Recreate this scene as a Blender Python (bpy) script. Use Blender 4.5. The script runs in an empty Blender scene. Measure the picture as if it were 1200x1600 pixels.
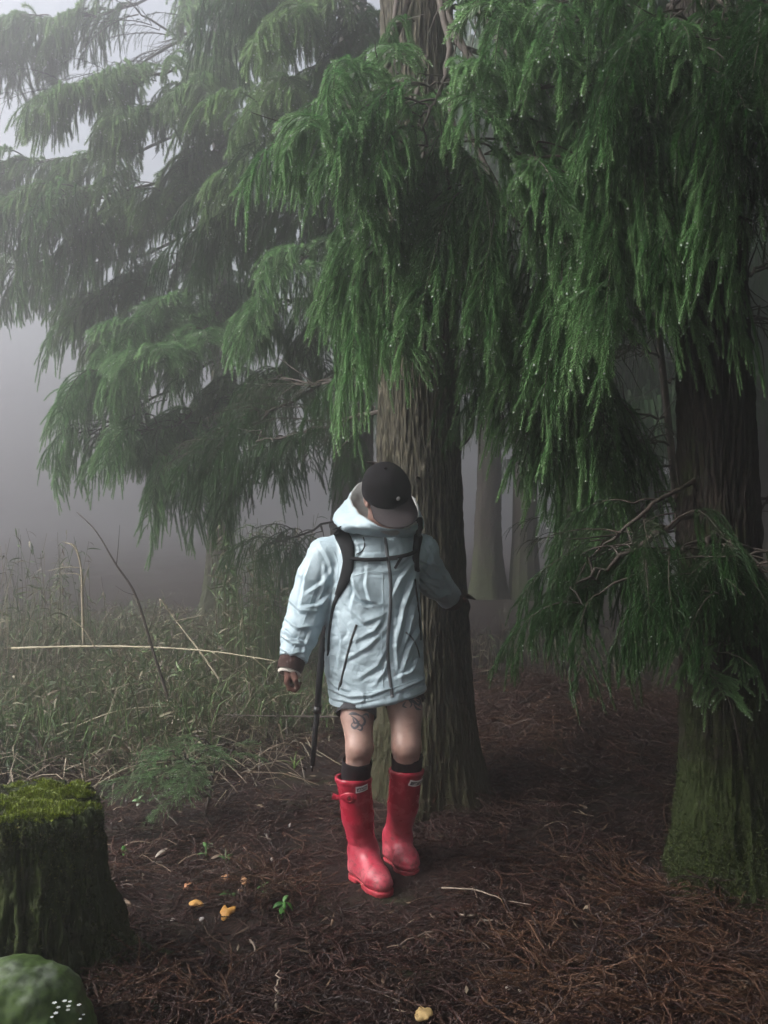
import bpy, math, random
import numpy as np
from mathutils import Vector, Matrix, noise as mnoise
from mathutils.bvhtree import BVHTree

# ------------------------------------------------------------------ camera, sky, sun, exposure
scene = bpy.context.scene
COL = scene.collection
F = 1350.0                       # focal length in pixels of the 1200 x 1600 photograph
CAMZ = 1.4
cam_data = bpy.data.cameras.new('camera')
cam = bpy.data.objects.new('camera', cam_data)
COL.objects.link(cam)
cam.location = (0, 0, CAMZ)
cam.rotation_euler = (math.radians(90), 0, 0)
cam_data.sensor_fit = 'VERTICAL'
cam_data.sensor_height = 36.0
cam_data.lens = 36.0 * F / 1600.0
cam_data.clip_start = 0.05
cam_data.clip_end = 500
scene.camera = cam

SUN_EL, SUN_AZ = 38.0, -108.0     # azimuth measured from +Y (view direction) towards +X; negative = left
world = bpy.data.worlds.new('World')
scene.world = world
world.use_nodes = True
wn = world.node_tree.nodes
wn.clear()
w_out = wn.new('ShaderNodeOutputWorld')
w_bg = wn.new('ShaderNodeBackground')
w_hsv = wn.new('ShaderNodeHueSaturation')
w_sky = wn.new('ShaderNodeTexSky')
w_sky.sky_type = 'NISHITA'
w_sky.sun_disc = False
w_sky.sun_elevation = math.radians(SUN_EL)
w_sky.sun_rotation = math.radians(SUN_AZ)
w_sky.dust_density = 6.0
w_sky.air_density = 1.0
w_hsv.inputs['Saturation'].default_value = 0.35
w_bg.inputs['Strength'].default_value = 0.15
world.node_tree.links.new(w_sky.outputs[0], w_hsv.inputs['Color'])
world.node_tree.links.new(w_hsv.outputs[0], w_bg.inputs['Color'])
world.node_tree.links.new(w_bg.outputs[0], w_out.inputs['Surface'])

sun_data = bpy.data.lights.new('sun', 'SUN')
sun_data.energy = 1.5
sun_data.angle = math.radians(35)
sun_data.color = (1.0, 0.985, 0.96)
sun = bpy.data.objects.new('sun', sun_data)
COL.objects.link(sun)
_el, _az = math.radians(SUN_EL), math.radians(SUN_AZ)
SUN_DIR = Vector((math.sin(_az) * math.cos(_el), math.cos(_az) * math.cos(_el), math.sin(_el)))
sun.rotation_euler = SUN_DIR.to_track_quat('Z', 'Y').to_euler()
sun.location = SUN_DIR * 30

scene.view_settings.view_transform = 'Standard'
scene.view_settings.look = 'None'
scene.view_settings.gamma = 1.0
scene.view_settings.use_curve_mapping = False
scene.view_settings.exposure = 1.5

HAZE_DENSITY = 0.062
HAZE_ANISO = 0.8

scene.render.engine = 'CYCLES'
cy = scene.cycles
cy.use_denoising = True
cy.denoiser = 'OPENIMAGEDENOISE'
cy.use_adaptive_sampling = True
cy.adaptive_threshold = 0.02
cy.max_bounces = 6
cy.diffuse_bounces = 3
cy.glossy_bounces = 2
cy.transmission_bounces = 4
cy.transparent_max_bounces = 8
cy.volume_bounces = 1
cy.sample_clamp_indirect = 4.0
cy.caustics_reflective = False
cy.caustics_refractive = False

R = random.Random(7)
NR = np.random.default_rng(11)
GOLD = math.pi * (3 - math.sqrt(5))


def W(px, py, d):
    """World point seen at photograph pixel (px, py) at distance d along the view axis."""
    return Vector(((px - 600) / F * d, d, CAMZ - (py - 800) / F * d))


# ------------------------------------------------------------------ mesh helpers
def tag(o, label=None, cat=None, group=None, kind=None):
    if label:
        o['label'] = label
    if cat:
        o['category'] = cat
    if group:
        o['group'] = group
    if kind:
        o['kind'] = kind
    return o


def empty(name, loc=(0, 0, 0)):
    o = bpy.data.objects.new(name, None)
    o.empty_display_size = 0.1
    o.location = loc
    COL.objects.link(o)
    return o


def link(name, mesh, parent=None, loc=None):
    o = bpy.data.objects.new(name, mesh)
    COL.objects.link(o)
    if parent is not None:
        o.parent = parent
    if loc is not None:
        o.location = loc
    return o


def mk_mesh(name, V, faces, mats=(), midx=None, smooth=False, col=None):
    """V (n,3); faces = list of int arrays (m,3) or (m,4); midx = list of per-array material indices; col = (n,) or (n,3) attribute."""
    me = bpy.data.meshes.new(name)
    V = np.asarray(V, np.float32)
    me.vertices.add(len(V))
    me.vertices.foreach_set('co', V.ravel())
    fl = [np.asarray(f, np.int32) for f in faces if len(f)]
    nl = sum(f.size for f in fl)
    npoly = sum(len(f) for f in fl)
    me.loops.add(nl)
    me.polygons.add(npoly)
    me.loops.foreach_set('vertex_index', np.concatenate([f.ravel() for f in fl]))
    tot = np.concatenate([np.full(len(f), f.shape[1], np.int32) for f in fl])
    start = np.concatenate([[0], np.cumsum(tot)[:-1]]).astype(np.int32)
    me.polygons.foreach_set('loop_start', start)
    if midx is not None:
        mm = np.concatenate([np.broadcast_to(np.asarray(m, np.int32), (len(f),)) for f, m in zip([f for f in faces if len(f)], [m for f, m in zip(faces, midx) if len(f)])])
        me.polygons.foreach_set('material_index', mm.astype(np.int32))
    me.polygons.foreach_set('use_smooth', np.full(npoly, smooth, bool))
    me.update(calc_edges=True)
    me.validate()
    for m in mats:
        me.materials.append(m)
    if col is not None:
        col = np.asarray(col, np.float32)
        if col.ndim == 1:
            col = np.stack([col] * 3, 1)
        a = me.color_attributes.new('tint', 'FLOAT_COLOR', 'POINT')
        a.data.foreach_set('color', np.concatenate([col, np.ones((len(col), 1), np.float32)], 1).ravel())
    return me


class MB:
    """Collects triangles and quads for one mesh."""
    def __init__(s):
        s.V, s.T, s.Q, s.C, s.tm, s.qm, s.n = [], [], [], [], [], [], 0

    def add(s, V, T=None, Q=None, c=0.5, m=0):
        V = np.asarray(V, np.float32).reshape(-1, 3)
        if T is not None and len(T):
            T = np.asarray(T, np.int32)
            s.T.append(T + s.n)
            s.tm.append(np.full(len(T), m, np.int32))
        if Q is not None and len(Q):
            Q = np.asarray(Q, np.int32)
            s.Q.append(Q + s.n)
            s.qm.append(np.full(len(Q), m, np.int32))
        c = np.asarray(c, np.float32)
        if c.ndim == 0:
            c = np.full((len(V), 3), float(c), np.float32)
        elif c.ndim == 1 and len(c) == 3 and len(V) != 3:
            c = np.tile(c, (len(V), 1))
        elif c.ndim == 1 and len(c) == len(V):
            c = np.stack([c] * 3, 1)
        elif c.ndim == 1:
            c = np.tile(c, (len(V), 1))
        s.C.append(c)
        s.V.append(V)
        s.n += len(V)

    def tube(s, P, r, sides=6, c=0.5, m=0, cap=True):
        P = np.asarray(P, np.float64)
        n = len(P)
        r = np.broadcast_to(np.asarray(r, np.float64), (n,))
        T = np.gradient(P, axis=0)
        T /= np.linalg.norm(T, axis=1, keepdims=True) + 1e-12
        ref = np.array([0.0, 0.0, 1.0]) if abs(T[0, 2]) < 0.9 else np.array([1.0, 0, 0])
        U = np.zeros_like(P)
        u = np.cross(T[0], ref)
        u /= np.linalg.norm(u)
        for i in range(n):
            u = u - T[i] * np.dot(u, T[i])
            u /= np.linalg.norm(u) + 1e-12
            U[i] = u
        B = np.cross(T, U)
        a = np.linspace(0, 2 * np.pi, sides, endpoint=False)
        ring = P[:, None] + r[:, None, None] * (U[:, None] * np.cos(a)[None, :, None] + B[:, None] * np.sin(a)[None, :, None])
        V = ring.reshape(-1, 3)
        Q = []
        for i in range(n - 1):
            for k in range(sides):
                k2 = (k + 1) % sides
                Q.append((i * sides + k, i * sides + k2, (i + 1) * sides + k2, (i + 1) * sides + k))
        Tt = []
        if cap:
            V = np.concatenate([V, P[:1], P[-1:]])
            for k in range(sides):
                k2 = (k + 1) % sides
                Tt.append((n * sides, k2, k))
                Tt.append((n * sides + 1, (n - 1) * sides + k, (n - 1) * sides + k2))
        if np.ndim(c) == 0:
            c = float(c)
        s.add(V, Tt, Q, c, m)

    def mesh(s, name, mats=(), smooth=False):
        faces, mi = [], []
        if s.T:
            faces.append(np.concatenate(s.T))
            mi.append(np.concatenate(s.tm))
        if s.Q:
            faces.append(np.concatenate(s.Q))
            mi.append(np.concatenate(s.qm))
        return mk_mesh(name, np.concatenate(s.V), faces, mats, mi, smooth, np.concatenate(s.C))

    def build(s, name, mats=(), parent=None, smooth=False, loc=None):
        return link(name, s.mesh(name, mats, smooth), parent, loc)


def smooth_path(pts, n):
    """Catmull-Rom through points -> (n,3)"""
    P = np.array([tuple(p) for p in pts], float)
    if len(P) == 2:
        t = np.linspace(0, 1, n)[:, None]
        return P[0] * (1 - t) + P[1] * t
    P = np.concatenate([[2 * P[0] - P[1]], P, [2 * P[-1] - P[-2]]])
    m = len(P) - 3
    out = []
    for u in np.linspace(0, m - 1e-6, n):
        i = int(u)
        t = u - i
        a, b, c, d = P[i:i + 4]
        out.append(0.5 * (2 * b + (c - a) * t + (2 * a - 5 * b + 4 * c - d) * t * t + (3 * b - a - 3 * c + d) * t ** 3))
    return np.array(out)


def fbm(v, octaves=3):
    return mnoise.fractal(Vector(v), 1.0, 2.0, octaves)


# value-noise in numpy (fast, for big meshes)
_perm = NR.permutation(4096)
_vals = NR.random(4096) * 2 - 1


def vnoise(P):
    P = np.asarray(P, np.float64)
    i = np.floor(P).astype(np.int64)
    f = P - i
    f = f * f * (3 - 2 * f)

    def h(a, b, c):
        return _vals[_perm[(_perm[(_perm[a & 4095] + b) & 4095] + c) & 4095]]
    x, y, z = i[..., 0], i[..., 1], i[..., 2]
    fx, fy, fz = f[..., 0], f[..., 1], f[..., 2]
    l = lambda a, b, t: a + (b - a) * t
    return l(l(l(h(x, y, z), h(x + 1, y, z), fx), l(h(x, y + 1, z), h(x + 1, y + 1, z), fx), fy),
             l(l(h(x, y, z + 1), h(x + 1, y, z + 1), fx), l(h(x, y + 1, z + 1), h(x + 1, y + 1, z + 1), fx), fy), fz)


def vfbm(P, o=4):
    P = np.asarray(P, np.float64)
    s, a = 0, 1.0
    for k in range(o):
        s = s + a * vnoise(P * 2 ** k + 17.3 * k)
        a *= 0.5
    return s


# ------------------------------------------------------------------ materials
def new_mat(name):
    m = bpy.data.materials.new(name)
    m.use_nodes = True
    nt = m.node_tree
    b = nt.nodes['Principled BSDF']
    return m, nt, b


def node(nt, typ, **kw):
    n = nt.nodes.new(typ)
    for k, v in kw.items():
        if k in n.inputs.keys():
            n.inputs[k].default_value = v
        else:
            setattr(n, k, v)
    return n


def ramp(nt, stops):
    n = nt.nodes.new('ShaderNodeValToRGB')
    cr = n.color_ramp
    while len(cr.elements) < len(stops):
        cr.elements.new(0.5)
    for e, (p, c) in zip(cr.elements, stops):
        e.position = p
        e.color = (*c, 1) if len(c) == 3 else c
    return n


def mixc(nt, a, b, fac, mode='MIX'):
    n = nt.nodes.new('ShaderNodeMix')
    n.data_type = 'RGBA'
    n.blend_type = mode
    L = nt.links
    for sock, v in ((n.inputs[0], fac), (n.inputs[6], a), (n.inputs[7], b)):
        if hasattr(v, 'links') or hasattr(v, 'is_linked'):
            L.new(v, sock)
        elif isinstance(v, (int, float)):
            sock.default_value = v
        else:
            sock.default_value = (*v, 1)
    return n.outputs[2]


def coords(nt, scale=(1, 1, 1), kind='Object'):
    tc = nt.nodes.new('ShaderNodeTexCoord')
    mp = nt.nodes.new('ShaderNodeMapping')
    mp.inputs['Scale'].default_value = scale
    nt.links.new(tc.outputs[kind], mp.inputs['Vector'])
    return mp.outputs[0]


def noise_tex(nt, vec, scale, detail=4, rough=0.55, dist=0.0):
    n = node(nt, 'ShaderNodeTexNoise', Scale=scale, Detail=detail, Roughness=rough, Distortion=dist)
    nt.links.new(vec, n.inputs['Vector'])
    return n.outputs['Fac']


def bump(nt, bsdf, h, strength=0.5, dist=0.01):
    n = node(nt, 'ShaderNodeBump', Strength=strength, Distance=dist)
    nt.links.new(h, n.inputs['Height'])
    nt.links.new(n.outputs[0], bsdf.inputs['Normal'])


def simple_mat(name, colour, rough=0.6, var=0.25, scale=30, bump_s=0.0, bump_d=0.002, spec=0.5, tint=False):
    m, nt, b = new_mat(name)
    v = coords(nt)
    f = noise_tex(nt, v, scale, 5)
    lo = tuple(c * (1 - var) for c in colour)
    hi = tuple(min(1, c * (1 + var)) for c in colour)
    r = ramp(nt, [(0.3, lo), (0.7, hi)])
    nt.links.new(f, r.inputs[0])
    c = r.outputs[0]
    if tint:
        at = node(nt, 'ShaderNodeAttribute', attribute_name='tint')
        c = mixc(nt, c, at.outputs['Color'], 1.0, 'MULTIPLY')
    nt.links.new(c, b.inputs['Base Color'])
    b.inputs['Roughness'].default_value = rough
    b.inputs['Specular IOR Level'].default_value = spec
    if bump_s:
        bump(nt, b, f, bump_s, bump_d)
    return m


def foliage_mat(name, dark, light, tip, spec=0.5, rough=0.42, transl=0.42):
    m, nt, b = new_mat(name)
    L = nt.links
    at = node(nt, 'ShaderNodeAttribute', attribute_name='tint')
    oi = nt.nodes.new('ShaderNodeObjectInfo')
    c1 = mixc(nt, dark, light, oi.outputs['Random'])
    c2 = mixc(nt, c1, tip, at.outputs['Fac'])
    L.new(c2, b.inputs['Base Color'])
    b.inputs['Roughness'].default_value = rough
    b.inputs['Specular IOR Level'].default_value = spec
    tr = nt.nodes.new('ShaderNodeBsdfTranslucent')
    L.new(c2, tr.inputs['Color'])
    mx = nt.nodes.new('ShaderNodeMixShader')
    mx.inputs[0].default_value = transl
    L.new(b.outputs[0], mx.inputs[1])
    L.new(tr.outputs[0], mx.inputs[2])
    L.new(mx.outputs[0], nt.nodes['Material Output'].inputs['Surface'])
    return m


M_NEEDLE = foliage_mat('cedar_needles', (0.026, 0.115, 0.024), (0.052, 0.17, 0.044), (0.27, 0.45, 0.20), spec=0.7, rough=0.36)
M_NEEDLE_L = foliage_mat('cedar_needles_foglit', (0.065, 0.145, 0.05), (0.10, 0.185, 0.075), (0.23, 0.35, 0.15), spec=0.45, rough=0.4)  # paler copy of the needles, the fog's brightness put into the colour
M_NEEDLE_D = foliage_mat('cedar_needles_shaded', (0.012, 0.050, 0.013), (0.022, 0.072, 0.020), (0.06, 0.14, 0.035), spec=0.4)  # darker copy of the needles, shade and silhouette put into the colour
M_BAMBOO = None


def leaf_tint_mat(name, rough=0.5, transl=0.25, spec=0.4):
    m, nt, b = new_mat(name)
    at = node(nt, 'ShaderNodeAttribute', attribute_name='tint')
    L = nt.links
    L.new(at.outputs['Color'], b.inputs['Base Color'])
    b.inputs['Roughness'].default_value = rough
    b.inputs['Specular IOR Level'].default_value = spec
    if transl > 0:
        tr = nt.nodes.new('ShaderNodeBsdfTranslucent')
        L.new(at.outputs['Color'], tr.inputs['Color'])
        mx = nt.nodes.new('ShaderNodeMixShader')
        mx.inputs[0].default_value = transl
        L.new(b.outputs[0], mx.inputs[1])
        L.new(tr.outputs[0], mx.inputs[2])
        L.new(mx.outputs[0], nt.nodes['Material Output'].inputs['Surface'])
    return m


M_LEAFTINT = leaf_tint_mat('leaf_tint')
M_LITTER = leaf_tint_mat('dead_litter', rough=0.6, transl=0.0, spec=0.35)
M_TWIG = simple_mat('twig_bark', (0.05, 0.038, 0.03), 0.7, 0.4, 40)
M_TWIG_PALE = simple_mat('dry_stick', (0.26, 0.21, 0.16), 0.65, 0.35, 40)


def water_mat():
    m, nt, b = new_mat('water_drop_glint')
    b.inputs['Base Color'].default_value = (0.95, 0.97, 1, 1)  # white body colour stands in for the sky's glint in the drop
    b.inputs['Roughness'].default_value = 0.02
    b.inputs['IOR'].default_value = 1.33
    b.inputs['Transmission Weight'].default_value = 0.35
    return m


M_WATER = water_mat()


def bark_mat(name, a, b_, moss_lo, moss_hi, moss_amount=0.35, moss_z=(0.0, 1.2), pale=0.3):
    m, nt, b = new_mat(name)
    L = nt.links
    v = coords(nt, (1, 1, 0.16))
    f1 = noise_tex(nt, v, 62, 6, 0.68, 0.6)
    v2 = coords(nt, (1, 1, 0.22))
    f2 = noise_tex(nt, v2, 110, 4, 0.6)
    r1 = ramp(nt, [(0.36, a), (0.52, b_), (0.62, tuple(c * (1 + pale) for c in b_)), (0.72, tuple(c * (1 + 3 * pale) for c in b_))])
    L.new(f1, r1.inputs[0])
    r2 = ramp(nt, [(0.36, (0.25, 0.25, 0.25)), (0.6, (1.2, 1.2, 1.15))])
    L.new(f2, r2.inputs[0])
    c = mixc(nt, r1.outputs[0], r2.outputs[0], 1.0, 'MULTIPLY')
    # moss: patches of its own, thicker near the ground
    v3 = coords(nt)
    f3 = noise_tex(nt, v3, 5.0, 5, 0.6)
    f4 = noise_tex(nt, v3, 45, 4, 0.6)
    sx = nt.nodes.new('ShaderNodeSeparateXYZ')
    L.new(v3, sx.inputs[0])
    mr = node(nt, 'ShaderNodeMapRange')
    mr.inputs['From Min'].default_value = moss_z[0]
    mr.inputs['From Max'].default_value = moss_z[1]
    mr.inputs['To Min'].default_value = 0.42 + moss_amount * 0.6
    mr.inputs['To Max'].default_value = moss_amount * 0.5
    L.new(sx.outputs['Z'], mr.inputs['Value'])
    ad = nt.nodes.new('ShaderNodeMath')
    ad.operation = 'ADD'
    L.new(f3, ad.inputs[0])
    L.new(mr.outputs[0], ad.inputs[1])
    ad2 = nt.nodes.new('ShaderNodeMath')
    ad2.operation = 'MULTIPLY_ADD'
    L.new(f4, ad2.inputs[0])
    ad2.inputs[1].default_value = 0.35
    L.new(ad.outputs[0], ad2.inputs[2])
    rm = ramp(nt, [(0.78, (0, 0, 0)), (1.0, (1, 1, 1))])
    L.new(ad2.outputs[0], rm.inputs[0])
    mc = mixc(nt, moss_lo, moss_hi, f4)
    c = mixc(nt, c, mc, rm.outputs[0])
    L.new(c, b.inputs['Base Color'])
    b.inputs['Roughness'].default_value = 0.72
    b.inputs['Specular IOR Level'].default_value = 0.3
    mm = nt.nodes.new('ShaderNodeMath')
    mm.operation = 'ADD'
    L.new(f1, mm.inputs[0])
    L.new(f2, mm.inputs[1])
    bump(nt, b, mm.outputs[0], 0.9, 0.012)
    return m


M_BARK = bark_mat('cedar_bark', (0.012, 0.011, 0.008), (0.078, 0.070, 0.048), (0.03, 0.031, 0.014), (0.05, 0.05, 0.02), 0.16, (0, 0.9))
M_BARK_R = bark_mat('cedar_bark_mossy_shaded', (0.007, 0.0055, 0.005), (0.026, 0.018, 0.014), (0.014, 0.024, 0.004), (0.032, 0.05, 0.007), 0.20, (0.1, 0.8))  # bark tones darkened so the colour carries the shade on this trunk
M_BARK_FAR = bark_mat('cedar_bark_distant', (0.02, 0.016, 0.014), (0.06, 0.048, 0.04), (0.03, 0.04, 0.015), (0.05, 0.06, 0.02), 0.1)

# ------------------------------------------------------------------ terrain
FOOT = [(0.0, 3.2), (0.1, 3.4)]


def hgt(x, y):
    x = np.asarray(x, float)
    y = np.asarray(y, float)
    P = np.stack([x, y, np.zeros_like(x)], -1)
    z = 0.045 * vfbm(P * 0.9, 3) + 0.026 * vfbm(P * 4.0 + 7, 3)
    flat = np.exp(-(((x + 0.02) / 0.45) ** 2 + ((y - 3.3) / 0.5) ** 2))
    z = z * (1 - 0.92 * flat)
    z = z + 0.27 * np.exp(-((x - 1.05) / 0.95) ** 2 - ((y - 5.3) / 0.9) ** 2)
    z = z + 0.06 * np.exp(-((x - 0.17) / 0.45) ** 2 - ((y - 4.15) / 0.45) ** 2)
    z = z + 0.05 * np.exp(-((x - 1.3) / 0.5) ** 2 - ((y - 3.4) / 0.5) ** 2)
    z = z + 0.06 * np.exp(-((x + 0.75) / 0.4) ** 2 - ((y - 2.2) / 0.35) ** 2)
    z = z + 0.10 * np.clip((y - 6) / 8, 0, 1) * np.exp(-((x + 3) / 4) ** 2)
    return z


def hg(x, y):
    return float(hgt(x, y))


def ground_mat():
    m, nt, b = new_mat('forest_soil')
    L = nt.links
    v = coords(nt)
    f = noise_tex(nt, v, 3.0, 6, 0.6)
    g = noise_tex(nt, v, 55, 5, 0.7, 1.0)
    r = ramp(nt, [(0.25, (0.008, 0.005, 0.0045)), (0.5, (0.02, 0.012, 0.010)), (0.75, (0.042, 0.027, 0.02))])
    L.new(g, r.inputs[0])
    rm = ramp(nt, [(0.56, (0, 0, 0)), (0.72, (1, 1, 1))])
    L.new(f, rm.inputs[0])
    c = mixc(nt, r.outputs[0], (0.028, 0.038, 0.010), rm.outputs[0])
    L.new(c, b.inputs['Base Color'])
    b.inputs['Roughness'].default_value = 0.85
    b.inputs['Specular IOR Level'].default_value = 0.25
    bump(nt, b, g, 0.8, 0.02)
    return m


def build_ground():
    # fine grid near, coarse far: one sheet via non-uniform spacing
    u = np.linspace(-1, 1, 260)
    xs = np.sign(u) * (np.abs(u) ** 2.6) * 57 + u * 3.0
    t = np.linspace(0, 1, 300)
    ys = -10 + 11.5 * np.clip(t / 0.08, 0, 1) + (t > 0.08) * (((np.clip(t - 0.08, 0, 1) / 0.92) ** 3.0) * 50 + (np.clip(t - 0.08, 0, 1) / 0.92) * 8.5)
    X, Y = np.meshgrid(xs, ys)
    Z = hgt(X, Y)
    n, mcol = X.shape
    V = np.stack([X, Y, Z], -1).reshape(-1, 3)
    i = np.arange(n - 1)[:, None] * mcol + np.arange(mcol - 1)[None]
    Q = np.stack([i, i + 1, i + mcol + 1, i + mcol], -1).reshape(-1, 4)
    o = link('ground', mk_mesh('ground', V, [Q], [ground_mat()], None, True))
    tag(o, 'dark forest floor of damp reddish brown soil', None, None, 'structure')


build_ground()

# haze: a closed box round everything
HB = ((-32, 32), (-11, 62), (-1.2, 9.4))


def build_haze():
    (x0, x1), (y0, y1), (z0, z1) = HB
    V = [(x, y, z) for x in (x0, x1) for y in (y0, y1) for z in (z0, z1)]
    Q = [(0, 1, 3, 2), (4, 6, 7, 5), (0, 4, 5, 1), (2, 3, 7, 6), (0, 2, 6, 4), (1, 5, 7, 3)]
    m = bpy.data.materials.new('fog')
    m.use_nodes = True
    nt = m.node_tree
    nt.nodes.clear()
    out = nt.nodes.new('ShaderNodeOutputMaterial')
    pv = nt.nodes.new('ShaderNodeVolumePrincipled')
    pv.inputs['Color'].default_value = (0.72, 0.71, 0.73, 1)
    pv.inputs['Density'].default_value = HAZE_DENSITY
    pv.inputs['Anisotropy'].default_value = HAZE_ANISO
    nt.links.new(pv.outputs[0], out.inputs['Volume'])
    o = link('haze', mk_mesh('haze', V, [np.array(Q)], [m]))
    tag(o, 'pale grey fog drifting between the trees', None, None, 'stuff')


build_haze()


# ------------------------------------------------------------------ trunks
def trunk_mesh(name, path, radii, seg, rows, mat, ridge=0.012, flare=0.0, flare_h=0.5, lobes=6, seed=0, knots=0):
    """path: list of points from the ground up; radii at those points."""
    P = smooth_path(path, rows)
    tt = np.linspace(0, 1, len(radii))
    Rr = np.interp(np.linspace(0, 1, rows), tt, radii)
    a = np.linspace(0, 2 * np.pi, seg, endpoint=False)
    A, Z = np.meshgrid(a, np.arange(rows))
    zz = P[:, 2]
    ph = np.random.default_rng(seed).random(4) * 6.28
    fl = flare * np.exp(-np.clip(zz, 0, None) / flare_h)[:, None] * (1 + 0.38 * np.sin(lobes * A + ph[0]) + 0.3 * np.sin((lobes - 3) * A + ph[1]))
    base = Rr[:, None] * (1 + 0.035 * np.sin(3 * A + ph[2]) + 0.03 * np.sin(5 * A + ph[3] + zz[:, None] * 0.6)) + fl
    cx, sx = np.cos(A), np.sin(A)
    k = Rr.mean()
    NP = np.stack([cx * k * 52, sx * k * 52, np.broadcast_to(zz[:, None] * 6.0, A.shape)], -1) + seed * 3.1
    rid = 1 - np.abs(vfbm(NP, 3))
    fine = vfbm(NP * np.array([2.6, 2.6, 2.2]) + 5, 2)
    rad = base + ridge * (rid - 0.6) + ridge * 0.35 * fine
    rs = np.random.default_rng(seed + 50)
    for _ in range(knots):
        ka, kz, kw = rs.uniform(0, 6.28), rs.uniform(0.6, 4.0), rs.uniform(0.022, 0.04)
        da = (A - ka + np.pi) % (2 * np.pi) - np.pi
        q = ((da * k / kw) ** 2 + ((zz[:, None] - kz) / (kw * 0.75)) ** 2)
        rad = rad + 0.022 * np.exp(-q) - 0.03 * np.exp(-q * 5)
    V = np.stack([P[:, 0][:, None] + rad * cx, P[:, 1][:, None] + rad * sx, np.broadcast_to(P[:, 2][:, None], A.shape)], -1)
    i = np.arange(rows - 1)[:, None] * seg
    j = np.arange(seg)[None]
    j2 = (j + 1) % seg
    Q = np.stack([i + j, i + j2, i + seg + j2, i + seg + j], -1).reshape(-1, 4)
    V = V.reshape(-1, 3)
    V = np.concatenate([V, [P[-1]]])
    T = np.stack([(rows - 1) * seg + np.arange(seg), (rows - 1) * seg + (np.arange(seg) + 1) % seg, np.full(seg, rows * seg)], -1)
    return mk_mesh(name, V, [Q, T], [mat], None, True)


# ------------------------------------------------------------------ cedar sprays
def grow(p0, d0, length, droop, wig, rng, ds=0.012, curl=0.0):
    n = max(4, int(length / ds))
    P = [np.array(p0, float)]
    d = np.array(d0, float)
    d /= np.linalg.norm(d)
    step = length / n
    for i in range(n):
        d = d + np.array([0, 0, -1.0]) * droop * step + rng.normal(0, wig, 3) * step ** 0.5
        if curl and i > n * 0.7:
            h = np.array([d[0], d[1], 0.0])
            d = d + (h / (np.linalg.norm(h) + 1e-6) * 0.5 + np.array([0, 0, 0.35])) * curl * step
        d /= np.linalg.norm(d)
        P.append(P[-1] + d * step)
    return np.array(P)


def needles(mb, P, nl, spacing, rng, c0, c1, ang=0.74, hw=0.0011, m=0, taper=True):
    seg = np.linalg.norm(np.diff(P, axis=0), axis=1)
    s = np.concatenate([[0], np.cumsum(seg)])
    L = s[-1]
    n = max(6, int(L / spacing))
    u = (np.arange(n) + 0.5) / n * L
    pos = np.stack([np.interp(u, s, P[:, k]) for k in range(3)], 1)
    T = np.gradient(P, axis=0)
    T /= np.linalg.norm(T, axis=1, keepdims=True)
    t = np.stack([np.interp(u, s, T[:, k]) for k in range(3)], 1)
    t /= np.linalg.norm(t, axis=1, keepdims=True)
    ref = np.where(np.abs(t[:, 2:3]) < 0.8, np.array([[0, 0, 1.0]]), np.array([[1.0, 0, 0]]))
    U = np.cross(t, ref)
    U /= np.linalg.norm(U, axis=1, keepdims=True)
    B = np.cross(t, U)
    a = np.arange(n) * GOLD + rng.random() * 6 + rng.normal(0, 0.25, n)
    r = U * np.cos(a)[:, None] + B * np.sin(a)[:, None]
    w = np.cross(t, r)
    f = u / L
    ln = nl * (0.75 + 0.35 * rng.random(n))
    if taper:
        ln = ln * (1 - 0.45 * np.clip((f - 0.8) / 0.2, 0, 1)) * (0.7 + 0.3 * np.clip(f / 0.1, 0, 1))
    an = ang * (0.85 + 0.35 * rng.random(n))
    dr = t * np.cos(an)[:, None] + r * np.sin(an)[:, None]
    tipp = pos + dr * ln[:, None]
    V = np.stack([pos + w * hw, pos - w * hw, tipp], 1).reshape(-1, 3)
    T3 = np.arange(3 * n).reshape(-1, 3)
    cc = c0 + (c1 - c0) * f + rng.normal(0, 0.08, n)
    mb.add(V, T3, None, np.clip(np.repeat(cc, 3), 0, 1), m)


def droplet(mb, p, r, m):
    t = (1 + 5 ** 0.5) / 2
    V = np.array([(-1, t, 0), (1, t, 0), (-1, -t, 0), (1, -t, 0), (0, -1, t), (0, 1, t), (0, -1, -t), (0, 1, -t), (t, 0, -1), (t, 0, 1), (-t, 0, -1), (-t, 0, 1)], float)
    V = V / np.linalg.norm(V[0]) * r + p
    T = [(0, 11, 5), (0, 5, 1), (0, 1, 7), (0, 7, 10), (0, 10, 11), (1, 5, 9), (5, 11, 4), (11, 10, 2), (10, 7, 6), (7, 1, 8), (3, 9, 4), (3, 4, 2), (3, 2, 6), (3, 6, 8), (3, 8, 9), (4, 9, 5), (2, 4, 11), (6, 2, 10), (8, 6, 7), (9, 8, 1)]
    mb.add(V, T, None, 0.5, m)


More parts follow.
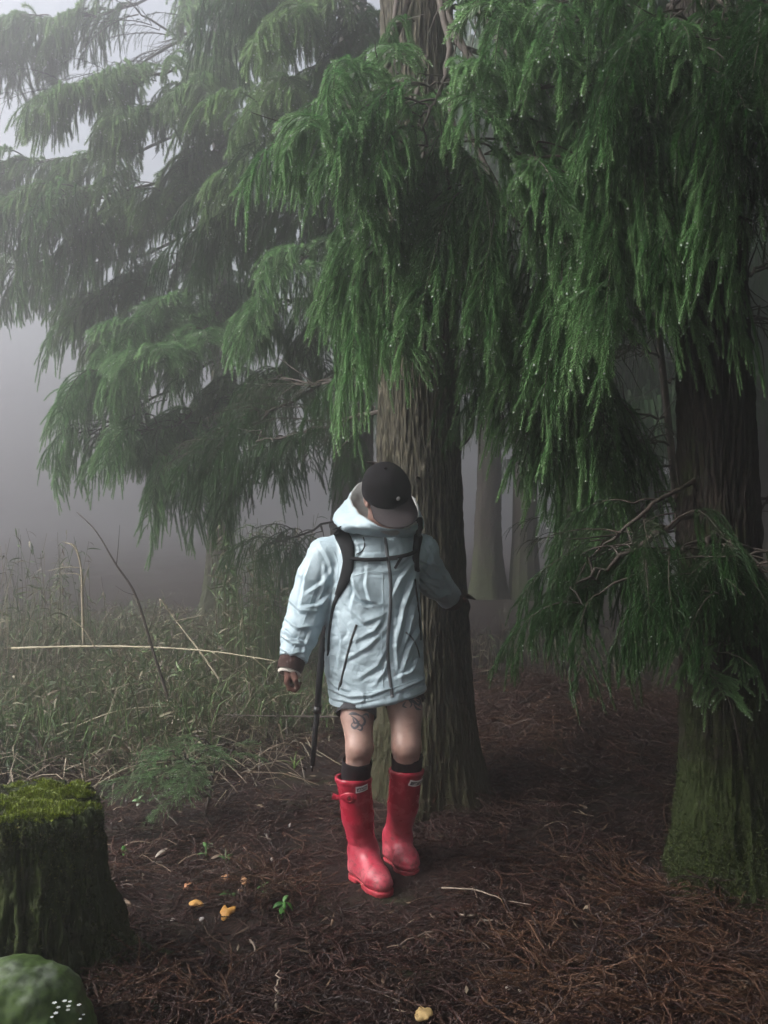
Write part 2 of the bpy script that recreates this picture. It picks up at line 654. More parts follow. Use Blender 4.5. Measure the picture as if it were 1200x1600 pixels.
def make_spray(name, seed, L=0.42, n_side=30, len_rng=(0.10, 0.26), droop_r=3.2, droop_s=9.0, nl=0.016, spacing=0.0019,
               needle_m=None, tipc=0.75, drops=0.25, sub=0.6, d0=(1, 0, 0.25), side_f=0.75, hw=0.0012, dropr=0.0032):
    rng = np.random.default_rng(seed)
    mb = MB()
    rach = grow((0, 0, 0), d0, L, droop_r, 0.15, rng)
    mb.tube(rach, np.linspace(0.0042, 0.0012, len(rach)), 4, 0.2, 1, False)
    needles(mb, rach[len(rach) // 4:], nl * 0.9, spacing * 1.6, rng, 0.05, tipc, hw=hw)
    tips = [rach[-1]]
    for k in range(n_side):
        u = 0.10 + 0.88 * (k + rng.random() * 0.7) / n_side
        x = u * (len(rach) - 1)
        i = min(int(x), len(rach) - 2)
        p = rach[i] + (rach[i + 1] - rach[i]) * (x - i)
        t = rach[i + 1] - rach[i]
        t /= np.linalg.norm(t)
        side = np.array([-t[1], t[0], 0])
        nrm = np.linalg.norm(side)
        side = side / nrm if nrm > 1e-3 else np.array([0, 1.0, 0])
        s = (1 if k % 2 else -1)
        d = side * s * side_f + t * 0.8 + np.array([0, 0, 0.18]) + rng.normal(0, 0.16, 3)
        ln = rng.uniform(*len_rng) * (0.55 + 0.45 * math.sin(min(1, u * 1.15) * math.pi * 0.85 + 0.25))
        st = grow(p, d, ln, droop_s * rng.uniform(0.75, 1.3), 0.12, rng, curl=rng.uniform(0, 4))
        mb.tube(st[::2] if len(st) > 6 else st, 0.0011, 3, 0.25, 1, False)
        c0, c1 = rng.uniform(0.0, 0.18), tipc * rng.uniform(0.6, 1.15)  # strand bases tinted dark as shading; tips are paler new growth
        needles(mb, st, nl * rng.uniform(0.85, 1.1), spacing, rng, c0, c1, hw=hw)
        tips.append(st[-1])
        ns = rng.poisson(sub * ln / 0.06)
        for q in range(ns):
            uu = rng.uniform(0.2, 0.75)
            j = int(uu * (len(st) - 2))
            tt = st[j + 1] - st[j]
            tt /= np.linalg.norm(tt)
            dd = tt * 0.9 + rng.normal(0, 0.26, 3)
            l2 = min(ln * (1 - uu) * rng.uniform(0.6, 1.1), rng.uniform(0.03, 0.11))
            s2 = grow(st[j], dd, max(0.03, l2 * 1.2), droop_s * 0.8, 0.12, rng, curl=3)
            needles(mb, s2, nl * 0.85, spacing, rng, c0 + 0.1, c1, hw=hw)
            tips.append(s2[-1])
    for p in tips:
        if rng.random() < drops:
            droplet(mb, p + np.array([0, 0, -0.002]), dropr * rng.uniform(0.6, 1.15), 2)
    return mb.mesh(name, [needle_m, M_TWIG, M_WATER])


SPR = {}


def spray_set(key, n, **kw):
    SPR[key] = [make_spray('spray_' + key, 100 * len(SPR) + i, **kw) for i in range(n)]


spray_set('curtain', 6, L=0.46, n_side=17, len_rng=(0.14, 0.42), droop_r=4.8, droop_s=12, nl=0.022, spacing=0.0018, hw=0.0022, sub=0.45, needle_m=M_NEEDLE, d0=(1, 0, 0.2), tipc=0.85, drops=0.5, dropr=0.0034)
spray_set('fan', 5, L=0.28, n_side=17, len_rng=(0.12, 0.30), droop_r=5.0, droop_s=7.5, nl=0.023, spacing=0.0018, hw=0.0022, sub=0.45, needle_m=M_NEEDLE, tipc=1.1, drops=0.6, side_f=1.0, dropr=0.0036)
spray_set('long', 5, L=0.60, n_side=18, len_rng=(0.20, 0.52), droop_r=6.5, droop_s=14, nl=0.022, spacing=0.0018, hw=0.0022, needle_m=M_NEEDLE, tipc=0.8, sub=0.45, d0=(1, 0, 0.1), drops=0.5, dropr=0.0034)
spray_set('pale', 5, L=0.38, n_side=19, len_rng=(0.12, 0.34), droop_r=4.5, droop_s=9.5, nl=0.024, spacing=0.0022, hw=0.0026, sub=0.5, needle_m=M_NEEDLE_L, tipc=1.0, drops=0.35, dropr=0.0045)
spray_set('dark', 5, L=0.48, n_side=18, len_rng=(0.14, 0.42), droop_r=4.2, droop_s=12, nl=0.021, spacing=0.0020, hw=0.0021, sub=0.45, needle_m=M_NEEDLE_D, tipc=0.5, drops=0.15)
spray_set('feather', 3, L=0.42, n_side=22, len_rng=(0.10, 0.24), droop_r=1.0, droop_s=4, nl=0.016, spacing=0.0034, hw=0.0015, needle_m=M_NEEDLE, tipc=0.9, drops=0.1, side_f=1.0)
spray_set('thin', 3, L=0.38, n_side=13, len_rng=(0.08, 0.26), droop_r=1.8, droop_s=12, needle_m=M_NEEDLE_D, tipc=0.3, drops=0.06, spacing=0.0034, sub=0.3, nl=0.013)


def orient(fwd_xy, tilt=0.0, roll=0.0):
    yaw = math.atan2(fwd_xy[1], fwd_xy[0])
    return Matrix.Rotation(yaw, 4, 'Z') @ Matrix.Rotation(-tilt, 4, 'Y') @ Matrix.Rotation(roll, 4, 'X')


def add_spray(parent, p, yaw, kind, scale, tilt=0.0, roll=0.0, origin=(0, 0, 0)):
    me = R.choice(SPR[kind])
    o = bpy.data.objects.new('foliage', me)
    COL.objects.link(o)
    o.parent = parent
    m = Matrix.Translation(Vector(p) - Vector(origin)) @ Matrix.Rotation(yaw, 4, 'Z') @ Matrix.Rotation(-tilt, 4, 'Y') @ Matrix.Rotation(roll, 4, 'X') @ Matrix.Diagonal((scale, scale * R.choice((1, -1)), scale, 1))
    o.matrix_basis = m
    return o


class Tree:
    def __init__(s, name, base, label, group=None):
        s.root = empty(name, base)
        s.base = Vector(base)
        tag(s.root, label, 'tree', group)
        s.n = 0
        s.dense = 1.7

    def trunk(s, me):
        return link('trunk', me, s.root)

    def branch(s, pts, r0=0.018, n=8, kind='curtain', scale=1.0, t0=0.3, spread=0.9, twigs=5, mat=None, world=True, jit=0.05, tip=True):
        P = [Vector(p) - s.base for p in pts]
        path = smooth_path(P, 14)
        path[1:-1] += NR.normal(0, 0.008, path[1:-1].shape)
        mb = MB()
        mb.tube(path, np.linspace(r0, 0.004, len(path)), 6, 0.5)
        kinds = kind if isinstance(kind, (list, tuple)) else [kind]
        roots = []
        n = int(round(n * s.dense))
        for k in range(n):
            t = t0 + (1 - t0) * (k + R.random() * 0.6) / max(1, n - 0.4)
            t = min(t, 1.0)
            x = t * (len(path) - 1)
            i = min(int(x), len(path) - 2)
            p = path[i] + (path[i + 1] - path[i]) * (x - i)
            tn = path[i + 1] - path[i]
            yaw = math.atan2(tn[1], tn[0]) + (R.choice((-1, 1)) * R.uniform(0.15, spread) if t < 0.97 else R.uniform(-0.3, 0.3))
            off = np.array([R.gauss(0, jit), R.gauss(0, jit), R.gauss(0, jit * 0.6)])
            roots.append((p, p + off, yaw, t))
        for (p, q, yaw, t) in roots:
            if np.linalg.norm(q - p) > 0.02:
                mid = (p + q) / 2 + np.array([0, 0, 0.01])
                mb.tube(smooth_path([p, mid, q], 5), np.linspace(0.005, 0.0035, 5), 4, 0.5, 0, False)
        for k in range(twigs):
            x = R.uniform(0.1, 0.95) * (len(path) - 1)
            i = int(x)
            tn = path[min(i + 1, len(path) - 1)] - path[max(i - 1, 0)]
            tn /= np.linalg.norm(tn) + 1e-9
            d = tn + NR.normal(0, 0.7, 3)
            st = grow(path[i], d, R.uniform(0.12, 0.4), 0.8, 0.5, NR, ds=0.03)
            mb.tube(st, np.linspace(0.004, 0.0015, len(st)), 4, 0.5, 0, False)
        b = mb.build('branch', [mat or M_TWIG], s.root, True)
        for (p, q, yaw, t) in roots:
            add_spray(b, q, yaw, R.choice(kinds), scale * R.uniform(0.8, 1.2), R.uniform(-0.25, 0.2), R.uniform(-0.3, 0.3))
            s.n += 1
        return b

    def auto(s, axis, z0, z1, n, ln, kind, scale, per=5, rise=0.05, mat=None, az=None, t0=0.35):
        """n branches round the trunk between z0 and z1; axis(z) -> (x, y) of the trunk."""
        for k in range(n):
            z = z0 + (z1 - z0) * (k + R.random()) / n
            a = R.uniform(0, 2 * math.pi) if az is None else R.uniform(*az)
            l = ln * R.uniform(0.7, 1.15) * (1 - 0.55 * (z - z0) / max(0.1, 9 - z0))
            x, y = axis(z)
            d = Vector((math.cos(a), math.sin(a), 0))
            p0 = Vector((x, y, z))
            s.branch([p0, p0 + d * l * 0.5 + Vector((0, 0, rise * l)), p0 + d * l + Vector((0, 0, -0.22 * l))], 0.02, per, kind, scale, t0=t0, twigs=2, mat=mat, jit=0.1)


COARSE_RNG = np.random.default_rng(5)


def coarse_crown(tree, axis, z0, z1, n, ln, mat, az=(0, 6.283), name='crown'):
    """The crown above the frame: many hanging strands, joined into one part."""
    mb = MB()
    rng = COARSE_RNG
    b = np.array(tree.base)
    for k in range(n):
        z = z0 + (z1 - z0) * (k + rng.random()) / n
        a = rng.uniform(*az)
        l = ln * rng.uniform(0.75, 1.1) * (1 - 0.6 * (z - z0) / max(0.1, z1 - z0))
        x, y = axis(z)
        d = np.array([math.cos(a), math.sin(a), 0.1])
        path = grow((x, y, z), d, l, 0.25, 0.15, rng, ds=0.1) - b
        mb.tube(path, np.linspace(0.022, 0.004, len(path)), 4, 0.2, 1, False)
        m = int(l * 55)
        u = rng.uniform(0.25, 1.0, m) * (len(path) - 1)
        i = np.minimum(u.astype(int), len(path) - 2)
        p = path[i] + (path[i + 1] - path[i]) * (u - i)[:, None]
        sd = np.array([-d[1], d[0], 0.0])
        off = sd * rng.uniform(-0.55, 0.55, m)[:, None] + np.array([0, 0, 1]) * rng.uniform(-0.12, 0.05, m)[:, None]
        hang = np.array([0, 0, -1.0]) * rng.uniform(0.16, 0.4, m)[:, None] + rng.normal(0, 0.06, (m, 3)) + d * rng.uniform(0, 0.15, m)[:, None]
        w = rng.normal(0, 1, (m, 3))
        w[:, 2] = 0
        w = w / np.linalg.norm(w, axis=1, keepdims=True) * rng.uniform(0.012, 0.026, m)[:, None]
        q = p + off
        V = np.stack([q + w, q - w, q + hang - w * 0.5, q + hang + w * 0.5], 1).reshape(-1, 3)
        mb.add(V, None, np.arange(4 * m).reshape(-1, 4), np.repeat(rng.uniform(0, 0.5, m), 4), 0)
    o = mb.build(name, [mat, M_TWIG], tree.root)
    o['kind'] = 'stuff'


# --- main cedar -----------------------------------------------------------------------------
CAMP = Vector((0, 0, CAMZ))


t1x, t1y = 0.172, 4.12
T1 = Tree('cedar_tree', (t1x, t1y, 0.0), 'thick furrowed cedar trunk just behind the hiker, long weeping sprays hanging across it')
T1.trunk(trunk_mesh('trunk', [(0.035, 0, -0.1), (0.03, 0, 0.6), (0.0, 0, 2.0), (-0.01, 0.0, 4.0), (0.0, 0.0, 9.0)], [0.235, 0.225, 0.197, 0.185, 0.16, 0.08], 440, 440, M_BARK, 0.014, 0.085, 0.22, 6, 3, 16))
T1.dense = 1.3
ax1 = lambda z: (t1x, t1y)
B = T1.branch
B([W(640, -90, 3.95), W(615, 40, 3.7), W(590, 130, 3.45), W(585, 190, 3.35)], 0.016, 5, ['curtain', 'fan'], 0.95)
B([W(650, -40, 3.92), W(600, 110, 3.6), W(540, 195, 3.4), W(490, 205, 3.3)], 0.015, 7, ['curtain', 'fan'], 0.85, t0=0.5)
B([W(680, -40, 3.92), W(700, 60, 3.5), W(690, 130, 3.3), W(660, 200, 3.22)], 0.018, 8, ['curtain', 'fan'], 1.0, t0=0.55)
B([W(690, -80, 3.92), W(760, 20, 3.5), W(800, 90, 3.3), W(850, 130, 3.2), W(930, 145, 3.1)], 0.016, 10, ['curtain', 'fan'], 1.0)
B([W(700, -10, 3.92), W(740, 130, 3.4), W(800, 230, 3.2), W(865, 245, 3.08)], 0.016, 9, ['fan', 'curtain'], 0.95)
B([W(665, 90, 3.9), W(640, 210, 3.6), W(622, 300, 3.45)], 0.014, 8, ['curtain', 'long'], 1.0)
B([W(700, 140, 3.9), W(720, 260, 3.5), W(728, 340, 3.35)], 0.014, 10, ['long', 'curtain'], 1.0)
B([W(660, 230, 3.9), W(650, 330, 3.6), W(635, 390, 3.5)], 0.012, 7, ['curtain'], 0.95)
B([W(720, 190, 3.9), W(800, 330, 3.5), W(850, 380, 3.4), W(880, 420, 3.3)], 0.014, 10, ['long', 'curtain'], 1.05)
B([W(720, 300, 3.95), W(770, 420, 3.6), W(810, 500, 3.5), W(845, 540, 3.45)], 0.013, 10, ['long', 'curtain'], 1.0)
B([W(715, 360, 4.0), W(790, 500, 3.75), W(850, 580, 3.65), W(872, 620, 3.6)], 0.013, 9, ['long', 'dark'], 1.0)
B([W(715, 420, 4.0), W(770, 540, 3.8), W(800, 640, 3.7)], 0.012, 7, ['curtain', 'dark'], 0.9)
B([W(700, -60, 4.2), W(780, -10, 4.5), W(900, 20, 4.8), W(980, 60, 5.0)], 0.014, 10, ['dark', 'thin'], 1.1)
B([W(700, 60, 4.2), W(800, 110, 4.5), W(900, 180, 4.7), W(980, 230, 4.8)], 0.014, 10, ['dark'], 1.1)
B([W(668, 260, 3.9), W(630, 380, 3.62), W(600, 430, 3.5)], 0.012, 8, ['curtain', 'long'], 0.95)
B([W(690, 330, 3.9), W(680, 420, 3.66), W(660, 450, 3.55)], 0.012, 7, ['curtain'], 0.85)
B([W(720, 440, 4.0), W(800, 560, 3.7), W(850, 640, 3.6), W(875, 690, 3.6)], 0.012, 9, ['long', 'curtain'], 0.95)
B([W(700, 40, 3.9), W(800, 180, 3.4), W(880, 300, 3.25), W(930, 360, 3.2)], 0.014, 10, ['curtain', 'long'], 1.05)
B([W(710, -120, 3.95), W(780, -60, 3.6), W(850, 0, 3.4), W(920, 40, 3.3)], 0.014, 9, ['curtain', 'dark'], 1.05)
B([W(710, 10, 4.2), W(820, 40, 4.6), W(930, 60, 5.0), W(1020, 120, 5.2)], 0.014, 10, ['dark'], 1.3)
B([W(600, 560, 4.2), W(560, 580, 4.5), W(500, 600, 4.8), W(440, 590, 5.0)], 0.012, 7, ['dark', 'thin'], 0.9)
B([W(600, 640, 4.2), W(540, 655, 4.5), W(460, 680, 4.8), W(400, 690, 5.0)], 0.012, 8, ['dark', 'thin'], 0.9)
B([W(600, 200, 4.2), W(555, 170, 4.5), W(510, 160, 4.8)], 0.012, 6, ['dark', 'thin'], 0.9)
# drooping bare twig looping out of the trunk
mb = MB()
mb.tube(smooth_path([Vector(p) - T1.base for p in (W(722, 598, 3.98), W(733, 612, 3.92), W(740, 640, 3.9), W(739, 672, 3.9), W(728, 692, 3.95), W(716, 700, 4.0))], 20), 0.0042, 5, 0.5)
mb.build('branch', [M_TWIG], T1.root, True)
# snapped stub and peg on the trunk beside the hand
mb = MB()
for a_, b_, r_ in ((W(722, 930, 4.07), W(743, 937, 4.02), 0.016), (W(596, 728, 4.1), W(572, 722, 4.05), 0.012), (W(596, 742, 4.1), W(578, 752, 4.03), 0.010), (W(655, 752, 3.95), W(650, 745, 3.88), 0.014)):
    mb = MB()
    mb.tube(smooth_path([a_ - T1.base, (a_ + b_) / 2 - T1.base + Vector((0, 0, 0.004)), b_ - T1.base], 5), [r_, r_ * 0.9, r_ * 0.7, r_ * 0.45, r_ * 0.15], 7, 0.4)
    mb.build('branch_stub', [M_TWIG], T1.root, True)
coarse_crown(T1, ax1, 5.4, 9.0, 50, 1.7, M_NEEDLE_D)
coarse_crown(T1, ax1, 5.9, 9.0, 60, 3.0, M_NEEDLE_D, (-0.4, 1.5))  # extra one-sided crown added to block sky light from beyond

# --- right-hand cedar -----------------------------------------------------------------------
t2x, t2y = 1.268, 3.30
T2 = Tree('cedar_tree', (t2x, t2y, 0.0), 'dark cedar with a mossy green flared foot, standing alone beyond the bare sapling')
T2.dense = 1.45
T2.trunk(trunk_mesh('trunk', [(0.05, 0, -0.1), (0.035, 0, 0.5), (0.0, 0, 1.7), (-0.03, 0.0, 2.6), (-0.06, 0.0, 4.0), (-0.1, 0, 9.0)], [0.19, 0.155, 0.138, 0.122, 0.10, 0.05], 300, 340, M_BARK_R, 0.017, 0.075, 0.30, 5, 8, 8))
ax2 = lambda z: (t2x - 0.03 * z / 3, t2y)
B = T2.branch
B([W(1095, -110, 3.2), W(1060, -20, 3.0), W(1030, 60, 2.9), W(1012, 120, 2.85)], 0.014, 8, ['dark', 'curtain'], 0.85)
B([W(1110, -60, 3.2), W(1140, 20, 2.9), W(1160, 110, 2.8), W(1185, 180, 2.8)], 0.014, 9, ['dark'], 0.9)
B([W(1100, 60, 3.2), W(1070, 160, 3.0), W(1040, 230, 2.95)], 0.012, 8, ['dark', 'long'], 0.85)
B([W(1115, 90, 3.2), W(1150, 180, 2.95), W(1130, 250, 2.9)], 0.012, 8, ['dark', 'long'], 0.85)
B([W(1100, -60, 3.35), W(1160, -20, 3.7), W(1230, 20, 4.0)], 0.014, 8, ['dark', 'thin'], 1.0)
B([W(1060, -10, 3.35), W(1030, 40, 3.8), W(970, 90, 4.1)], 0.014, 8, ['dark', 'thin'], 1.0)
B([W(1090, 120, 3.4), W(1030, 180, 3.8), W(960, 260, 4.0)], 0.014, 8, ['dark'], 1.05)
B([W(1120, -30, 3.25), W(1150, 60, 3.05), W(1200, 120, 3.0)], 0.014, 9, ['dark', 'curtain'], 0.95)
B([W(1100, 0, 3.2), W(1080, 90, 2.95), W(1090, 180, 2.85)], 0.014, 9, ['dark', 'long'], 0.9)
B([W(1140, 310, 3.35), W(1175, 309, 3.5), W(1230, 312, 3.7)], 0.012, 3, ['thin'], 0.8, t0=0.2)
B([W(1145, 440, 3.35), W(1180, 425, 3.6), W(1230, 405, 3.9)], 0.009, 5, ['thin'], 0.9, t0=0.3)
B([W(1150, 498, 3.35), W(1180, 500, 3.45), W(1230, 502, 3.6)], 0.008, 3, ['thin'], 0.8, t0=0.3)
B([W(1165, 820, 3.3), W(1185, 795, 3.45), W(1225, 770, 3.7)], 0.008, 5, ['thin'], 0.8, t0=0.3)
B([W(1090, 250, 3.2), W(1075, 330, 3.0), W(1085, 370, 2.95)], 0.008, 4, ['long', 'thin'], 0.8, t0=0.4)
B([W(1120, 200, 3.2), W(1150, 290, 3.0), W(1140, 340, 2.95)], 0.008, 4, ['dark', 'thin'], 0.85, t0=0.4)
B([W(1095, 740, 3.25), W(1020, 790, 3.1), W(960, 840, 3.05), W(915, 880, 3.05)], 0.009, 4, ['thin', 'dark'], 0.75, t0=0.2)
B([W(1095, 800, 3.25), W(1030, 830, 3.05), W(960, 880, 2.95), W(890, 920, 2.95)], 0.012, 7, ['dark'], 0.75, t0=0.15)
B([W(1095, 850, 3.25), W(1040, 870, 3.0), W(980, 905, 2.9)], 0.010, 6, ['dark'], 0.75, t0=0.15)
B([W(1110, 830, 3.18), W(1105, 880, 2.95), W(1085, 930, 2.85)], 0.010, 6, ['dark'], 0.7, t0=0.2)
B([W(1130, 840, 3.18), W(1165, 875, 3.0), W(1205, 900, 2.9)], 0.010, 7, ['dark'], 0.75, t0=0.15)
B([W(1100, 1000, 3.12), W(1110, 1020, 3.0), W(1125, 1045, 2.95)], 0.006, 3, ['fan'], 0.7, t0=0.4)
coarse_crown(T2, ax2, 4.6, 9.0, 70, 2.8, M_NEEDLE_D, (-1.6, 1.9))  # crown shaped to one side to block sky light, open towards the sun

# --- slender sapling between them -----------------------------------------------------------
sb = W(1085, 1120, 4.55)
sb.z = hg(sb.x, sb.y)
T5 = Tree('cedar_sapling', sb, 'thin dark sapling with a bare bent stem and wispy twigs in front of the fog')
stem = [W(1085, 1120, 4.55), W(1068, 900, 4.5), W(1058, 790, 4.45), W(1042, 640, 4.4), (W(1025, 480, 4.4)), W(1008, 330, 4.4), W(990, 150, 4.4)]
stem[0].z = sb.z - 0.03
mb = MB()
sp = smooth_path([p - sb for p in stem], 40)
mb.tube(sp, np.linspace(0.027, 0.012, 40), 8, 0.5)
mb.build('trunk', [M_TWIG], T5.root, True)
for (y0, y1, y2, x1, x2) in ((470, 455, 440, 980, 930), (560, 540, 560, 1000, 960), (655, 645, 610, 990, 945), (728, 722, 705, 980, 925), (780, 800, 785, 1000, 920), (830, 835, 860, 985, 925), (870, 860, 850, 1010, 960), (690, 690, 700, 1010, 985), (520, 500, 505, 1000, 975), (400, 380, 400, 960, 900), (330, 300, 320, 960, 890)):
    xs = np.interp(y0, [330, 480, 640, 790, 900], [1008, 1025, 1042, 1058, 1068])
    T5.branch([W(xs, y0, 4.42), W(x1, y1, 4.3), W(x2, y2, 4.2)], 0.007, 5, 'thin', 0.9, t0=0.2, twigs=7)
for (y0, y1, x1) in ((600, 590, 1090), (740, 735, 1110), (820, 800, 1120)):
    xs = np.interp(y0, [330, 480, 640, 790, 900], [1008, 1025, 1042, 1058, 1068])
    T5.branch([W(xs, y0, 4.42), W((xs + x1) / 2, y1, 4.5), W(x1, y1 + 8, 4.6)], 0.006, 3, 'thin', 0.8, t0=0.3, twigs=4)

# --- trees on the left in the fog -----------------------------------------------------------
t3x, t3y = W(552, 800, 7.9).x, 7.9
T3 = Tree('cedar_tree', (t3x, t3y, 0), 'shadowy cedar half hidden behind the thick trunk, dark green boughs reaching towards the bamboo grass')
T3.trunk(trunk_mesh('trunk', [(0, 0, -0.1), (0, 0, 1), (0, 0, 3), (0, 0, 9.0)], [0.24, 0.20, 0.17, 0.08], 120, 200, M_BARK_FAR, 0.02, 0.12, 0.4, 6, 21, 5))
B = lambda pts, r0, n, kind, sc, **kw: T3.branch([CAMP + (p - CAMP) * 1.08 for p in pts], r0, n, kind, sc * 1.08, **kw)
B([W(550, 350, 6.2), W(500, 385, 5.6), W(455, 420, 5.3)], 0.015, 9, ['curtain', 'fan'], 1.0)
B([W(550, 380, 6.2), W(545, 415, 5.4), W(565, 425, 5.1)], 0.015, 8, ['fan', 'curtain'], 0.95)
B([W(550, 470, 6.2), W(450, 470, 5.7), W(400, 490, 5.5)], 0.015, 9, ['curtain'], 1.0)
B([W(550, 560, 6.2), W(470, 620, 5.5), W(400, 660, 5.2), W(345, 720, 5.0)], 0.015, 10, ['dark', 'thin'], 1.0)
B([W(550, 650, 6.2), W(470, 690, 5.5), W(390, 760, 5.2)], 0.013, 9, ['dark', 'thin'], 1.0)
B([W(550, 640, 6.2), W(520, 680, 5.6), W(500, 700, 5.3)], 0.013, 6, ['dark', 'thin'], 0.9)
B([W(550, 800, 6.2), W(470, 835, 5.4), W(420, 850, 5.1)], 0.010, 6, ['dark', 'thin'], 0.8)
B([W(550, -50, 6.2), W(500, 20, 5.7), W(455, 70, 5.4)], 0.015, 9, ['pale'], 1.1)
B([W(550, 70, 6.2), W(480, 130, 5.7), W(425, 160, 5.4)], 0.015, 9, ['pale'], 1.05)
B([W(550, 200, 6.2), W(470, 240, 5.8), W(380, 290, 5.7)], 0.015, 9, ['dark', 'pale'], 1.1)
B([W(550, 300, 6.2), W(440, 330, 6.0), W(350, 370, 5.9)], 0.015, 9, ['dark'], 1.1)
B([W(550, 0, 7.0), W(590, 40, 6.0), W(560, 100, 5.8)], 0.015, 8, ['dark'], 1.3)
B([W(552, 100, 7.0), W(560, 180, 6.0), W(530, 230, 5.8)], 0.015, 8, ['dark'], 1.3)
B([W(552, 240, 7.0), W(560, 300, 6.0), W(500, 330, 5.8)], 0.015, 8, ['dark'], 1.25)
B([W(552, 330, 7.0), W(570, 440, 5.9), W(540, 500, 5.7)], 0.015, 8, ['dark', 'curtain'], 1.2)
B([W(552, 440, 7.0), W(480, 560, 5.9), W(440, 600, 5.7)], 0.015, 8, ['dark', 'curtain'], 1.2)
B([W(552, -80, 7.0), W(480, -20, 6.2), W(400, 0, 6.0)], 0.015, 9, ['pale', 'dark'], 1.3)
coarse_crown(T3, lambda z: (t3x, t3y), 8.3, 9.0, 45, 2.0, M_NEEDLE_D)

t4x, t4y = W(345, 800, 11.0).x, 11.0
T4 = Tree('cedar_tree', (t4x, t4y, 0), 'fog-softened cedar rising out of the bamboo grass with pale green drooping fans')
T4.trunk(trunk_mesh('trunk', [(0, 0, -0.1), (0, 0, 1), (0.02, 0, 3), (0, 0, 9.0)], [0.20, 0.16, 0.14, 0.08], 120, 200, M_BARK_FAR, 0.02, 0.12, 0.4, 6, 33, 5))
T4.dense = 2.1
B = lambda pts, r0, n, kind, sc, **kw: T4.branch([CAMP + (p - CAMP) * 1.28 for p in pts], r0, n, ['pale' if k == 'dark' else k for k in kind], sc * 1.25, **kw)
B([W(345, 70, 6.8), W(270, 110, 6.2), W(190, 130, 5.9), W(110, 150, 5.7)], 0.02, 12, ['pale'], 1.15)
B([W(345, 40, 6.8), W(330, 110, 6.0), W(318, 150, 5.7)], 0.02, 8, ['pale'], 1.1)
B([W(345, 130, 6.8), W(280, 170, 6.1), W(215, 190, 5.8)], 0.02, 9, ['pale'], 1.1)
B([W(345, -60, 6.8), W(420, 20, 6.3), W(440, 60, 6.1)], 0.02, 8, ['pale'], 1.1)
B([W(345, 230, 6.9), W(230, 290, 6.4), W(110, 310, 6.1), W(20, 310, 6.0)], 0.02, 13, ['pale', 'curtain'], 1.2)
B([W(345, 300, 6.9), W(250, 340, 6.5), W(170, 370, 6.3)], 0.02, 9, ['curtain', 'dark'], 1.2)
B([W(345, 270, 6.9), W(300, 300, 6.3), W(260, 320, 6.1)], 0.02, 8, ['dark'], 1.15)
B([W(345, 440, 6.8), W(280, 470, 6.0), W(220, 520, 5.6)], 0.018, 9, ['curtain', 'fan'], 1.05)
B([W(345, 480, 6.8), W(330, 500, 5.9), W(280, 545, 5.4), W(235, 550, 5.2)], 0.018, 10, ['fan', 'curtain'], 1.0)
B([W(345, 520, 6.8), W(230, 560, 5.8), W(150, 585, 5.4)], 0.018, 10, ['curtain'], 1.0)
B([W(345, 600, 6.8), W(280, 660, 5.6), W(205, 675, 5.2)], 0.016, 9, ['curtain', 'fan'], 0.95)
B([W(345, 620, 6.8), W(320, 680, 5.6), W(275, 700, 5.2)], 0.016, 9, ['curtain', 'long'], 0.9)
B([W(345, 560, 6.8), W(210, 640, 5.7), W(140, 680, 5.4)], 0.016, 9, ['curtain', 'thin'], 0.95)
B([W(345, -200, 6.8), W(300, 40, 6.6), W(240, 35, 6.5), W(180, -15, 6.4)], 0.022, 4, ['thin'], 1.2, twigs=16)
B([W(345, 130, 8.4), W(360, 200, 6.6), W(330, 260, 6.3)], 0.02, 9, ['pale', 'dark'], 1.35)
B([W(345, 270, 8.4), W(370, 330, 6.8), W(340, 400, 6.5)], 0.02, 9, ['dark', 'curtain'], 1.35)
B([W(345, 400, 8.4), W(360, 460, 6.6), W(330, 520, 6.3)], 0.02, 9, ['dark', 'curtain'], 1.3)
B([W(345, 520, 8.4), W(365, 600, 6.4), W(345, 650, 6.1)], 0.02, 9, ['dark', 'curtain'], 1.2)
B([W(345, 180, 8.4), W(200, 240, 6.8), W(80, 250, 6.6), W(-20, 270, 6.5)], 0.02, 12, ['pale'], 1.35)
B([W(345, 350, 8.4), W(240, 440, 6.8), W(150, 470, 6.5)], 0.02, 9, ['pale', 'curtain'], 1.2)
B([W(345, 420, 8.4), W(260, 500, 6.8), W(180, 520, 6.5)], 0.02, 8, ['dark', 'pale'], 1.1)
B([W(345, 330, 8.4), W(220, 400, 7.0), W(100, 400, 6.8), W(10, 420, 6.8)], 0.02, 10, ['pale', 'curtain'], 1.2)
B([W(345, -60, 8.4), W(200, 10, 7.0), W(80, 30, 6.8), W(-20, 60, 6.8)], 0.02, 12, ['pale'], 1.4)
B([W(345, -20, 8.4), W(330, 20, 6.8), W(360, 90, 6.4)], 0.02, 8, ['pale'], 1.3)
B([W(345, 60, 6.9), W(270, 70, 6.8), W(200, 110, 6.8), W(90, 140, 6.7)], 0.02, 5, ['thin'], 1.3, twigs=16)

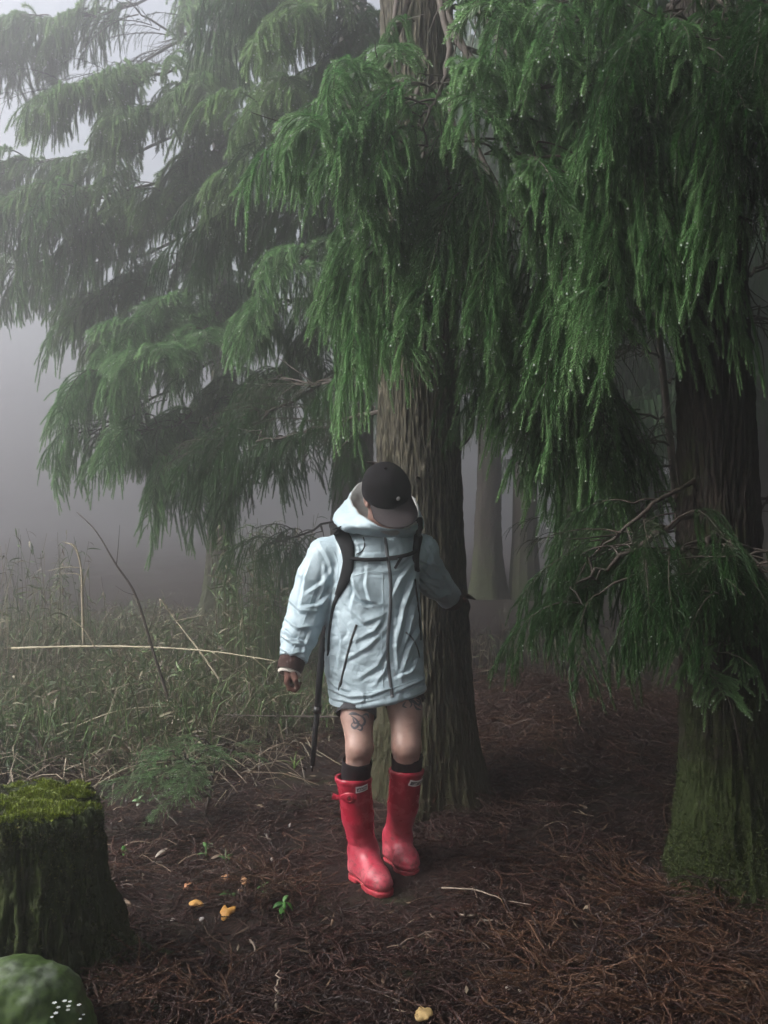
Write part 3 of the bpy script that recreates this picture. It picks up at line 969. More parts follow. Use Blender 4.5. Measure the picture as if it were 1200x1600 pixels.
far = [(762, 13.5, 0.19, 'dim slim fogbound trunk close behind the thick cedar', 2.4, 8, 14),
       (893, 10.5, 0.19, 'dim fogbound trunk under the weeping sprays, broader than its slim neighbour', 3.2, 8, 14),
       (1010, 14.0, 0.24, 'pale ghostly cedar behind the bare sapling', 3.0, 8.8, 14)]
for i, (px, d, r, lab, z0, z1, n) in enumerate(far):
    x, y = W(px, 800, d).x, d
    T = Tree('cedar_tree', (x, y, hg(x, y)), lab, 'cedars fading into the fog')
    T.dense = 1.0
    T.trunk(trunk_mesh('trunk', [(0, 0, -0.1), (0, 0, 1), (0.03, 0, 3), (0, 0, 9.0)], [r * 1.3, r * 1.05, r * 0.9, r * 0.5], 48, 80, M_BARK_FAR, 0.02, r * 0.5, 0.4, 5, 60 + i, 0))
    if px > 100:
        coarse_crown(T, lambda z: (x, y), 4.2, 9.1, 60, 2.5, M_NEEDLE_D)  # extra crown added over each far trunk to block sky light
    T.auto(lambda z: (x, y), z0, z1, n, 2.0 if px > 100 else 1.3, ['pale', 'dark'] if px < 500 else ['dark', 'thin'], 1.7, per=6)

# --- added trees round and behind the camera, placed to keep light off the fog ---
def build_shading_woods():
    rng = np.random.default_rng(77)
    mb = MB()
    for (x, y, zb, l, n) in ((-2.9, -0.8, 2.4, 2.0, 110), (3.0, 0.9, 2.8, 2.4, 90), (1.2, -1.6, 2.9, 2.6, 90), (-1.6, -2.6, 3.2, 2.4, 70), (4.6, 4.4, 2.6, 2.4, 90), (4.6, -1.5, 2.0, 2.8, 70), (5.8, 7.8, 2.2, 2.6, 80), (4.9, 11.0, 2.4, 2.6, 80), (2.2, 13.5, 3.0, 2.6, 80), (7.5, 14.0, 2.4, 2.6, 80), (4.6, 17.0, 2.6, 2.6, 70), (0.2, 16.5, 3.2, 2.4, 60), (9.5, 9.5, 2.2, 2.6, 60)):
        p = np.array([(x, y, -0.1), (x, y, 1.0), (x + 0.02, y, 4.0), (x, y, 9.0)])
        mb.tube(p, [0.28, 0.2, 0.17, 0.06], 12, 0.2, 1)
        for k in range(n):
            z = zb + (9.0 - zb) * (k + rng.random()) / n
            a = rng.uniform(0, 6.283)
            ll = l * rng.uniform(0.75, 1.1) * (1 - 0.6 * (z - zb) / (9.0 - zb))
            d = np.array([math.cos(a), math.sin(a), 0.1])
            path = grow((x, y, z), d, ll, 0.25, 0.15, rng, ds=0.1)
            pe = path[-1]
            if y > 7 or not (pe[1] > 0 and abs(pe[0]) < 0.5 * pe[1] + 0.3 and pe[2] < CAMZ + 0.63 * pe[1] + 0.2):
                mb.tube(path, np.linspace(0.022, 0.004, len(path)), 4, 0.2, 1, False)
            m = int(ll * 60)
            u = rng.uniform(0.2, 1.0, m) * (len(path) - 1)
            i = np.minimum(u.astype(int), len(path) - 2)
            q = path[i] + (path[i + 1] - path[i]) * (u - i)[:, None]
            sd = np.array([-d[1], d[0], 0.0])
            q = q + sd * rng.uniform(-0.55, 0.55, m)[:, None]
            hang = np.array([0, 0, -1.0]) * rng.uniform(0.2, 0.5, m)[:, None] + rng.normal(0, 0.06, (m, 3))
            low = q[:, 2] + hang[:, 2]
            keep = (y > 7) | ~((q[:, 1] > -0.2) & (np.abs(q[:, 0]) < 0.52 * q[:, 1] + 0.5) & (low < CAMZ + 0.66 * q[:, 1] + 0.4))
            q, hang = q[keep], hang[keep]
            m = len(q)
            if not m:
                continue
            w = rng.normal(0, 1, (m, 3))
            w[:, 2] = 0
            w = w / np.linalg.norm(w, axis=1, keepdims=True) * rng.uniform(0.012, 0.025, m)[:, None]
            V = np.stack([q + w, q - w, q + hang - w * 0.4, q + hang + w * 0.4], 1).reshape(-1, 3)
            mb.add(V, None, np.arange(4 * m).reshape(-1, 4), np.repeat(rng.uniform(0, 0.5, m), 4), 0)
    o = mb.build('forest', [M_NEEDLE_D, M_BARK_FAR])
    tag(o, 'added cedar woods, mostly out of view, shading the fog and the right side', None, None, 'stuff')


build_shading_woods()

# ------------------------------------------------------------------ signed distance toolkit
class Field:
    def __init__(s, lo, hi, h):
        s.lo, s.h = np.array(lo, float), h
        s.n = np.ceil((np.array(hi, float) - s.lo) / h).astype(int) + 1
        s.F = np.full(s.n, 0.2, np.float32)
        s.ax = [s.lo[k] + np.arange(s.n[k]) * h for k in range(3)]

    def _box(s, lo, hi, pad):
        i0 = np.maximum(0, np.floor((np.array(lo) - pad - s.lo) / s.h).astype(int))
        i1 = np.minimum(s.n, np.ceil((np.array(hi) + pad - s.lo) / s.h).astype(int) + 1)
        sl = tuple(slice(a, max(a, b)) for a, b in zip(i0, i1))
        return sl, np.meshgrid(*[s.ax[k][sl[k]] for k in range(3)], indexing='ij')

    def _mix(s, sl, d, k, op='add'):
        d = d.astype(np.float32)
        a = s.F[sl]
        if op == 'sub':
            a, d = -a, d
            h = np.clip(0.5 + 0.5 * (d - a) / k, 0, 1) if k else (d > a).astype(np.float32)
            r = d * (1 - h) + a * h - (k * h * (1 - h) if k else 0)
            s.F[sl] = -r
            return
        if k <= 0:
            s.F[sl] = np.minimum(a, d)
            return
        h = np.clip(0.5 + 0.5 * (d - a) / k, 0, 1)
        s.F[sl] = d * (1 - h) + a * h - k * h * (1 - h)

    def cone(s, a, b, ra, rb, k=0.02, op='add', flat=None):
        """capsule from a to b with radii ra -> rb; flat=(axis vector, factor) squeezes the section along the axis."""
        a, b = np.array(a, float), np.array(b, float)
        r = max(ra, rb)
        sl, (X, Y, Z) = s._box(np.minimum(a, b) - r, np.maximum(a, b) + r, 0.08)
        P = np.stack([X, Y, Z], -1) - a
        ba = b - a
        t = np.clip((P @ ba) / (ba @ ba + 1e-12), 0, 1)
        Q = P - t[..., None] * ba
        if flat is not None:
            ax = np.array(flat[0], float)
            ax /= np.linalg.norm(ax)
            c = Q @ ax
            Q = Q + (c * (1 / flat[1] - 1))[..., None] * ax
        d = np.linalg.norm(Q, axis=-1) - (ra + (rb - ra) * t)
        if flat is not None:
            d = d * min(1, flat[1] * 1.25)
        s._mix(sl, d, k, op)

    def chain(s, pts, rad, k=0.02, op='add', flat=None):
        for i in range(len(pts) - 1):
            s.cone(pts[i], pts[i + 1], rad[i], rad[i + 1], k, op, flat)

    def ellipsoid(s, c, r, Rm=None, k=0.02, op='add'):
        c, r = np.array(c, float), np.array(r, float)
        m = r.max()
        sl, (X, Y, Z) = s._box(c - m, c + m, 0.06)
        P = np.stack([X, Y, Z], -1) - c
        if Rm is not None:
            P = P @ np.array(Rm)          # columns of Rm are the local axes
        q = np.linalg.norm(P / r, axis=-1)
        q2 = np.linalg.norm(P / (r * r), axis=-1)
        d = np.where(q < 1e-6, -r.min(), q * (q - 1) / np.maximum(q2, 1e-9))
        s._mix(sl, d, k, op)

    def loft(s, zs, cx, cyy, rx, ry, k=0.03, p=2.0):
        o = np.argsort(zs)
        zs, cx, cyy, rx, ry = (np.array(v, float)[o] for v in (zs, cx, cyy, rx, ry))
        lo = (min(cx - rx), min(cyy - ry), zs[0])
        hi = (max(cx + rx), max(cyy + ry), zs[-1])
        sl, (X, Y, Z) = s._box(lo, hi, 0.08)
        I = lambda v: np.interp(Z, zs, v)
        a, b = I(rx), I(ry)
        q = (np.abs((X - I(cx)) / a) ** p + np.abs((Y - I(cyy)) / b) ** p) ** (1 / p)
        d = (q - 1) * np.minimum(a, b)
        d = np.maximum(d, np.maximum(zs[0] - Z, Z - zs[-1]))
        s._mix(sl, d, k)

    def plane(s, p, n):
        """keep the side where (x-p).n < 0"""
        n = np.array(n, float)
        n /= np.linalg.norm(n)
        X, Y, Z = np.meshgrid(*s.ax, indexing='ij', sparse=True)
        d = (X - p[0]) * n[0] + (Y - p[1]) * n[1] + (Z - p[2]) * n[2]
        s.F = np.maximum(s.F, d.astype(np.float32))

    def nets(s):
        F = s.F
        S = F < 0
        nx, ny, nz = F.shape
        c = [S[i:nx - 1 + i, j:ny - 1 + j, k:nz - 1 + k] for i in (0, 1) for j in (0, 1) for k in (0, 1)]
        anyc = c[0].copy()
        allc = c[0].copy()
        for q in c[1:]:
            anyc |= q
            allc &= q
        act = anyc & ~allc
        I = np.argwhere(act)
        idx = np.full(act.shape, -1, np.int32)
        idx[act] = np.arange(len(I))
        acc = np.zeros((len(I), 3))
        cnt = np.zeros(len(I))
        offs = [(i, j, k) for i in (0, 1) for j in (0, 1) for k in (0, 1)]
        val = {o: F[I[:, 0] + o[0], I[:, 1] + o[1], I[:, 2] + o[2]] for o in offs}
        for a in offs:
            for ax in range(3):
                if a[ax] == 0:
                    b = list(a)
                    b[ax] = 1
                    fa, fb = val[a], val[tuple(b)]
                    m = (fa < 0) != (fb < 0)
                    t = np.where(m, fa / np.where(m, fa - fb, 1), 0)
                    p = np.tile(np.array(a, float), (len(I), 1))
                    p[:, ax] += t
                    acc[m] += p[m]
                    cnt[m] += 1
        V = s.lo + (I + acc / cnt[:, None]) * s.h
        Q = []
        for ax in range(3):
            u, v = (ax + 1) % 3, (ax + 2) % 3
            sh = list(F.shape)
            sa = [slice(None)] * 3
            sb_ = [slice(None)] * 3
            sa[ax], sb_[ax] = slice(0, sh[ax] - 1), slice(1, sh[ax])
            ch = S[tuple(sa)] != S[tuple(sb_)]
            E = np.argwhere(ch)
            E = E[(E[:, u] > 0) & (E[:, v] > 0) & (E[:, u] < sh[u] - 1) & (E[:, v] < sh[v] - 1)]
            ins = S[E[:, 0], E[:, 1], E[:, 2]]

            def cell(du, dv):
                C = E.copy()
                C[:, u] += du
                C[:, v] += dv
                return idx[C[:, 0], C[:, 1], C[:, 2]]
            q = np.stack([cell(-1, -1), cell(0, -1), cell(0, 0), cell(-1, 0)], 1)
            q[~ins] = q[~ins][:, ::-1]
            Q.append(q)
        Q = np.concatenate(Q)
        Q = Q[(Q >= 0).all(1)]
        return V, Q


def vnormals(V, Q):
    n = np.cross(V[Q[:, 2]] - V[Q[:, 0]], V[Q[:, 3]] - V[Q[:, 1]])
    N = np.zeros_like(V)
    for k in range(4):
        np.add.at(N, Q[:, k], n)
    return N / (np.linalg.norm(N, axis=1, keepdims=True) + 1e-12)


def relax(V, Q, it=2, f=0.5):
    for _ in range(it):
        A = np.zeros_like(V)
        C = np.zeros(len(V))
        for k in range(4):
            a, b = Q[:, k], Q[:, (k + 1) % 4]
            np.add.at(A, a, V[b])
            np.add.at(C, a, 1)
        V = V * (1 - f) + f * A / np.maximum(C, 1)[:, None]
    return V


def to_px(V):
    return np.stack([600 + F * V[:, 0] / V[:, 1], 800 - F * (V[:, 2] - CAMZ) / V[:, 1]], 1)


def bvh_of(V, Q):
    return BVHTree.FromPolygons([tuple(v) for v in V], [tuple(int(i) for i in q) for q in Q])


def cast(bvh, px, py):
    o = Vector((0, 0, CAMZ))
    d = Vector(((px - 600) / F, 1, -(py - 800) / F)).normalized()
    return bvh.ray_cast(o, d)[:2]


def ribbon(name, bvh, pts, width, thick, mat, parent, n=40, lift=0.0, fall=3.3, widths=None, ends=True):
    """A strap or tape laid on a surface along picture points; a real band with thickness."""
    PP = smooth_path([(p[0], p[1], 0) for p in pts], n)
    pos, nor = [], []
    for p in PP:
        h, nn = cast(bvh, p[0], p[1])
        if h is None:
            if pos:
                h = W(p[0], p[1], pos[-1].y)
                nn = nor[-1]
            else:
                h = W(p[0], p[1], fall)
                nn = Vector((0, -1, 0))
        pos.append(h)
        nor.append(nn)
    pos = np.array([tuple(p) for p in pos])
    nor = np.array([tuple(p) for p in nor])
    for _ in range(3):
        pos[1:-1] = 0.5 * pos[1:-1] + 0.25 * (pos[:-2] + pos[2:])
        nor[1:-1] = 0.5 * nor[1:-1] + 0.25 * (nor[:-2] + nor[2:])
    nor /= np.linalg.norm(nor, axis=1, keepdims=True)
    pos = pos + nor * lift
    t = np.gradient(pos, axis=0)
    t /= np.linalg.norm(t, axis=1, keepdims=True)
    s = np.cross(t, nor)
    s /= np.linalg.norm(s, axis=1, keepdims=True) + 1e-9
    w = np.full(n, width) if widths is None else np.interp(np.linspace(0, 1, n), np.linspace(0, 1, len(widths)), widths)
    w = (w / 2)[:, None]
    prof = [(-1, -0.6), (-1, 0.35), (-0.75, 0.85), (0, 1.0), (0.75, 0.85), (1, 0.35), (1, -0.6)]
    V = np.stack([pos + s * w * a + nor * thick * b for a, b in prof], 1)
    m = len(prof)
    Q = [(i * m + k, i * m + k + 1, (i + 1) * m + k + 1, (i + 1) * m + k) for i in range(n - 1) for k in range(m - 1)]
    Q += [(i * m + m - 1, i * m, (i + 1) * m, (i + 1) * m + m - 1) for i in range(n - 1)]
    mb = MB()
    mb.add(V.reshape(-1, 3), [(0, k, k + 1) for k in range(1, m - 1)] + [((n - 1) * m, (n - 1) * m + k + 1, (n - 1) * m + k) for k in range(1, m - 1)], Q)
    o = mb.build(name, [mat], parent, True)
    return o


def ring_loft(name, rings, mat, parent, seg=64, midx=None, mats=None, closed_end=False, smooth=True, wob=0.0):
    """rings: list of closed loops of points with equal counts."""
    RR = []
    for r in rings:
        P = np.array([tuple(p) for p in r], float)
        Pc = np.concatenate([P[-1:], P, P[:2]])
        m = len(P)
        out = []
        for u in np.linspace(0, m, seg, endpoint=False):
            i = int(u)
            t = u - i
            a, b, c, d = Pc[i], Pc[i + 1], Pc[i + 2], Pc[(i + 3) if i + 3 < len(Pc) else 3 - 1]
            out.append(0.5 * (2 * b + (c - a) * t + (2 * a - 5 * b + 4 * c - d) * t * t + (3 * b - a - 3 * c + d) * t ** 3))
        RR.append(np.array(out))
    RR = np.array(RR)
    # add in-between rings
    k = len(RR)
    U = np.linspace(0, k - 1, (k - 1) * 5 + 1)
    full = np.stack([smooth_path(RR[:, j], len(U)) for j in range(seg)], 1)
    V = full.reshape(-1, 3)
    if wob:
        V = V + wob * np.stack([vfbm(V * 22 + q, 3) for q in (3, 31, 77)], 1)
    n = len(U)
    Q = [(i * seg + j, i * seg + (j + 1) % seg, (i + 1) * seg + (j + 1) % seg, (i + 1) * seg + j) for i in range(n - 1) for j in range(seg)]
    mi = None
    if midx is not None:
        mi = [np.array([midx[min(int(U[i] + 1e-6), k - 2)] for i in range(n - 1) for j in range(seg)])]
    me = mk_mesh(name, V, [np.array(Q)], mats or [mat], mi, smooth)
    return link(name, me, parent), V, np.array(Q)


# ------------------------------------------------------------------ the hiker
PERSON = empty('person', (0.0, 0, 0))
tag(PERSON, 'hiker in pale blue rain jacket, black cap and red rubber boots, looking down', 'person')


def skin_mat():
    m, nt, b = new_mat('skin')
    L = nt.links
    v = coords(nt)
    f = noise_tex(nt, v, 11, 5, 0.65, 0.6)
    g = noise_tex(nt, v, 160, 3)
    r = ramp(nt, [(0.28, (0.22, 0.125, 0.10)), (0.48, (0.36, 0.225, 0.185)), (0.72, (0.45, 0.295, 0.25))])
    L.new(f, r.inputs[0])
    L.new(r.outputs[0], b.inputs['Base Color'])
    b.inputs['Roughness'].default_value = 0.48
    b.inputs['Subsurface Weight'].default_value = 0.12
    b.inputs['Subsurface Radius'].default_value = (0.012, 0.005, 0.003)
    b.inputs['Subsurface Scale'].default_value = 0.6
    bump(nt, b, g, 0.12, 0.001)
    return m


def jacket_mat():
    m, nt, b = new_mat('jacket_shell')
    L = nt.links
    v = coords(nt)
    f = noise_tex(nt, v, 7, 5, 0.6)
    g = noise_tex(nt, v, 28, 5, 0.65, 1.5)
    w = noise_tex(nt, v, 900, 2)
    r = ramp(nt, [(0.3, (0.36, 0.465, 0.52)), (0.7, (0.42, 0.53, 0.585))])
    L.new(f, r.inputs[0])
    L.new(r.outputs[0], b.inputs['Base Color'])
    b.inputs['Roughness'].default_value = 0.42
    b.inputs['Specular IOR Level'].default_value = 0.45
    b.inputs['Sheen Weight'].default_value = 0.05
    vo = node(nt, 'ShaderNodeTexVoronoi', Scale=17.0)
    wv = node(nt, 'ShaderNodeTexNoise', Scale=6.0, Detail=3)
    L.new(v, wv.inputs['Vector'])
    va = nt.nodes.new('ShaderNodeVectorMath')
    va.operation = 'MULTIPLY_ADD'
    L.new(wv.outputs['Color'], va.inputs[0])
    va.inputs[1].default_value = (0.14, 0.14, 0.14)
    L.new(v, va.inputs[2])
    L.new(va.outputs[0], vo.inputs['Vector'])
    hh = nt.nodes.new('ShaderNodeMath')
    hh.operation = 'MULTIPLY_ADD'
    L.new(vo.outputs['Distance'], hh.inputs[0])
    hh.inputs[1].default_value = 0.8
    L.new(g, hh.inputs[2])
    b1 = node(nt, 'ShaderNodeBump', Strength=0.5, Distance=0.007)
    L.new(hh.outputs[0], b1.inputs['Height'])
    b2 = node(nt, 'ShaderNodeBump', Strength=0.15, Distance=0.0006)
    L.new(w, b2.inputs['Height'])
    L.new(b1.outputs[0], b2.inputs['Normal'])
    L.new(b2.outputs[0], b.inputs['Normal'])
    return m


def boot_mat():
    m, nt, b = new_mat('red_rubber')
    L = nt.links
    v = coords(nt)
    f = noise_tex(nt, v, 16, 6, 0.65)
    g = noise_tex(nt, v, 70, 5, 0.7)
    sx = nt.nodes.new('ShaderNodeSeparateXYZ')
    L.new(v, sx.inputs[0])
    mr = node(nt, 'ShaderNodeMapRange')
    mr.inputs['From Min'].default_value = 0.02
    mr.inputs['From Max'].default_value = 0.30
    mr.inputs['To Min'].default_value = 0.28
    mr.inputs['To Max'].default_value = -0.12
    L.new(sx.outputs['Z'], mr.inputs['Value'])
    ad = nt.nodes.new('ShaderNodeMath')
    ad.operation = 'ADD'
    L.new(f, ad.inputs[0])
    L.new(mr.outputs[0], ad.inputs[1])
    r = ramp(nt, [(0.36, (0.34, 0.014, 0.034)), (0.62, (0.44, 0.035, 0.066)), (0.85, (0.53, 0.11, 0.14))])
    L.new(ad.outputs[0], r.inputs[0])
    # mud splashes low on the foot
    mm = nt.nodes.new('ShaderNodeMath')
    mm.operation = 'MULTIPLY_ADD'
    L.new(mr.outputs[0], mm.inputs[0])
    mm.inputs[1].default_value = 0.55
    L.new(g, mm.inputs[2])
    rm = ramp(nt, [(0.62, (0, 0, 0)), (0.76, (0.7, 0.7, 0.7))])
    L.new(mm.outputs[0], rm.inputs[0])
    c = mixc(nt, r.outputs[0], (0.10, 0.05, 0.04), rm.outputs[0])
    L.new(c, b.inputs['Base Color'])
    rr = ramp(nt, [(0.3, (0.20, 0.20, 0.20)), (0.8, (0.5, 0.5, 0.5))])
    L.new(ad.outputs[0], rr.inputs[0])
    L.new(rr.outputs[0], b.inputs['Roughness'])
    bump(nt, b, g, 0.12, 0.002)
    return m


M_SKIN = skin_mat()
M_JACKET = jacket_mat()
M_BOOT = boot_mat()
M_SOLE = simple_mat('sole_rubber', (0.36, 0.03, 0.045), 0.6, 0.5, 30)
M_CAP = simple_mat('black_cotton', (0.009, 0.008, 0.0095), 0.9, 0.3, 300, 0.3, 0.001, 0.12)
M_BRIM = simple_mat('brim_cotton', (0.030, 0.024, 0.026), 0.8, 0.3, 300, 0.3, 0.001, 0.3)
M_SOCK = simple_mat('black_wool', (0.012, 0.010, 0.012), 0.95, 0.3, 220, 0.6, 0.002, 0.15)
M_SHORTS = simple_mat('charcoal_cloth', (0.05, 0.05, 0.055), 0.85, 0.25, 120, 0.4, 0.002, 0.25)
M_STRAP = simple_mat('black_webbing', (0.010, 0.010, 0.011), 0.8, 0.25, 260, 0.4, 0.001, 0.15)
M_ZIP = simple_mat('zip_tape', (0.07, 0.075, 0.085), 0.45, 0.3, 200)
M_LINING = simple_mat('hood_lining', (0.34, 0.345, 0.34), 0.6, 0.15, 40)
M_CUFF = simple_mat('brown_fleece', (0.055, 0.032, 0.028), 0.9, 0.35, 140, 0.5, 0.003, 0.2)
M_GLOVE = simple_mat('brown_glove', (0.11, 0.052, 0.040), 0.8, 0.35, 120, 0.3, 0.001, 0.25)
M_PALE = simple_mat('pale_rim', (0.62, 0.58, 0.52), 0.6, 0.1, 80)
M_HAIR = simple_mat('dark_hair', (0.035, 0.022, 0.016), 0.5, 0.4, 200, 0.6, 0.003)
M_INK = simple_mat('tattoo_ink', (0.055, 0.06, 0.075), 0.55, 0.25, 90)
M_WHITE = simple_mat('label_white', (0.75, 0.73, 0.72), 0.45, 0.05, 60)
M_BLACK = simple_mat('label_black', (0.012, 0.012, 0.013), 0.4, 0.1, 60)

# head frame
HC = W(604, 770, 3.27)
fw = Vector((0.37, -0.70, -0.60)).normalized()
up = Vector((-0.06, -0.55, 0.80))
up = (up - fw * up.dot(fw)).normalized()
rt = fw.cross(up).normalized()            # the wearer's own right, picture left
if rt.x > 0:
    rt = -rt


def hp(f, s, u):
    return HC + fw * f + rt * s + up * u


HR = np.array([tuple(rt), tuple(fw), tuple(up)]).T


def build_body():
    fd = Field((-0.47, 2.98, 0.02), (0.43, 4.02, 1.66), 0.0042)
    # head
    fd.ellipsoid(hp(-0.012, 0, 0.012), (0.074, 0.094, 0.090), HR, 0.0)
    fd.ellipsoid(hp(0.030, 0, -0.060), (0.056, 0.058, 0.068), HR, 0.035)
    fd.ellipsoid(hp(0.052, 0, -0.108), (0.026, 0.026, 0.020), HR, 0.03)          # chin
    for sg in (-1, 1):
        fd.cone(hp(-0.025, 0.060 * sg, -0.055), hp(0.045, 0.022 * sg, -0.103), 0.016, 0.014, 0.025)   # jaw line
        fd.ellipsoid(hp(0.060, 0.036 * sg, -0.040), (0.026, 0.020, 0.020), HR, 0.03)   # cheek
        fd.ellipsoid(hp(0.086, 0.031 * sg, -0.006), (0.014, 0.010, 0.009), HR, 0.01, 'sub')
        fd.ellipsoid(hp(0.074, 0.031 * sg, -0.006), (0.012, 0.012, 0.012), HR, 0.004)   # eye
        # ear: rim and bowl
        fd.ellipsoid(hp(-0.010, 0.077 * sg, -0.022), (0.011, 0.020, 0.032), HR, 0.008)
        fd.ellipsoid(hp(-0.004, 0.087 * sg, -0.020), (0.007, 0.011, 0.019), HR, 0.004, 'sub')
    fd.cone(hp(0.088, 0, 0.004), hp(0.106, 0, -0.034), 0.007, 0.012, 0.014)          # nose
    fd.cone(hp(0.082, -0.018, -0.066), hp(0.082, 0.018, -0.066), 0.0075, 0.0075, 0.012)   # lips
    fd.cone(hp(0.080, -0.015, -0.076), hp(0.080, 0.015, -0.076), 0.0075, 0.0075, 0.008)
    # neck and trunk inside the jacket
    nb = W(594, 858, 3.43)
    fd.cone(hp(-0.035, 0, -0.07), nb, 0.055, 0.062, 0.03)
    ch, hip = W(590, 920, 3.40), W(592, 1050, 3.38)
    fd.cone(nb, ch, 0.06, 0.095, 0.05)
    fd.cone(ch, hip, 0.10, 0.105, 0.05)
    # picture-left leg
    A = [W(562, 1062, 3.37), W(558, 1118, 3.286), W(562, 1168, 3.225), W(557, 1205, 3.25), W(558, 1260, 3.285), W(566, 1332, 3.325)]
    fd.chain(A, [0.075, 0.060, 0.0495, 0.043, 0.038, 0.030], 0.018)
    fd.ellipsoid(A[2] + Vector((0.002, -0.028, 0.0)), (0.022, 0.017, 0.024), None, 0.015)
    fd.ellipsoid(A[2] + Vector((0.002, -0.052, -0.050)), (0.022, 0.010, 0.014), None, 0.02, 'sub')
    fd.ellipsoid(A[3] + Vector((0.0, 0.010, -0.06)), (0.030, 0.028, 0.06), None, 0.02)
    Bl = [W(626, 1062, 3.38), W(633, 1110, 3.33), W(635, 1166, 3.27), W(634, 1200, 3.31), W(630, 1250, 3.38), W(619, 1312, 3.48)]
    fd.chain(Bl, [0.075, 0.064, 0.054, 0.046, 0.038, 0.030], 0.018)
    fd.ellipsoid(Bl[2] + Vector((0.002, -0.030, 0.0)), (0.024, 0.017, 0.026), None, 0.015)
    fd.ellipsoid(Bl[2] + Vector((0.002, -0.056, -0.052)), (0.024, 0.010, 0.014), None, 0.02, 'sub')
    fd.ellipsoid(Bl[3] + Vector((0.0, 0.010, -0.06)), (0.030, 0.028, 0.06), None, 0.02)
    # feet inside the boots
    fd.cone(W(566, 1340, 3.33), W(582, 1370, 3.22), 0.030, 0.020, 0.02)
    fd.cone(W(618, 1318, 3.48), W(630, 1345, 3.40), 0.030, 0.020, 0.02)
    # arms
    fd.chain([W(535, 866, 3.42), W(484, 945, 3.37), W(457, 1028, 3.27), W(454, 1044, 3.25)], [0.032, 0.034, 0.028, 0.026], 0.01)
    fd.chain([W(640, 868, 3.44), W(674, 903, 3.57), W(703, 936, 3.82), W(708, 945, 3.865)], [0.032, 0.032, 0.028, 0.025], 0.01)
    # picture-left hand: relaxed, fingers curled, thumb towards the camera
    wr = W(454, 1044, 3.25)
    kn = W(452, 1063, 3.245)
    for j, (oy, ln) in enumerate(((-0.030, 0.9), (-0.010, 1.0), (0.011, 0.95), (0.031, 0.75))):
        k0 = kn + Vector((-0.004, oy, 0.003 * (j == 1) - 0.006 * (j == 3)))
        fd.cone(wr + Vector((0, oy * 0.55, 0.004)), k0, 0.0165, 0.0125, 0.014)
        p1 = k0 + Vector((0.008, oy * 0.06, -0.028 * ln))
        p2 = p1 + Vector((0.022, 0, -0.006 * ln))
        p3 = p2 + Vector((0.012, 0, 0.014))
        fd.chain([k0, p1, p2, p3], [0.0108, 0.0094, 0.0086, 0.0074], 0.003)
    t0 = wr + Vector((0.012, -0.026, -0.010))
    fd.chain([t0, t0 + Vector((0.012, -0.020, -0.026)), t0 + Vector((0.020, -0.014, -0.052))], [0.0145, 0.0110, 0.0085], 0.006)
    # picture-right hand: laid on the bark
    wr = W(708, 945, 3.865)
    for j, (ox, oz, ln) in enumerate(((-0.026, 0.012, 0.9), (-0.008, 0.017, 1.0), (0.011, 0.012, 0.95), (0.027, 0.0, 0.75))):
        k0 = wr + Vector((0.010 + ox, 0.050, 0.008 + oz))
        fd.cone(wr + Vector((ox * 0.5, 0.0, oz * 0.4)), k0, 0.0150, 0.0120, 0.012)
        p1 = k0 + Vector((0.020 * ln, 0.022, -0.004 + ox * 0.4))
        p2 = p1 + Vector((0.012 * ln, 0.018, -0.004))
        p3 = p2 + Vector((0.006, 0.014, -0.002))
        fd.chain([k0, p1, p2, p3], [0.0105, 0.0092, 0.0084, 0.0074], 0.003)
    t0 = wr + Vector((-0.022, 0.012, -0.002))
    fd.chain([t0, t0 + Vector((-0.026, 0.022, 0.006)), t0 + Vector((-0.040, 0.044, 0.018))], [0.0135, 0.0105, 0.0085], 0.006)
    V, Q = fd.nets()
    V = relax(V, Q, 1, 0.4)
    C = V[Q].mean(1)
    gl = ((C[:, 1] > 3.835) | ((C[:, 0] < W(480, 0, 3.25).x) & (C[:, 2] < W(0, 1043, 3.25).z) & (C[:, 2] > 0.6))).astype(np.int32)
    link('body', mk_mesh('body', V, [Q], [M_SKIN, M_GLOVE], [gl], True), PERSON)
    return V, Q


BODY = build_body()
BODY_BVH = bvh_of(*BODY)

# hair under the cap
fd = Field((-0.12, 3.1, 1.3), (0.14, 3.5, 1.66), 0.004)
fd.ellipsoid(hp(-0.022, 0, 0.010), (0.0795, 0.094, 0.094), HR, 0.0)
fd.ellipsoid(hp(-0.060, 0, -0.040), (0.058, 0.040, 0.050), HR, 0.03)
fd.plane(hp(0.030, 0, 0.0), tuple(fw))
fd.plane(hp(-0.03, 0, -0.075), tuple(-up + fw * 0.2))
fd.ellipsoid(hp(-0.006, 0.085, -0.022), (0.028, 0.030, 0.036), HR, 0.004, 'sub')
fd.ellipsoid(hp(-0.006, -0.085, -0.022), (0.028, 0.030, 0.036), HR, 0.004, 'sub')
hv, hq = fd.nets()
link('hair', mk_mesh('hair', relax(hv, hq, 1), [hq], [M_HAIR], None, True), PERSON)


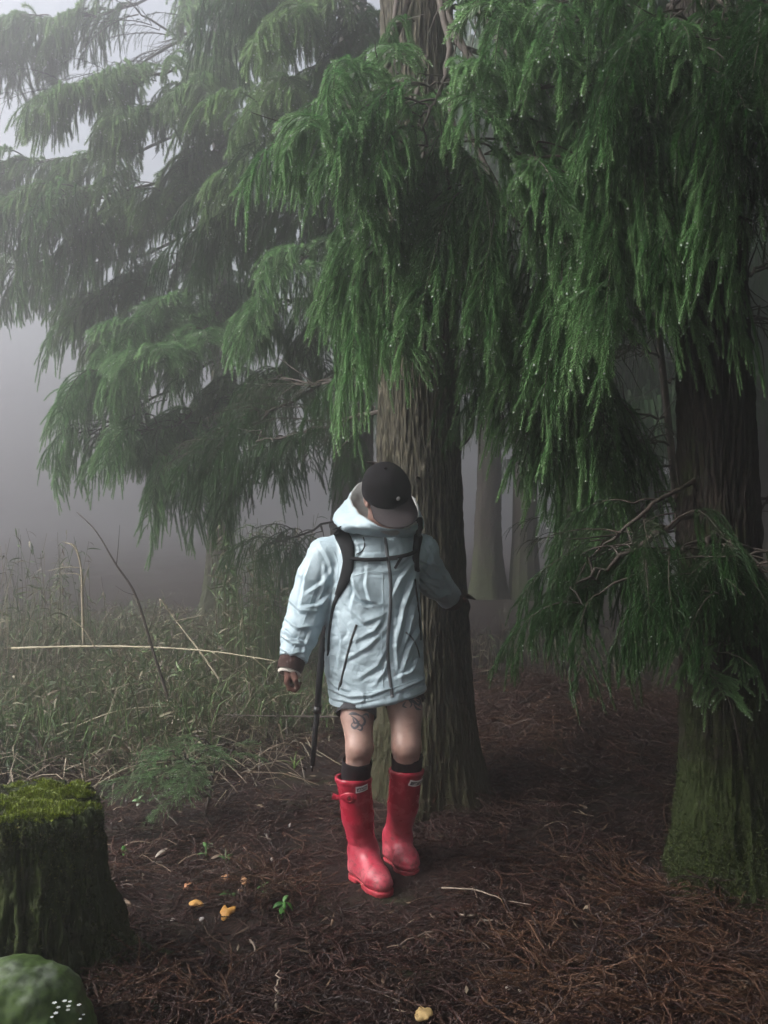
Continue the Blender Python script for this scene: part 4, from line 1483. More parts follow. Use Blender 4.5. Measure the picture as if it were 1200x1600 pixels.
# jacket
def fold_disp(V, N, folds):
    px = to_px(V)
    tocam = -(V - np.array([0, 0, CAMZ]))
    tocam /= np.linalg.norm(tocam, axis=1, keepdims=True)
    face = np.clip((N * tocam).sum(1) * 2.2 + 0.15, 0, 1)
    D = np.zeros(len(V))
    for (pts, w, amp) in folds:
        pts = np.array(pts, float)
        best = np.full(len(V), 1e9)
        sd = np.zeros(len(V))
        along = np.zeros(len(V))
        segs = len(pts) - 1
        for i in range(segs):
            a, b = pts[i], pts[i + 1]
            ab = b - a
            t = np.clip(((px - a) @ ab) / (ab @ ab), 0, 1)
            q = px - a - t[:, None] * ab
            d = np.linalg.norm(q, axis=1)
            m = d < best
            best[m] = d[m]
            sd[m] = (np.sign(ab[0] * q[:, 1] - ab[1] * q[:, 0]) * d)[m]
            along[m] = (i + t[m]) / segs
        env = np.sin(np.clip(along, 0, 1) * math.pi * 0.9 + 0.05 * math.pi) ** 0.7
        s = sd / w
        prof = np.exp(-np.abs(s) * 1.3) - 0.8 * np.exp(-np.abs((s - 1.1) / 0.6))
        D += amp * prof * env * face
    return D


FOLDS = [
    # torso, centre-left
    ([(548, 905), (565, 935), (600, 945)], 7, .009), ([(552, 930), (572, 945), (592, 942)], 5, -.008),
    ([(545, 950), (570, 972), (596, 962)], 7, .008), ([(556, 1000), (585, 985), (598, 965)], 7, .009),
    ([(540, 1030), (575, 1010), (600, 985)], 8, .007), ([(528, 960), (535, 1000), (528, 1050)], 7, .007),
    ([(548, 890), (556, 920), (548, 960)], 7, .006), ([(575, 880), (572, 915), (582, 950)], 6, .005),
    ([(560, 1060), (590, 1040), (604, 1010)], 8, .007), ([(520, 1000), (516, 1030), (524, 1070)], 6, .006),
    ([(585, 1070), (600, 1050), (606, 1030)], 6, .006),
    # torso, right of the zip
    ([(650, 890), (632, 940), (618, 1010)], 7, .010), ([(655, 920), (642, 965), (630, 1020)], 7, .009),
    ([(645, 880), (625, 905), (614, 930)], 6, .007), ([(658, 975), (640, 1010), (625, 1060)], 7, .008),
    ([(620, 960), (618, 1000), (622, 1050)], 6, .006), ([(655, 1030), (640, 1050), (620, 1060)], 6, .007),
    ([(620, 885), (632, 875), (650, 862)], 5, .005),
    # hem
    ([(512, 1075), (545, 1088), (580, 1086), (612, 1074)], 5, .010), ([(520, 1092), (555, 1098), (600, 1088)], 4, .007),
    ([(570, 1082), (572, 1092), (568, 1100)], 4, -.006), ([(625, 1078), (645, 1068), (662, 1060)], 5, .008), ([(510, 1058), (525, 1072), (545, 1078)], 5, .007),
    # chest and shoulders
    ([(528, 835), (560, 850), (598, 845)], 6, .004), ([(500, 850), (515, 875), (520, 905)], 8, .007), ([(560, 850), (566, 862), (558, 875)], 4, -.004),
    # picture-left sleeve
    ([(490, 865), (478, 905), (470, 950)], 8, .009), ([(520, 890), (500, 915), (478, 930)], 8, .009), ([(525, 915), (500, 945), (470, 952)], 7, .010),
    ([(452, 935), (470, 955), (495, 955)], 6, .009), ([(445, 965), (465, 982), (490, 978)], 5, .009), ([(440, 980), (458, 996), (478, 1000)], 4, -.009),
    ([(440, 992), (458, 1006), (482, 1006)], 5, .010), ([(438, 1012), (455, 1022), (475, 1018)], 4, .007), ([(508, 880), (505, 920), (492, 960)], 7, .007),
    ([(462, 900), (458, 930), (450, 965)], 7, .007), ([(487, 985), (478, 1005), (472, 1025)], 5, .006),
    # picture-right sleeve
    ([(668, 850), (678, 880), (690, 900)], 6, .007), ([(655, 880), (672, 900), (692, 905)], 5, .010), ([(655, 900), (675, 918), (700, 915)], 5, .010),
    ([(652, 872), (668, 880), (688, 880)], 5, .009), ([(664, 905), (684, 914), (703, 908)], 4, .009), ([(676, 925), (694, 930), (710, 918)], 4, .009), ([(660, 915), (685, 928), (708, 925)], 4, .008), ([(650, 905), (668, 925), (690, 938)], 5, .009), ([(690, 895), (700, 910), (706, 925)], 4, .007), ([(676, 868), (668, 885), (655, 895)], 5, .007),
]

JK = empty('rain_jacket', (0, 0, 0))
JK.parent = PERSON


def build_jacket():
    fd = Field((-0.50, 3.10, 0.66), (0.42, 3.98, 1.44), 0.0042)
    d0 = 3.38
    lv = [(832, 572, 632, .075), (840, 545, 645, .098), (848, 528, 652, .112), (862, 519, 656, .124), (890, 518, 656, .130), (930, 515, 656, .134), (970, 511, 657, .137),
          (1010, 508, 660, .141), (1045, 508, 663, .144), (1075, 512, 664, .152), (1115, 518, 663, .150)]
    z = [CAMZ - (p[0] - 800) / F * d0 for p in lv]
    cx = [((p[1] + p[2]) / 2 - 600) / F * d0 for p in lv]
    rx = [(p[2] - p[1]) / 2 / F * d0 for p in lv]
    ry = [p[3] for p in lv]
    cyy = [3.41, 3.41, 3.41, 3.405, 3.395, 3.39, 3.385, 3.38, 3.375, 3.37, 3.365]
    fd.loft(z, cx, cyy, rx, ry, 0.0, 2.25)
    # shoulders
    fd.cone(W(556, 846, 3.42), W(512, 868, 3.42), 0.060, 0.072, 0.04)
    fd.cone(W(632, 846, 3.43), W(658, 862, 3.44), 0.060, 0.066, 0.04)
    # sleeves
    fd.chain([W(510, 872, 3.41), W(496, 905, 3.40), W(484, 945, 3.37), W(469, 990, 3.31), W(459, 1026, 3.265)], [0.077, 0.080, 0.077, 0.067, 0.054], 0.022)
    fd.chain([W(657, 866, 3.44), W(668, 893, 3.53), W(680, 910, 3.62), W(703, 933, 3.80)], [0.066, 0.066, 0.063, 0.052], 0.022)
    # flat sleeve ends and a slanting hem
    a, b = W(459, 1026, 3.265), W(469, 990, 3.31)
    dn = np.array(a - b)
    dn /= np.linalg.norm(dn)
    X, Y, Z = np.meshgrid(*fd.ax, indexing='ij', sparse=True)
    m = X < (493 - 600) / F * 3.3
    e = (X - a.x) * dn[0] + (Y - a.y) * dn[1] + (Z - a.z) * dn[2] - 0.010
    fd.F = np.where(m, np.maximum(fd.F, e), fd.F).astype(np.float32)
    a, b = W(703, 933, 3.80), W(680, 910, 3.62)
    dn = np.array(a - b)
    dn /= np.linalg.norm(dn)
    m = Y > 3.66
    e = (X - a.x) * dn[0] + (Y - a.y) * dn[1] + (Z - a.z) * dn[2] - 0.006
    fd.F = np.where(m, np.maximum(fd.F, e), fd.F).astype(np.float32)
    hl, hr = W(520, 1101, 3.36), W(662, 1077, 3.38)
    fd.plane(tuple(hl), tuple(Vector((-(hr.z - hl.z), 0, (hr.x - hl.x))) * -1))
    # hollow hem, seen as a lip
    fd.loft([hl.z - 0.05, hl.z + 0.012, hr.z + 0.012], [cx[-1]] * 3, [3.365] * 3, [rx[-1] - 0.012] * 3, [0.12] * 3, 0.0) if False else None
    V, Q = fd.nets()
    V = relax(V, Q, 2, 0.5)
    N = vnormals(V, Q)
    D = 1.5 * fold_disp(V, N, [(a_, w_ * 0.72, m_) for a_, w_, m_ in FOLDS])
    # loose creases everywhere, running across the sleeves and down the body
    wv = np.stack([vfbm(V * 3 + 3, 2), vfbm(V * 3 + 30, 2), vfbm(V * 3 + 60, 2)], 1)
    P = V * np.array([7.5, 7.5, 5.0]) + wv * 1.1
    D += 0.011 * (np.minimum(np.abs(vnoise(P)), 0.55) - 0.25)
    P = V * np.array([13, 13, 17.0]) + wv * 1.8 + 9
    D += 0.0085 * (np.minimum(np.abs(vnoise(P)), 0.4) - 0.2)
    P = V * np.array([24, 24, 30.0]) + wv * 3.0 + 31
    D += 0.0032 * (np.minimum(np.abs(vnoise(P)), 0.5) - 0.2)
    # hem seam
    hz = hl.z + (V[:, 0] - hl.x) / (hr.x - hl.x) * (hr.z - hl.z)
    k = (V[:, 2] - hz)
    tors = (V[:, 0] > hl.x - 0.03)
    D += np.where(tors & (V[:, 2] < 0.9), 0.004 * np.exp(-((k - 0.008) / 0.008) ** 2) - 0.003 * np.exp(-((k - 0.030) / 0.004) ** 2), 0)
    V = V + N * D[:, None]
    link('shell', mk_mesh('shell', V, [Q], [M_JACKET], None, True), JK)
    return V, Q


JV, JQ = build_jacket()
JBVH = bvh_of(JV, JQ)

# hood lying round the neck
rim = [W(567, 753, 3.53), W(553, 763, 3.50), W(545, 780, 3.43), W(556, 796, 3.31), W(575, 812, 3.235), W(600, 824, 3.205), W(624, 827, 3.21), W(644, 823, 3.26), W(655, 812, 3.33), W(652, 785, 3.45), W(625, 762, 3.53), W(594, 750, 3.545)]
base = [W(578, 800, 3.60), W(556, 806, 3.57), W(522, 812, 3.45), W(530, 825, 3.32), W(549, 830, 3.27), W(592, 831, 3.262), W(630, 832, 3.27), W(652, 830, 3.32), W(661, 826, 3.38), W(655, 812, 3.51), W(632, 798, 3.60), W(603, 796, 3.62)]
cen = W(600, 800, 3.40)


def mid_ring(t, bulge, dz=0.0):
    out = []
    for a, b in zip(base, rim):
        p = a.lerp(b, t)
        o = Vector((p.x - cen.x, p.y - cen.y, 0)).normalized()
        bl = bulge * (1.0 if p.x < cen.x else 0.25)
        out.append(p + o * bl + Vector((0, 0, dz)))
    return out


under = [p + Vector((0, 0, -0.02)) + (Vector((cen.x - p.x, cen.y - p.y, 0)) * 0.30) for p in base]
inn = [p.lerp(cen, 0.10) + Vector((0, 0, -0.006)) for p in rim]
inn2 = [p.lerp(cen, 0.28) + Vector((0, 0, -0.038)) for p in rim]
inn3 = [p.lerp(cen, 0.50) + Vector((0, 0, -0.060)) for p in rim]
_o, HV, HQ = ring_loft('hood', [under, base, mid_ring(0.4, 0.016), mid_ring(0.78, 0.008), rim, inn, inn2, inn3], None, JK, 72, [0, 0, 0, 0, 1, 1, 1], [M_JACKET, M_LINING], wob=0.006)
ALLV = np.concatenate([JV, HV])
ALLQ = np.concatenate([JQ, HQ + len(JV)])
JBVH2 = bvh_of(ALLV, ALLQ)

# seams
for pts in ([(522, 862), (528, 880), (527, 905), (520, 930)], [(553, 900), (580, 893), (603, 895)], [(615, 893), (635, 886), (650, 880)], [(512, 1076), (550, 1084), (600, 1078), (640, 1066), (660, 1058)],
            [(497, 905), (485, 940), (470, 985), (456, 1020)], [(594, 845), (598, 905), (599, 960), (596, 1010), (599, 1080)]):
    ribbon('seam', JBVH, pts, 0.0042, 0.0014, M_JACKET, JK, 40)
# zips, seams and pulls
ribbon('zipper', JBVH, [(601, 832), (605, 865), (610, 905), (610, 950), (606, 1000), (607, 1040), (613, 1090)], 0.013, 0.0032, M_ZIP, JK, 60)
ribbon('pocket_zip', JBVH, [(557, 976), (549, 1000), (541, 1030), (531, 1073)], 0.0085, 0.003, M_BLACK, JK, 30)
ribbon('pocket_zip', JBVH, [(634, 988), (644, 997), (652, 1012), (656, 1028)], 0.006, 0.0028, M_ZIP, JK, 24)
ribbon('drawcord', JBVH, [(568, 840), (570, 852), (566, 861), (557, 866)], 0.004, 0.003, M_STRAP, JK, 16)
mb = MB()
h, n_ = cast(JBVH, 598, 1090)
mb.tube([W(531, 1066, 3.24), W(530, 1072, 3.235), W(529, 1079, 3.235)], [0.003, 0.0035, 0.002], 6)
mb.build('zip_pull', [M_BLACK], JK, True)


def cuff(name, c, ax, r0, r1, ln, mat, parent, thick=0.004, wob=0.0):
    ax = Vector(ax).normalized()
    u = ax.orthogonal().normalized()
    v = ax.cross(u)
    rings = []
    for (t, r) in ((0, r0), (0.5, (r0 + r1) / 2 + 0.003), (1.0, r1), (1.0, r1 - thick), (0.55, r1 - thick * 1.6)):
        rings.append([Vector(c) + ax * ln * t + u * math.cos(a) * r + v * math.sin(a) * r for a in [2 * math.pi * k / 12 for k in range(12)]])
    return ring_loft(name, rings, mat, parent, 36, wob=wob)[0]


axl = W(455, 1040, 3.25) - W(469, 990, 3.31)
cuff('inner_cuff', W(457, 1030, 3.262), axl, 0.049, 0.045, 0.045, M_CUFF, JK, wob=0.002)
axr = W(704, 936, 3.81) - W(684, 914, 3.65)
cuff('inner_cuff', W(700, 931, 3.775), axr, 0.0545, 0.047, 0.075, M_CUFF, JK, wob=0.002)
cuff('wristband', W(453, 1049, 3.25), axl, 0.043, 0.041, 0.013, M_PALE, PERSON)


# cap
def build_cap():
    cap = empty('cap', (0, 0, 0))
    cap.parent = PERSON
    # crown: six panels with seams
    seg, rows = 96, 26
    V = []
    for i in range(rows):
        t = i / (rows - 1) * math.pi / 2
        for j in range(seg):
            a = 2 * math.pi * j / seg
            seam = abs(((a / (2 * math.pi) * 6) % 1) - 0.5) * 2
            k = 1 - 0.012 * max(0, (seam - 0.93)) / 0.07 + 0.010 * math.sin(a * 5 + 1) * math.cos(t)
            r = math.cos(t) ** 0.82
            V.append(tuple(hp(-0.006 + math.cos(a) * 0.104 * r * k, math.sin(a) * 0.0925 * r * k, 0.004 + 0.108 * math.sin(t) ** 0.95 - 0.006 * math.cos(a) * (1 - math.sin(t)))))
    Q = [(i * seg + j, i * seg + (j + 1) % seg, (i + 1) * seg + (j + 1) % seg, (i + 1) * seg + j) for i in range(rows - 1) for j in range(seg)]
    # inner band so the rim has thickness
    n0 = len(V)
    for j in range(seg):
        a = 2 * math.pi * j / seg
        V.append(tuple(hp(-0.006 + math.cos(a) * 0.099, math.sin(a) * 0.0875, 0.006 - 0.006 * math.cos(a))))
    Q += [(j, n0 + j, n0 + (j + 1) % seg, (j + 1) % seg) for j in range(seg)]
    V = np.array(V)
    V += 0.0025 * np.stack([vfbm(V * 16 + q, 2) for q in (1, 21, 51)], 1)
    link('crown', mk_mesh('crown', V, [np.array(Q)], [M_CAP], None, True), cap)
    # brim: curved sheet with thickness
    nu, nv = 40, 12
    top, bot = [], []
    for i in range(nu):
        a = math.radians(-66 + 132 * i / (nu - 1))
        s = math.sin(a)
        reach = 0.090 * (max(0.0, math.cos(a * 1.30)) ** 0.30)
        for j in range(nv):
            q = j / (nv - 1)
            f = -0.006 + math.cos(a) * 0.096 + (reach + 0.006) * q
            sd = s * 0.0885 * (1 + 0.06 * q)
            u = 0.003 - 0.022 * q - 0.16 * (sd / 0.0925) ** 2 * 0.092 * (0.35 + 0.65 * q)
            top.append(hp(f, sd, u + 0.002))
            bot.append(hp(f, sd, u - 0.0025))
    V = [tuple(p) for p in top + bot]
    n = nu * nv
    Q = []
    for i in range(nu - 1):
        for j in range(nv - 1):
            q = (i * nv + j, i * nv + j + 1, (i + 1) * nv + j + 1, (i + 1) * nv + j)
            Q.append(q)
            Q.append(tuple(n + k for k in q[::-1]))
        e = (i * nv + nv - 1, (i + 1) * nv + nv - 1)
        Q.append((e[0], n + e[0], n + e[1], e[1]))
    for i in (0, nu - 1):
        for j in range(nv - 1):
            a_, b_ = i * nv + j, i * nv + j + 1
            Q.append((a_, n + a_, n + b_, b_))
    link('brim', mk_mesh('brim', V, [np.array(Q)], [M_BRIM], None, True), cap)
    mb = MB()
    c = hp(-0.006, 0, 0.1125)
    droplet(mb, np.array(c), 0.0065, 0)
    mb.build('button', [M_CAP], cap, True)
    return cap, bvh_of(np.array([v for v in link_v(cap, 'crown')]), Q if False else np.array(CAPQ[0]))


CAPQ = []


def link_v(cap, nm):
    for o in COL.objects:
        if o.parent == cap and o.name.startswith(nm):
            CAPQ.append([list(p.vertices) for p in o.data.polygons])
            return [tuple(v.co) for v in o.data.vertices]


CAP, CAP_BVH = build_cap()
h, n_ = cast(CAP_BVH, 622, 779)
if h is not None:
    if n_.y > 0:
        n_ = -n_
    mb = MB()
    u = n_.orthogonal().normalized()
    v = n_.cross(u)
    ring = [h + n_ * 0.0015 + (u * math.cos(k * math.pi / 6) + v * math.sin(k * math.pi / 6)) * 0.0085 for k in range(12)]
    ring2 = [h + n_ * 0.0040 + (u * math.cos(k * math.pi / 6) + v * math.sin(k * math.pi / 6)) * 0.0055 for k in range(12)]
    mb.add([tuple(p) for p in ring + ring2] + [tuple(h + n_ * 0.0045)], [(24, 12 + k, 12 + (k + 1) % 12) for k in range(12)], [(k, (k + 1) % 12, 12 + (k + 1) % 12, 12 + k) for k in range(12)])
    mb.build('emblem', [M_WHITE], CAP, True)


# shorts, socks
def leg_tube(name, pts, rad, mat, seg=40, wob=0.0, squash=1.0, thick=0.005):
    rings = []
    P = [Vector(p) for p in pts]
    for i, p in enumerate(P):
        d = (P[min(i + 1, len(P) - 1)] - P[max(i - 1, 0)]).normalized()
        u = Vector((1, 0, 0))
        u = (u - d * u.dot(d)).normalized()
        v = d.cross(u)
        rings.append([p + u * math.cos(a) * rad[i] + v * math.sin(a) * rad[i] * squash for a in [2 * math.pi * k / 12 for k in range(12)]])
    p, d = P[-1], (P[-1] - P[-2]).normalized()
    u = Vector((1, 0, 0))
    u = (u - d * u.dot(d)).normalized()
    v = d.cross(u)
    for (back, dr) in ((0.0, thick), (0.03, thick * 1.2)):
        rings.append([p - d * back + u * math.cos(a) * (rad[-1] - dr) + v * math.sin(a) * (rad[-1] - dr) * squash for a in [2 * math.pi * k / 12 for k in range(12)]])
    return ring_loft(name, rings, mat, PERSON, seg, wob=wob)[0]


SH = empty('shorts', (0, 0, 0))
SH.parent = PERSON
for pts, rad in (([W(563, 1070, 3.355), W(559, 1098, 3.31), W(556, 1117, 3.284)], [0.062, 0.070, 0.076]), ([W(626, 1060, 3.375), W(630, 1082, 3.355), W(633, 1098, 3.338)], [0.064, 0.072, 0.077])):
    o = leg_tube('shorts_leg', pts, rad, M_SHORTS, 48, 0.005)
    o.parent = SH
for pts, rad in (([W(556, 1255, 3.28), W(556, 1220, 3.258), W(558, 1190, 3.245)], [0.048, 0.0545, 0.0560]), ([W(632, 1242, 3.36), W(635, 1208, 3.318), W(635.5, 1182, 3.30)], [0.048, 0.0565, 0.0605])):
    leg_tube('sock', pts, rad, M_SOCK, 40, 0.002)


# boots
def build_boot(rimc, mid, ankle, heel, toe, r_rim, r_mid, r_ank, label_px, buckle):
    """heel and toe are ground points under the ends of the foot."""
    BT = empty('boot', (0, 0, 0))
    BT.parent = PERSON
    lo = np.minimum.reduce([np.array(p) for p in (rimc, mid, ankle, heel, toe)]) - 0.12
    hi = np.maximum.reduce([np.array(p) for p in (rimc, mid, ankle, heel, toe)]) + 0.12
    lo[2] = min(heel.z, toe.z) - 0.02
    g = min(heel.z, toe.z)
    f = (toe - heel)
    f.z = 0
    ln = f.length
    f = f / ln
    s = Vector((-f.y, f.x, 0))
    Z = Vector((0, 0, 1))
    hc = heel + f * 0.045
    ball = heel + f * (ln * 0.68)
    tc = toe - f * 0.042
    fd = Field(lo, hi, 0.0036)
    fd.chain([rimc + (rimc - mid).normalized() * 0.05, rimc, mid, ankle], [r_rim, r_rim, r_mid, r_ank], 0.012)
    fd.cone(ankle, hc + Z * 0.055, r_ank, 0.043, 0.03)
    fd.cone(ankle + f * 0.01, ball + Z * 0.050, r_ank * 0.92, 0.042, 0.035)
    fd.cone(hc + Z * 0.045, ball + Z * 0.042, 0.042, 0.047, 0.02, flat=(Z, 0.95))
    fd.cone(ball + Z * 0.042, tc + Z * 0.040, 0.047, 0.039, 0.015, flat=(Z, 0.88))
    # open top
    d = (rimc - mid).normalized()
    pl = Vector((0.03, 0.03, 1)).normalized()
    fd.plane(tuple(rimc), tuple(pl))
    fd.cone(rimc + d * 0.06, rimc - d * 0.07, r_rim - 0.0075, r_rim - 0.013, 0.002, 'sub')
    fd.plane(tuple(Vector((heel.x, heel.y, g + 0.014))), (0, 0, -1))
    V, Q = fd.nets()
    V = relax(V, Q, 1, 0.4)
    N = vnormals(V, Q)
    ax = np.array(mid - ankle)
    axn = ax / np.linalg.norm(ax)
    t = (V - np.array(ankle)) @ axn
    D = 0.0030 * (np.abs(np.sin(t * 48 + 4 * vnoise(V * 8))) ** 0.6 - 0.6) * np.exp(-((t - 0.035) / 0.055) ** 2) + 0.0016 * vfbm(V * 11, 3)
    tr = (V - np.array(rimc)) @ np.array(pl)
    D += 0.0022 * np.exp(-((tr + 0.012) / 0.008) ** 4)                       # bound rim
    D += 0.0018 * np.exp(-((V[:, 2] - g - 0.036) / 0.005) ** 2)             # foxing band
    al = (V - np.array(toe)) @ np.array(f)
    D += 0.0016 * np.clip((al + 0.080) / 0.004, 0, 1) * (V[:, 2] < g + 0.1)
    V = V + N * D[:, None]
    up_ = link('upper', mk_mesh('upper', V, [Q], [M_BOOT], None, True), BT)
    bv = bvh_of(V, Q)
    # sole with heel block and treads
    fs = Field((lo[0], lo[1], g - 0.012), (hi[0], hi[1], g + 0.06), 0.0036)
    X, Y, ZZ = np.meshgrid(*fs.ax, indexing='ij')
    d2 = np.full(X.shape, 1e3)
    pts = [(hc, 0.0445), (heel + f * ln * 0.4, 0.038), (ball, 0.0485), (tc, 0.0415)]
    for (a, ra), (b, rb) in zip(pts[:-1], pts[1:]):
        ab = np.array([b.x - a.x, b.y - a.y])
        tt = np.clip(((X - a.x) * ab[0] + (Y - a.y) * ab[1]) / (ab @ ab), 0, 1)
        d2 = np.minimum(d2, np.hypot(X - a.x - tt * ab[0], Y - a.y - tt * ab[1]) - (ra + (rb - ra) * tt))
    alongf = (X - heel.x) * f.x + (Y - heel.y) * f.y
    bottom = g - 0.004 + 0.012 * ((alongf > 0.085) & (alongf < 0.12)) + 0.005 * (np.sin(alongf * 420) > 0.2)
    dz = np.maximum(ZZ - (g + 0.019), bottom - ZZ)
    fs.F = np.maximum(d2, dz).astype(np.float32)
    v2, q2 = fs.nets()
    link('sole', mk_mesh('sole', relax(v2, q2, 1, 0.3), [q2], [M_SOLE], None, True), BT)
    # label plate with its lettering
    (lx0, ly0), (lx1, ly1) = label_px
    h0, n0 = cast(bv, lx0, ly0)
    h1, n1 = cast(bv, lx1, ly1)
    hm, nm = cast(bv, (lx0 + lx1) / 2, (ly0 + ly1) / 2)
    if h0 and h1 and hm:
        e = (h1 - h0)
        wdt = e.length
        e.normalize()
        nn = (n0 + n1 + nm).normalized()
        nn = (nn - e * nn.dot(e)).normalized()
        vv = nn.cross(e)
        if vv.z < 0:
            vv = -vv
        hh = 0.0125

        def plate(w_, h_, off0, off1, mat, nm_, par):
            mb = MB()
            k = 14
            Vp = []
            for i in range(k):
                u_ = -1 + 2 * i / (k - 1)
                c0 = hm + e * (u_ * w_ / 2)
                nh = bv.find_nearest(c0)
                c1 = nh[0] + nh[1] * off1
                cb = nh[0] + nh[1] * off0
                Vp += [tuple(c1 + vv * h_), tuple(c1 - vv * h_), tuple(cb + vv * h_), tuple(cb - vv * h_)]
            Qp = []
            for i in range(k - 1):
                a, b = i * 4, i * 4 + 4
                Qp += [(a, a + 1, b + 1, b), (a + 2, a, b, b + 2), (a + 1, a + 3, b + 3, b + 1)]
            Qp += [(0, 2, 3, 1), ((k - 1) * 4, (k - 1) * 4 + 1, (k - 1) * 4 + 3, (k - 1) * 4 + 2)]
            mb.add(Vp, None, Qp)
            return mb.build(nm_, [mat], par)
        lb = plate(wdt, hh, -0.002, 0.0022, M_WHITE, 'label_plate', BT)
        plate(wdt * 0.82, hh * 0.55, 0.0, 0.0030, M_BLACK, 'label_field', lb)
        # lettering: block capitals from thin bars
        txt = bpy.data.curves.new('lettering', 'FONT')
        txt.body = 'HUNTER'
        txt.size = 0.0145
        txt.align_x = 'CENTER'
        txt.align_y = 'CENTER'
        txt.extrude = 0.0003
        txt.materials.append(M_WHITE)
        tmp = bpy.data.objects.new('lettering', txt)
        COL.objects.link(tmp)
        dg = bpy.context.evaluated_depsgraph_get()
        tme = bpy.data.meshes.new_from_object(tmp.evaluated_get(dg))
        bpy.data.objects.remove(tmp)
        to = link('lettering', tme, lb)
        ee = e if vv.cross(nn).dot(e) > 0 else -e
        Mx = Matrix((ee.to_4d(), vv.to_4d(), nn.to_4d(), (0, 0, 0, 1))).transposed()
        Mx.translation = hm + nn * 0.0040
        sc = wdt * 0.74 / 0.057
        to.matrix_basis = Mx @ Matrix.Diagonal((min(sc, 1.2), 0.95, 1, 1))
    if buckle:
        ribbon('side_strap', bv, buckle, 0.026, 0.004, M_BOOT, BT, 26, widths=[0.026, 0.024, 0.020, 0.020, 0.024, 0.024, 0.020])
        ribbon('buckle_tab', bv, [(536, 1246), (546, 1246.5), (557, 1246)], 0.04, 0.0065, M_BOOT, BT, 20, widths=[0.026, 0.040, 0.043, 0.041, 0.022])
        hb, nb_ = cast(bv, buckle[-2][0] - 4, buckle[-2][1])
        mb = MB()
        q = cast(bv, buckle[-3][0] - 1, buckle[-3][1] - 0.5)
        if hb is not None:
            u = Vector((0, 0, 1))
            v = nb_.cross(u).normalized()
            c = hb + nb_ * 0.0085
            loop = [c + u * (0.012 * math.sin(a)) + v * (0.010 * math.cos(a)) for a in [2 * math.pi * k / 16 for k in range(17)]]
            mb.tube([tuple(p) for p in loop], 0.0022, 6, 0.5, 0, False)
            mb.build('buckle', [M_BOOT], BT, True)
            mb = MB()
            droplet(mb, np.array(hb + nb_ * 0.0075), 0.0042, 0)
            mb.build('stud', [M_BLACK], BT, True)
    return BT


def gp(px, py):
    d = CAMZ * F / (py - 800)
    p = W(px, py, d)
    p.z = 0.002
    return p


B1 = build_boot(W(552, 1213, 3.26), W(559, 1275, 3.285), W(567, 1330, 3.315), gp(553, 1366), gp(607, 1404), 0.0665, 0.0600, 0.0500,
                ((556, 1236), (575, 1229)), [(519, 1244), (523, 1245), (530, 1246), (537, 1246), (543, 1246), (551, 1246), (555, 1246)])
B2 = build_boot(W(635, 1201, 3.315), W(630, 1258, 3.38), W(620, 1306, 3.465), gp(608, 1341), gp(647, 1371), 0.0650, 0.0590, 0.0490,
                ((641, 1227), (659, 1221)), None)


# tattoos on the thighs: scrolling lines of ink on the skin
def tattoo(curves):
    T = MB()
    for pts, w in curves:
        PP = smooth_path([(x, y, 0) for x, y in pts], 18)
        pos = [cast(BODY_BVH, p[0], p[1]) for p in PP]
        pos = [(h, n) for h, n in pos if h is not None and h.y < 3.5]
        if len(pos) < 4:
            continue
        P = np.array([tuple(h) for h, n in pos])
        N = np.array([tuple(n) for h, n in pos])
        t = np.gradient(P, axis=0)
        s = np.cross(t, N)
        s /= np.linalg.norm(s, axis=1, keepdims=True) + 1e-9
        ww = 1.45 * w * np.sin(np.linspace(0.25, math.pi - 0.2, len(P)))[:, None] / F * 3.28
        V = np.stack([P - s * ww + N * 0.0012, P + N * 0.0018, P + s * ww + N * 0.0012], 1).reshape(-1, 3)
        Q = [(i * 3 + k, i * 3 + k + 1, i * 3 + k + 4, i * 3 + k + 3) for i in range(len(P) - 1) for k in (0, 1)]
        T.add(V, None, Q)
    o = T.build('tattoo', [M_INK], PERSON, True)
    o['kind'] = 'stuff'


tattoo([([(548, 1118), (556, 1124), (560, 1132), (554, 1138), (549, 1133), (553, 1128)], 1.3), ([(556, 1116), (566, 1120), (570, 1128), (565, 1134), (560, 1129)], 1.4),
        ([(560, 1132), (566, 1137), (563, 1141), (558, 1139)], 1.1), ([(545, 1116), (552, 1115), (562, 1117)], 1.6), ([(566, 1118), (573, 1116), (576, 1122)], 1.2), ([(551, 1122), (555, 1130), (563, 1126)], 1.0)])
tattoo([([(631, 1088), (640, 1092), (648, 1098), (656, 1104)], 2.0), ([(634, 1096), (630, 1103), (636, 1106)], 1.1), ([(640, 1090), (650, 1090), (657, 1095), (654, 1101), (647, 1099)], 1.6),
        ([(646, 1100), (651, 1107), (658, 1109)], 1.4), ([(637, 1092), (643, 1100), (640, 1106)], 1.0), ([(650, 1094), (657, 1099), (659, 1106)], 1.5)])

# ------------------------------------------------------------------ backpack and pole (worn, so things of their own)
BP = empty('backpack', (0.0, 0.0, 0.0))
tag(BP, 'dark backpack worn by the hiker, black shoulder straps and chest strap over the blue jacket', 'backpack')
fd = Field((-0.24, 3.46, 0.80), (0.20, 3.78, 1.36), 0.006)
for dx, dz in ((-0.105, -0.17), (0.105, -0.17), (-0.10, 0.13), (0.10, 0.13)):
    pass
fd.loft([0.88, 0.92, 1.05, 1.18, 1.26, 1.30], [-0.03] * 6, [3.60, 3.60, 3.61, 3.61, 3.60, 3.59], [0.10, 0.13, 0.14, 0.135, 0.12, 0.07], [0.05, 0.075, 0.09, 0.085, 0.07, 0.04], 0.0, 3.0)
pv, pq = fd.nets()
pv = relax(pv, pq, 3)
pv += vnormals(pv, pq) * (0.004 * vfbm(pv * 14, 3))[:, None]
link('pack_body', mk_mesh('pack_body', pv, [pq], [M_STRAP], None, True), BP)
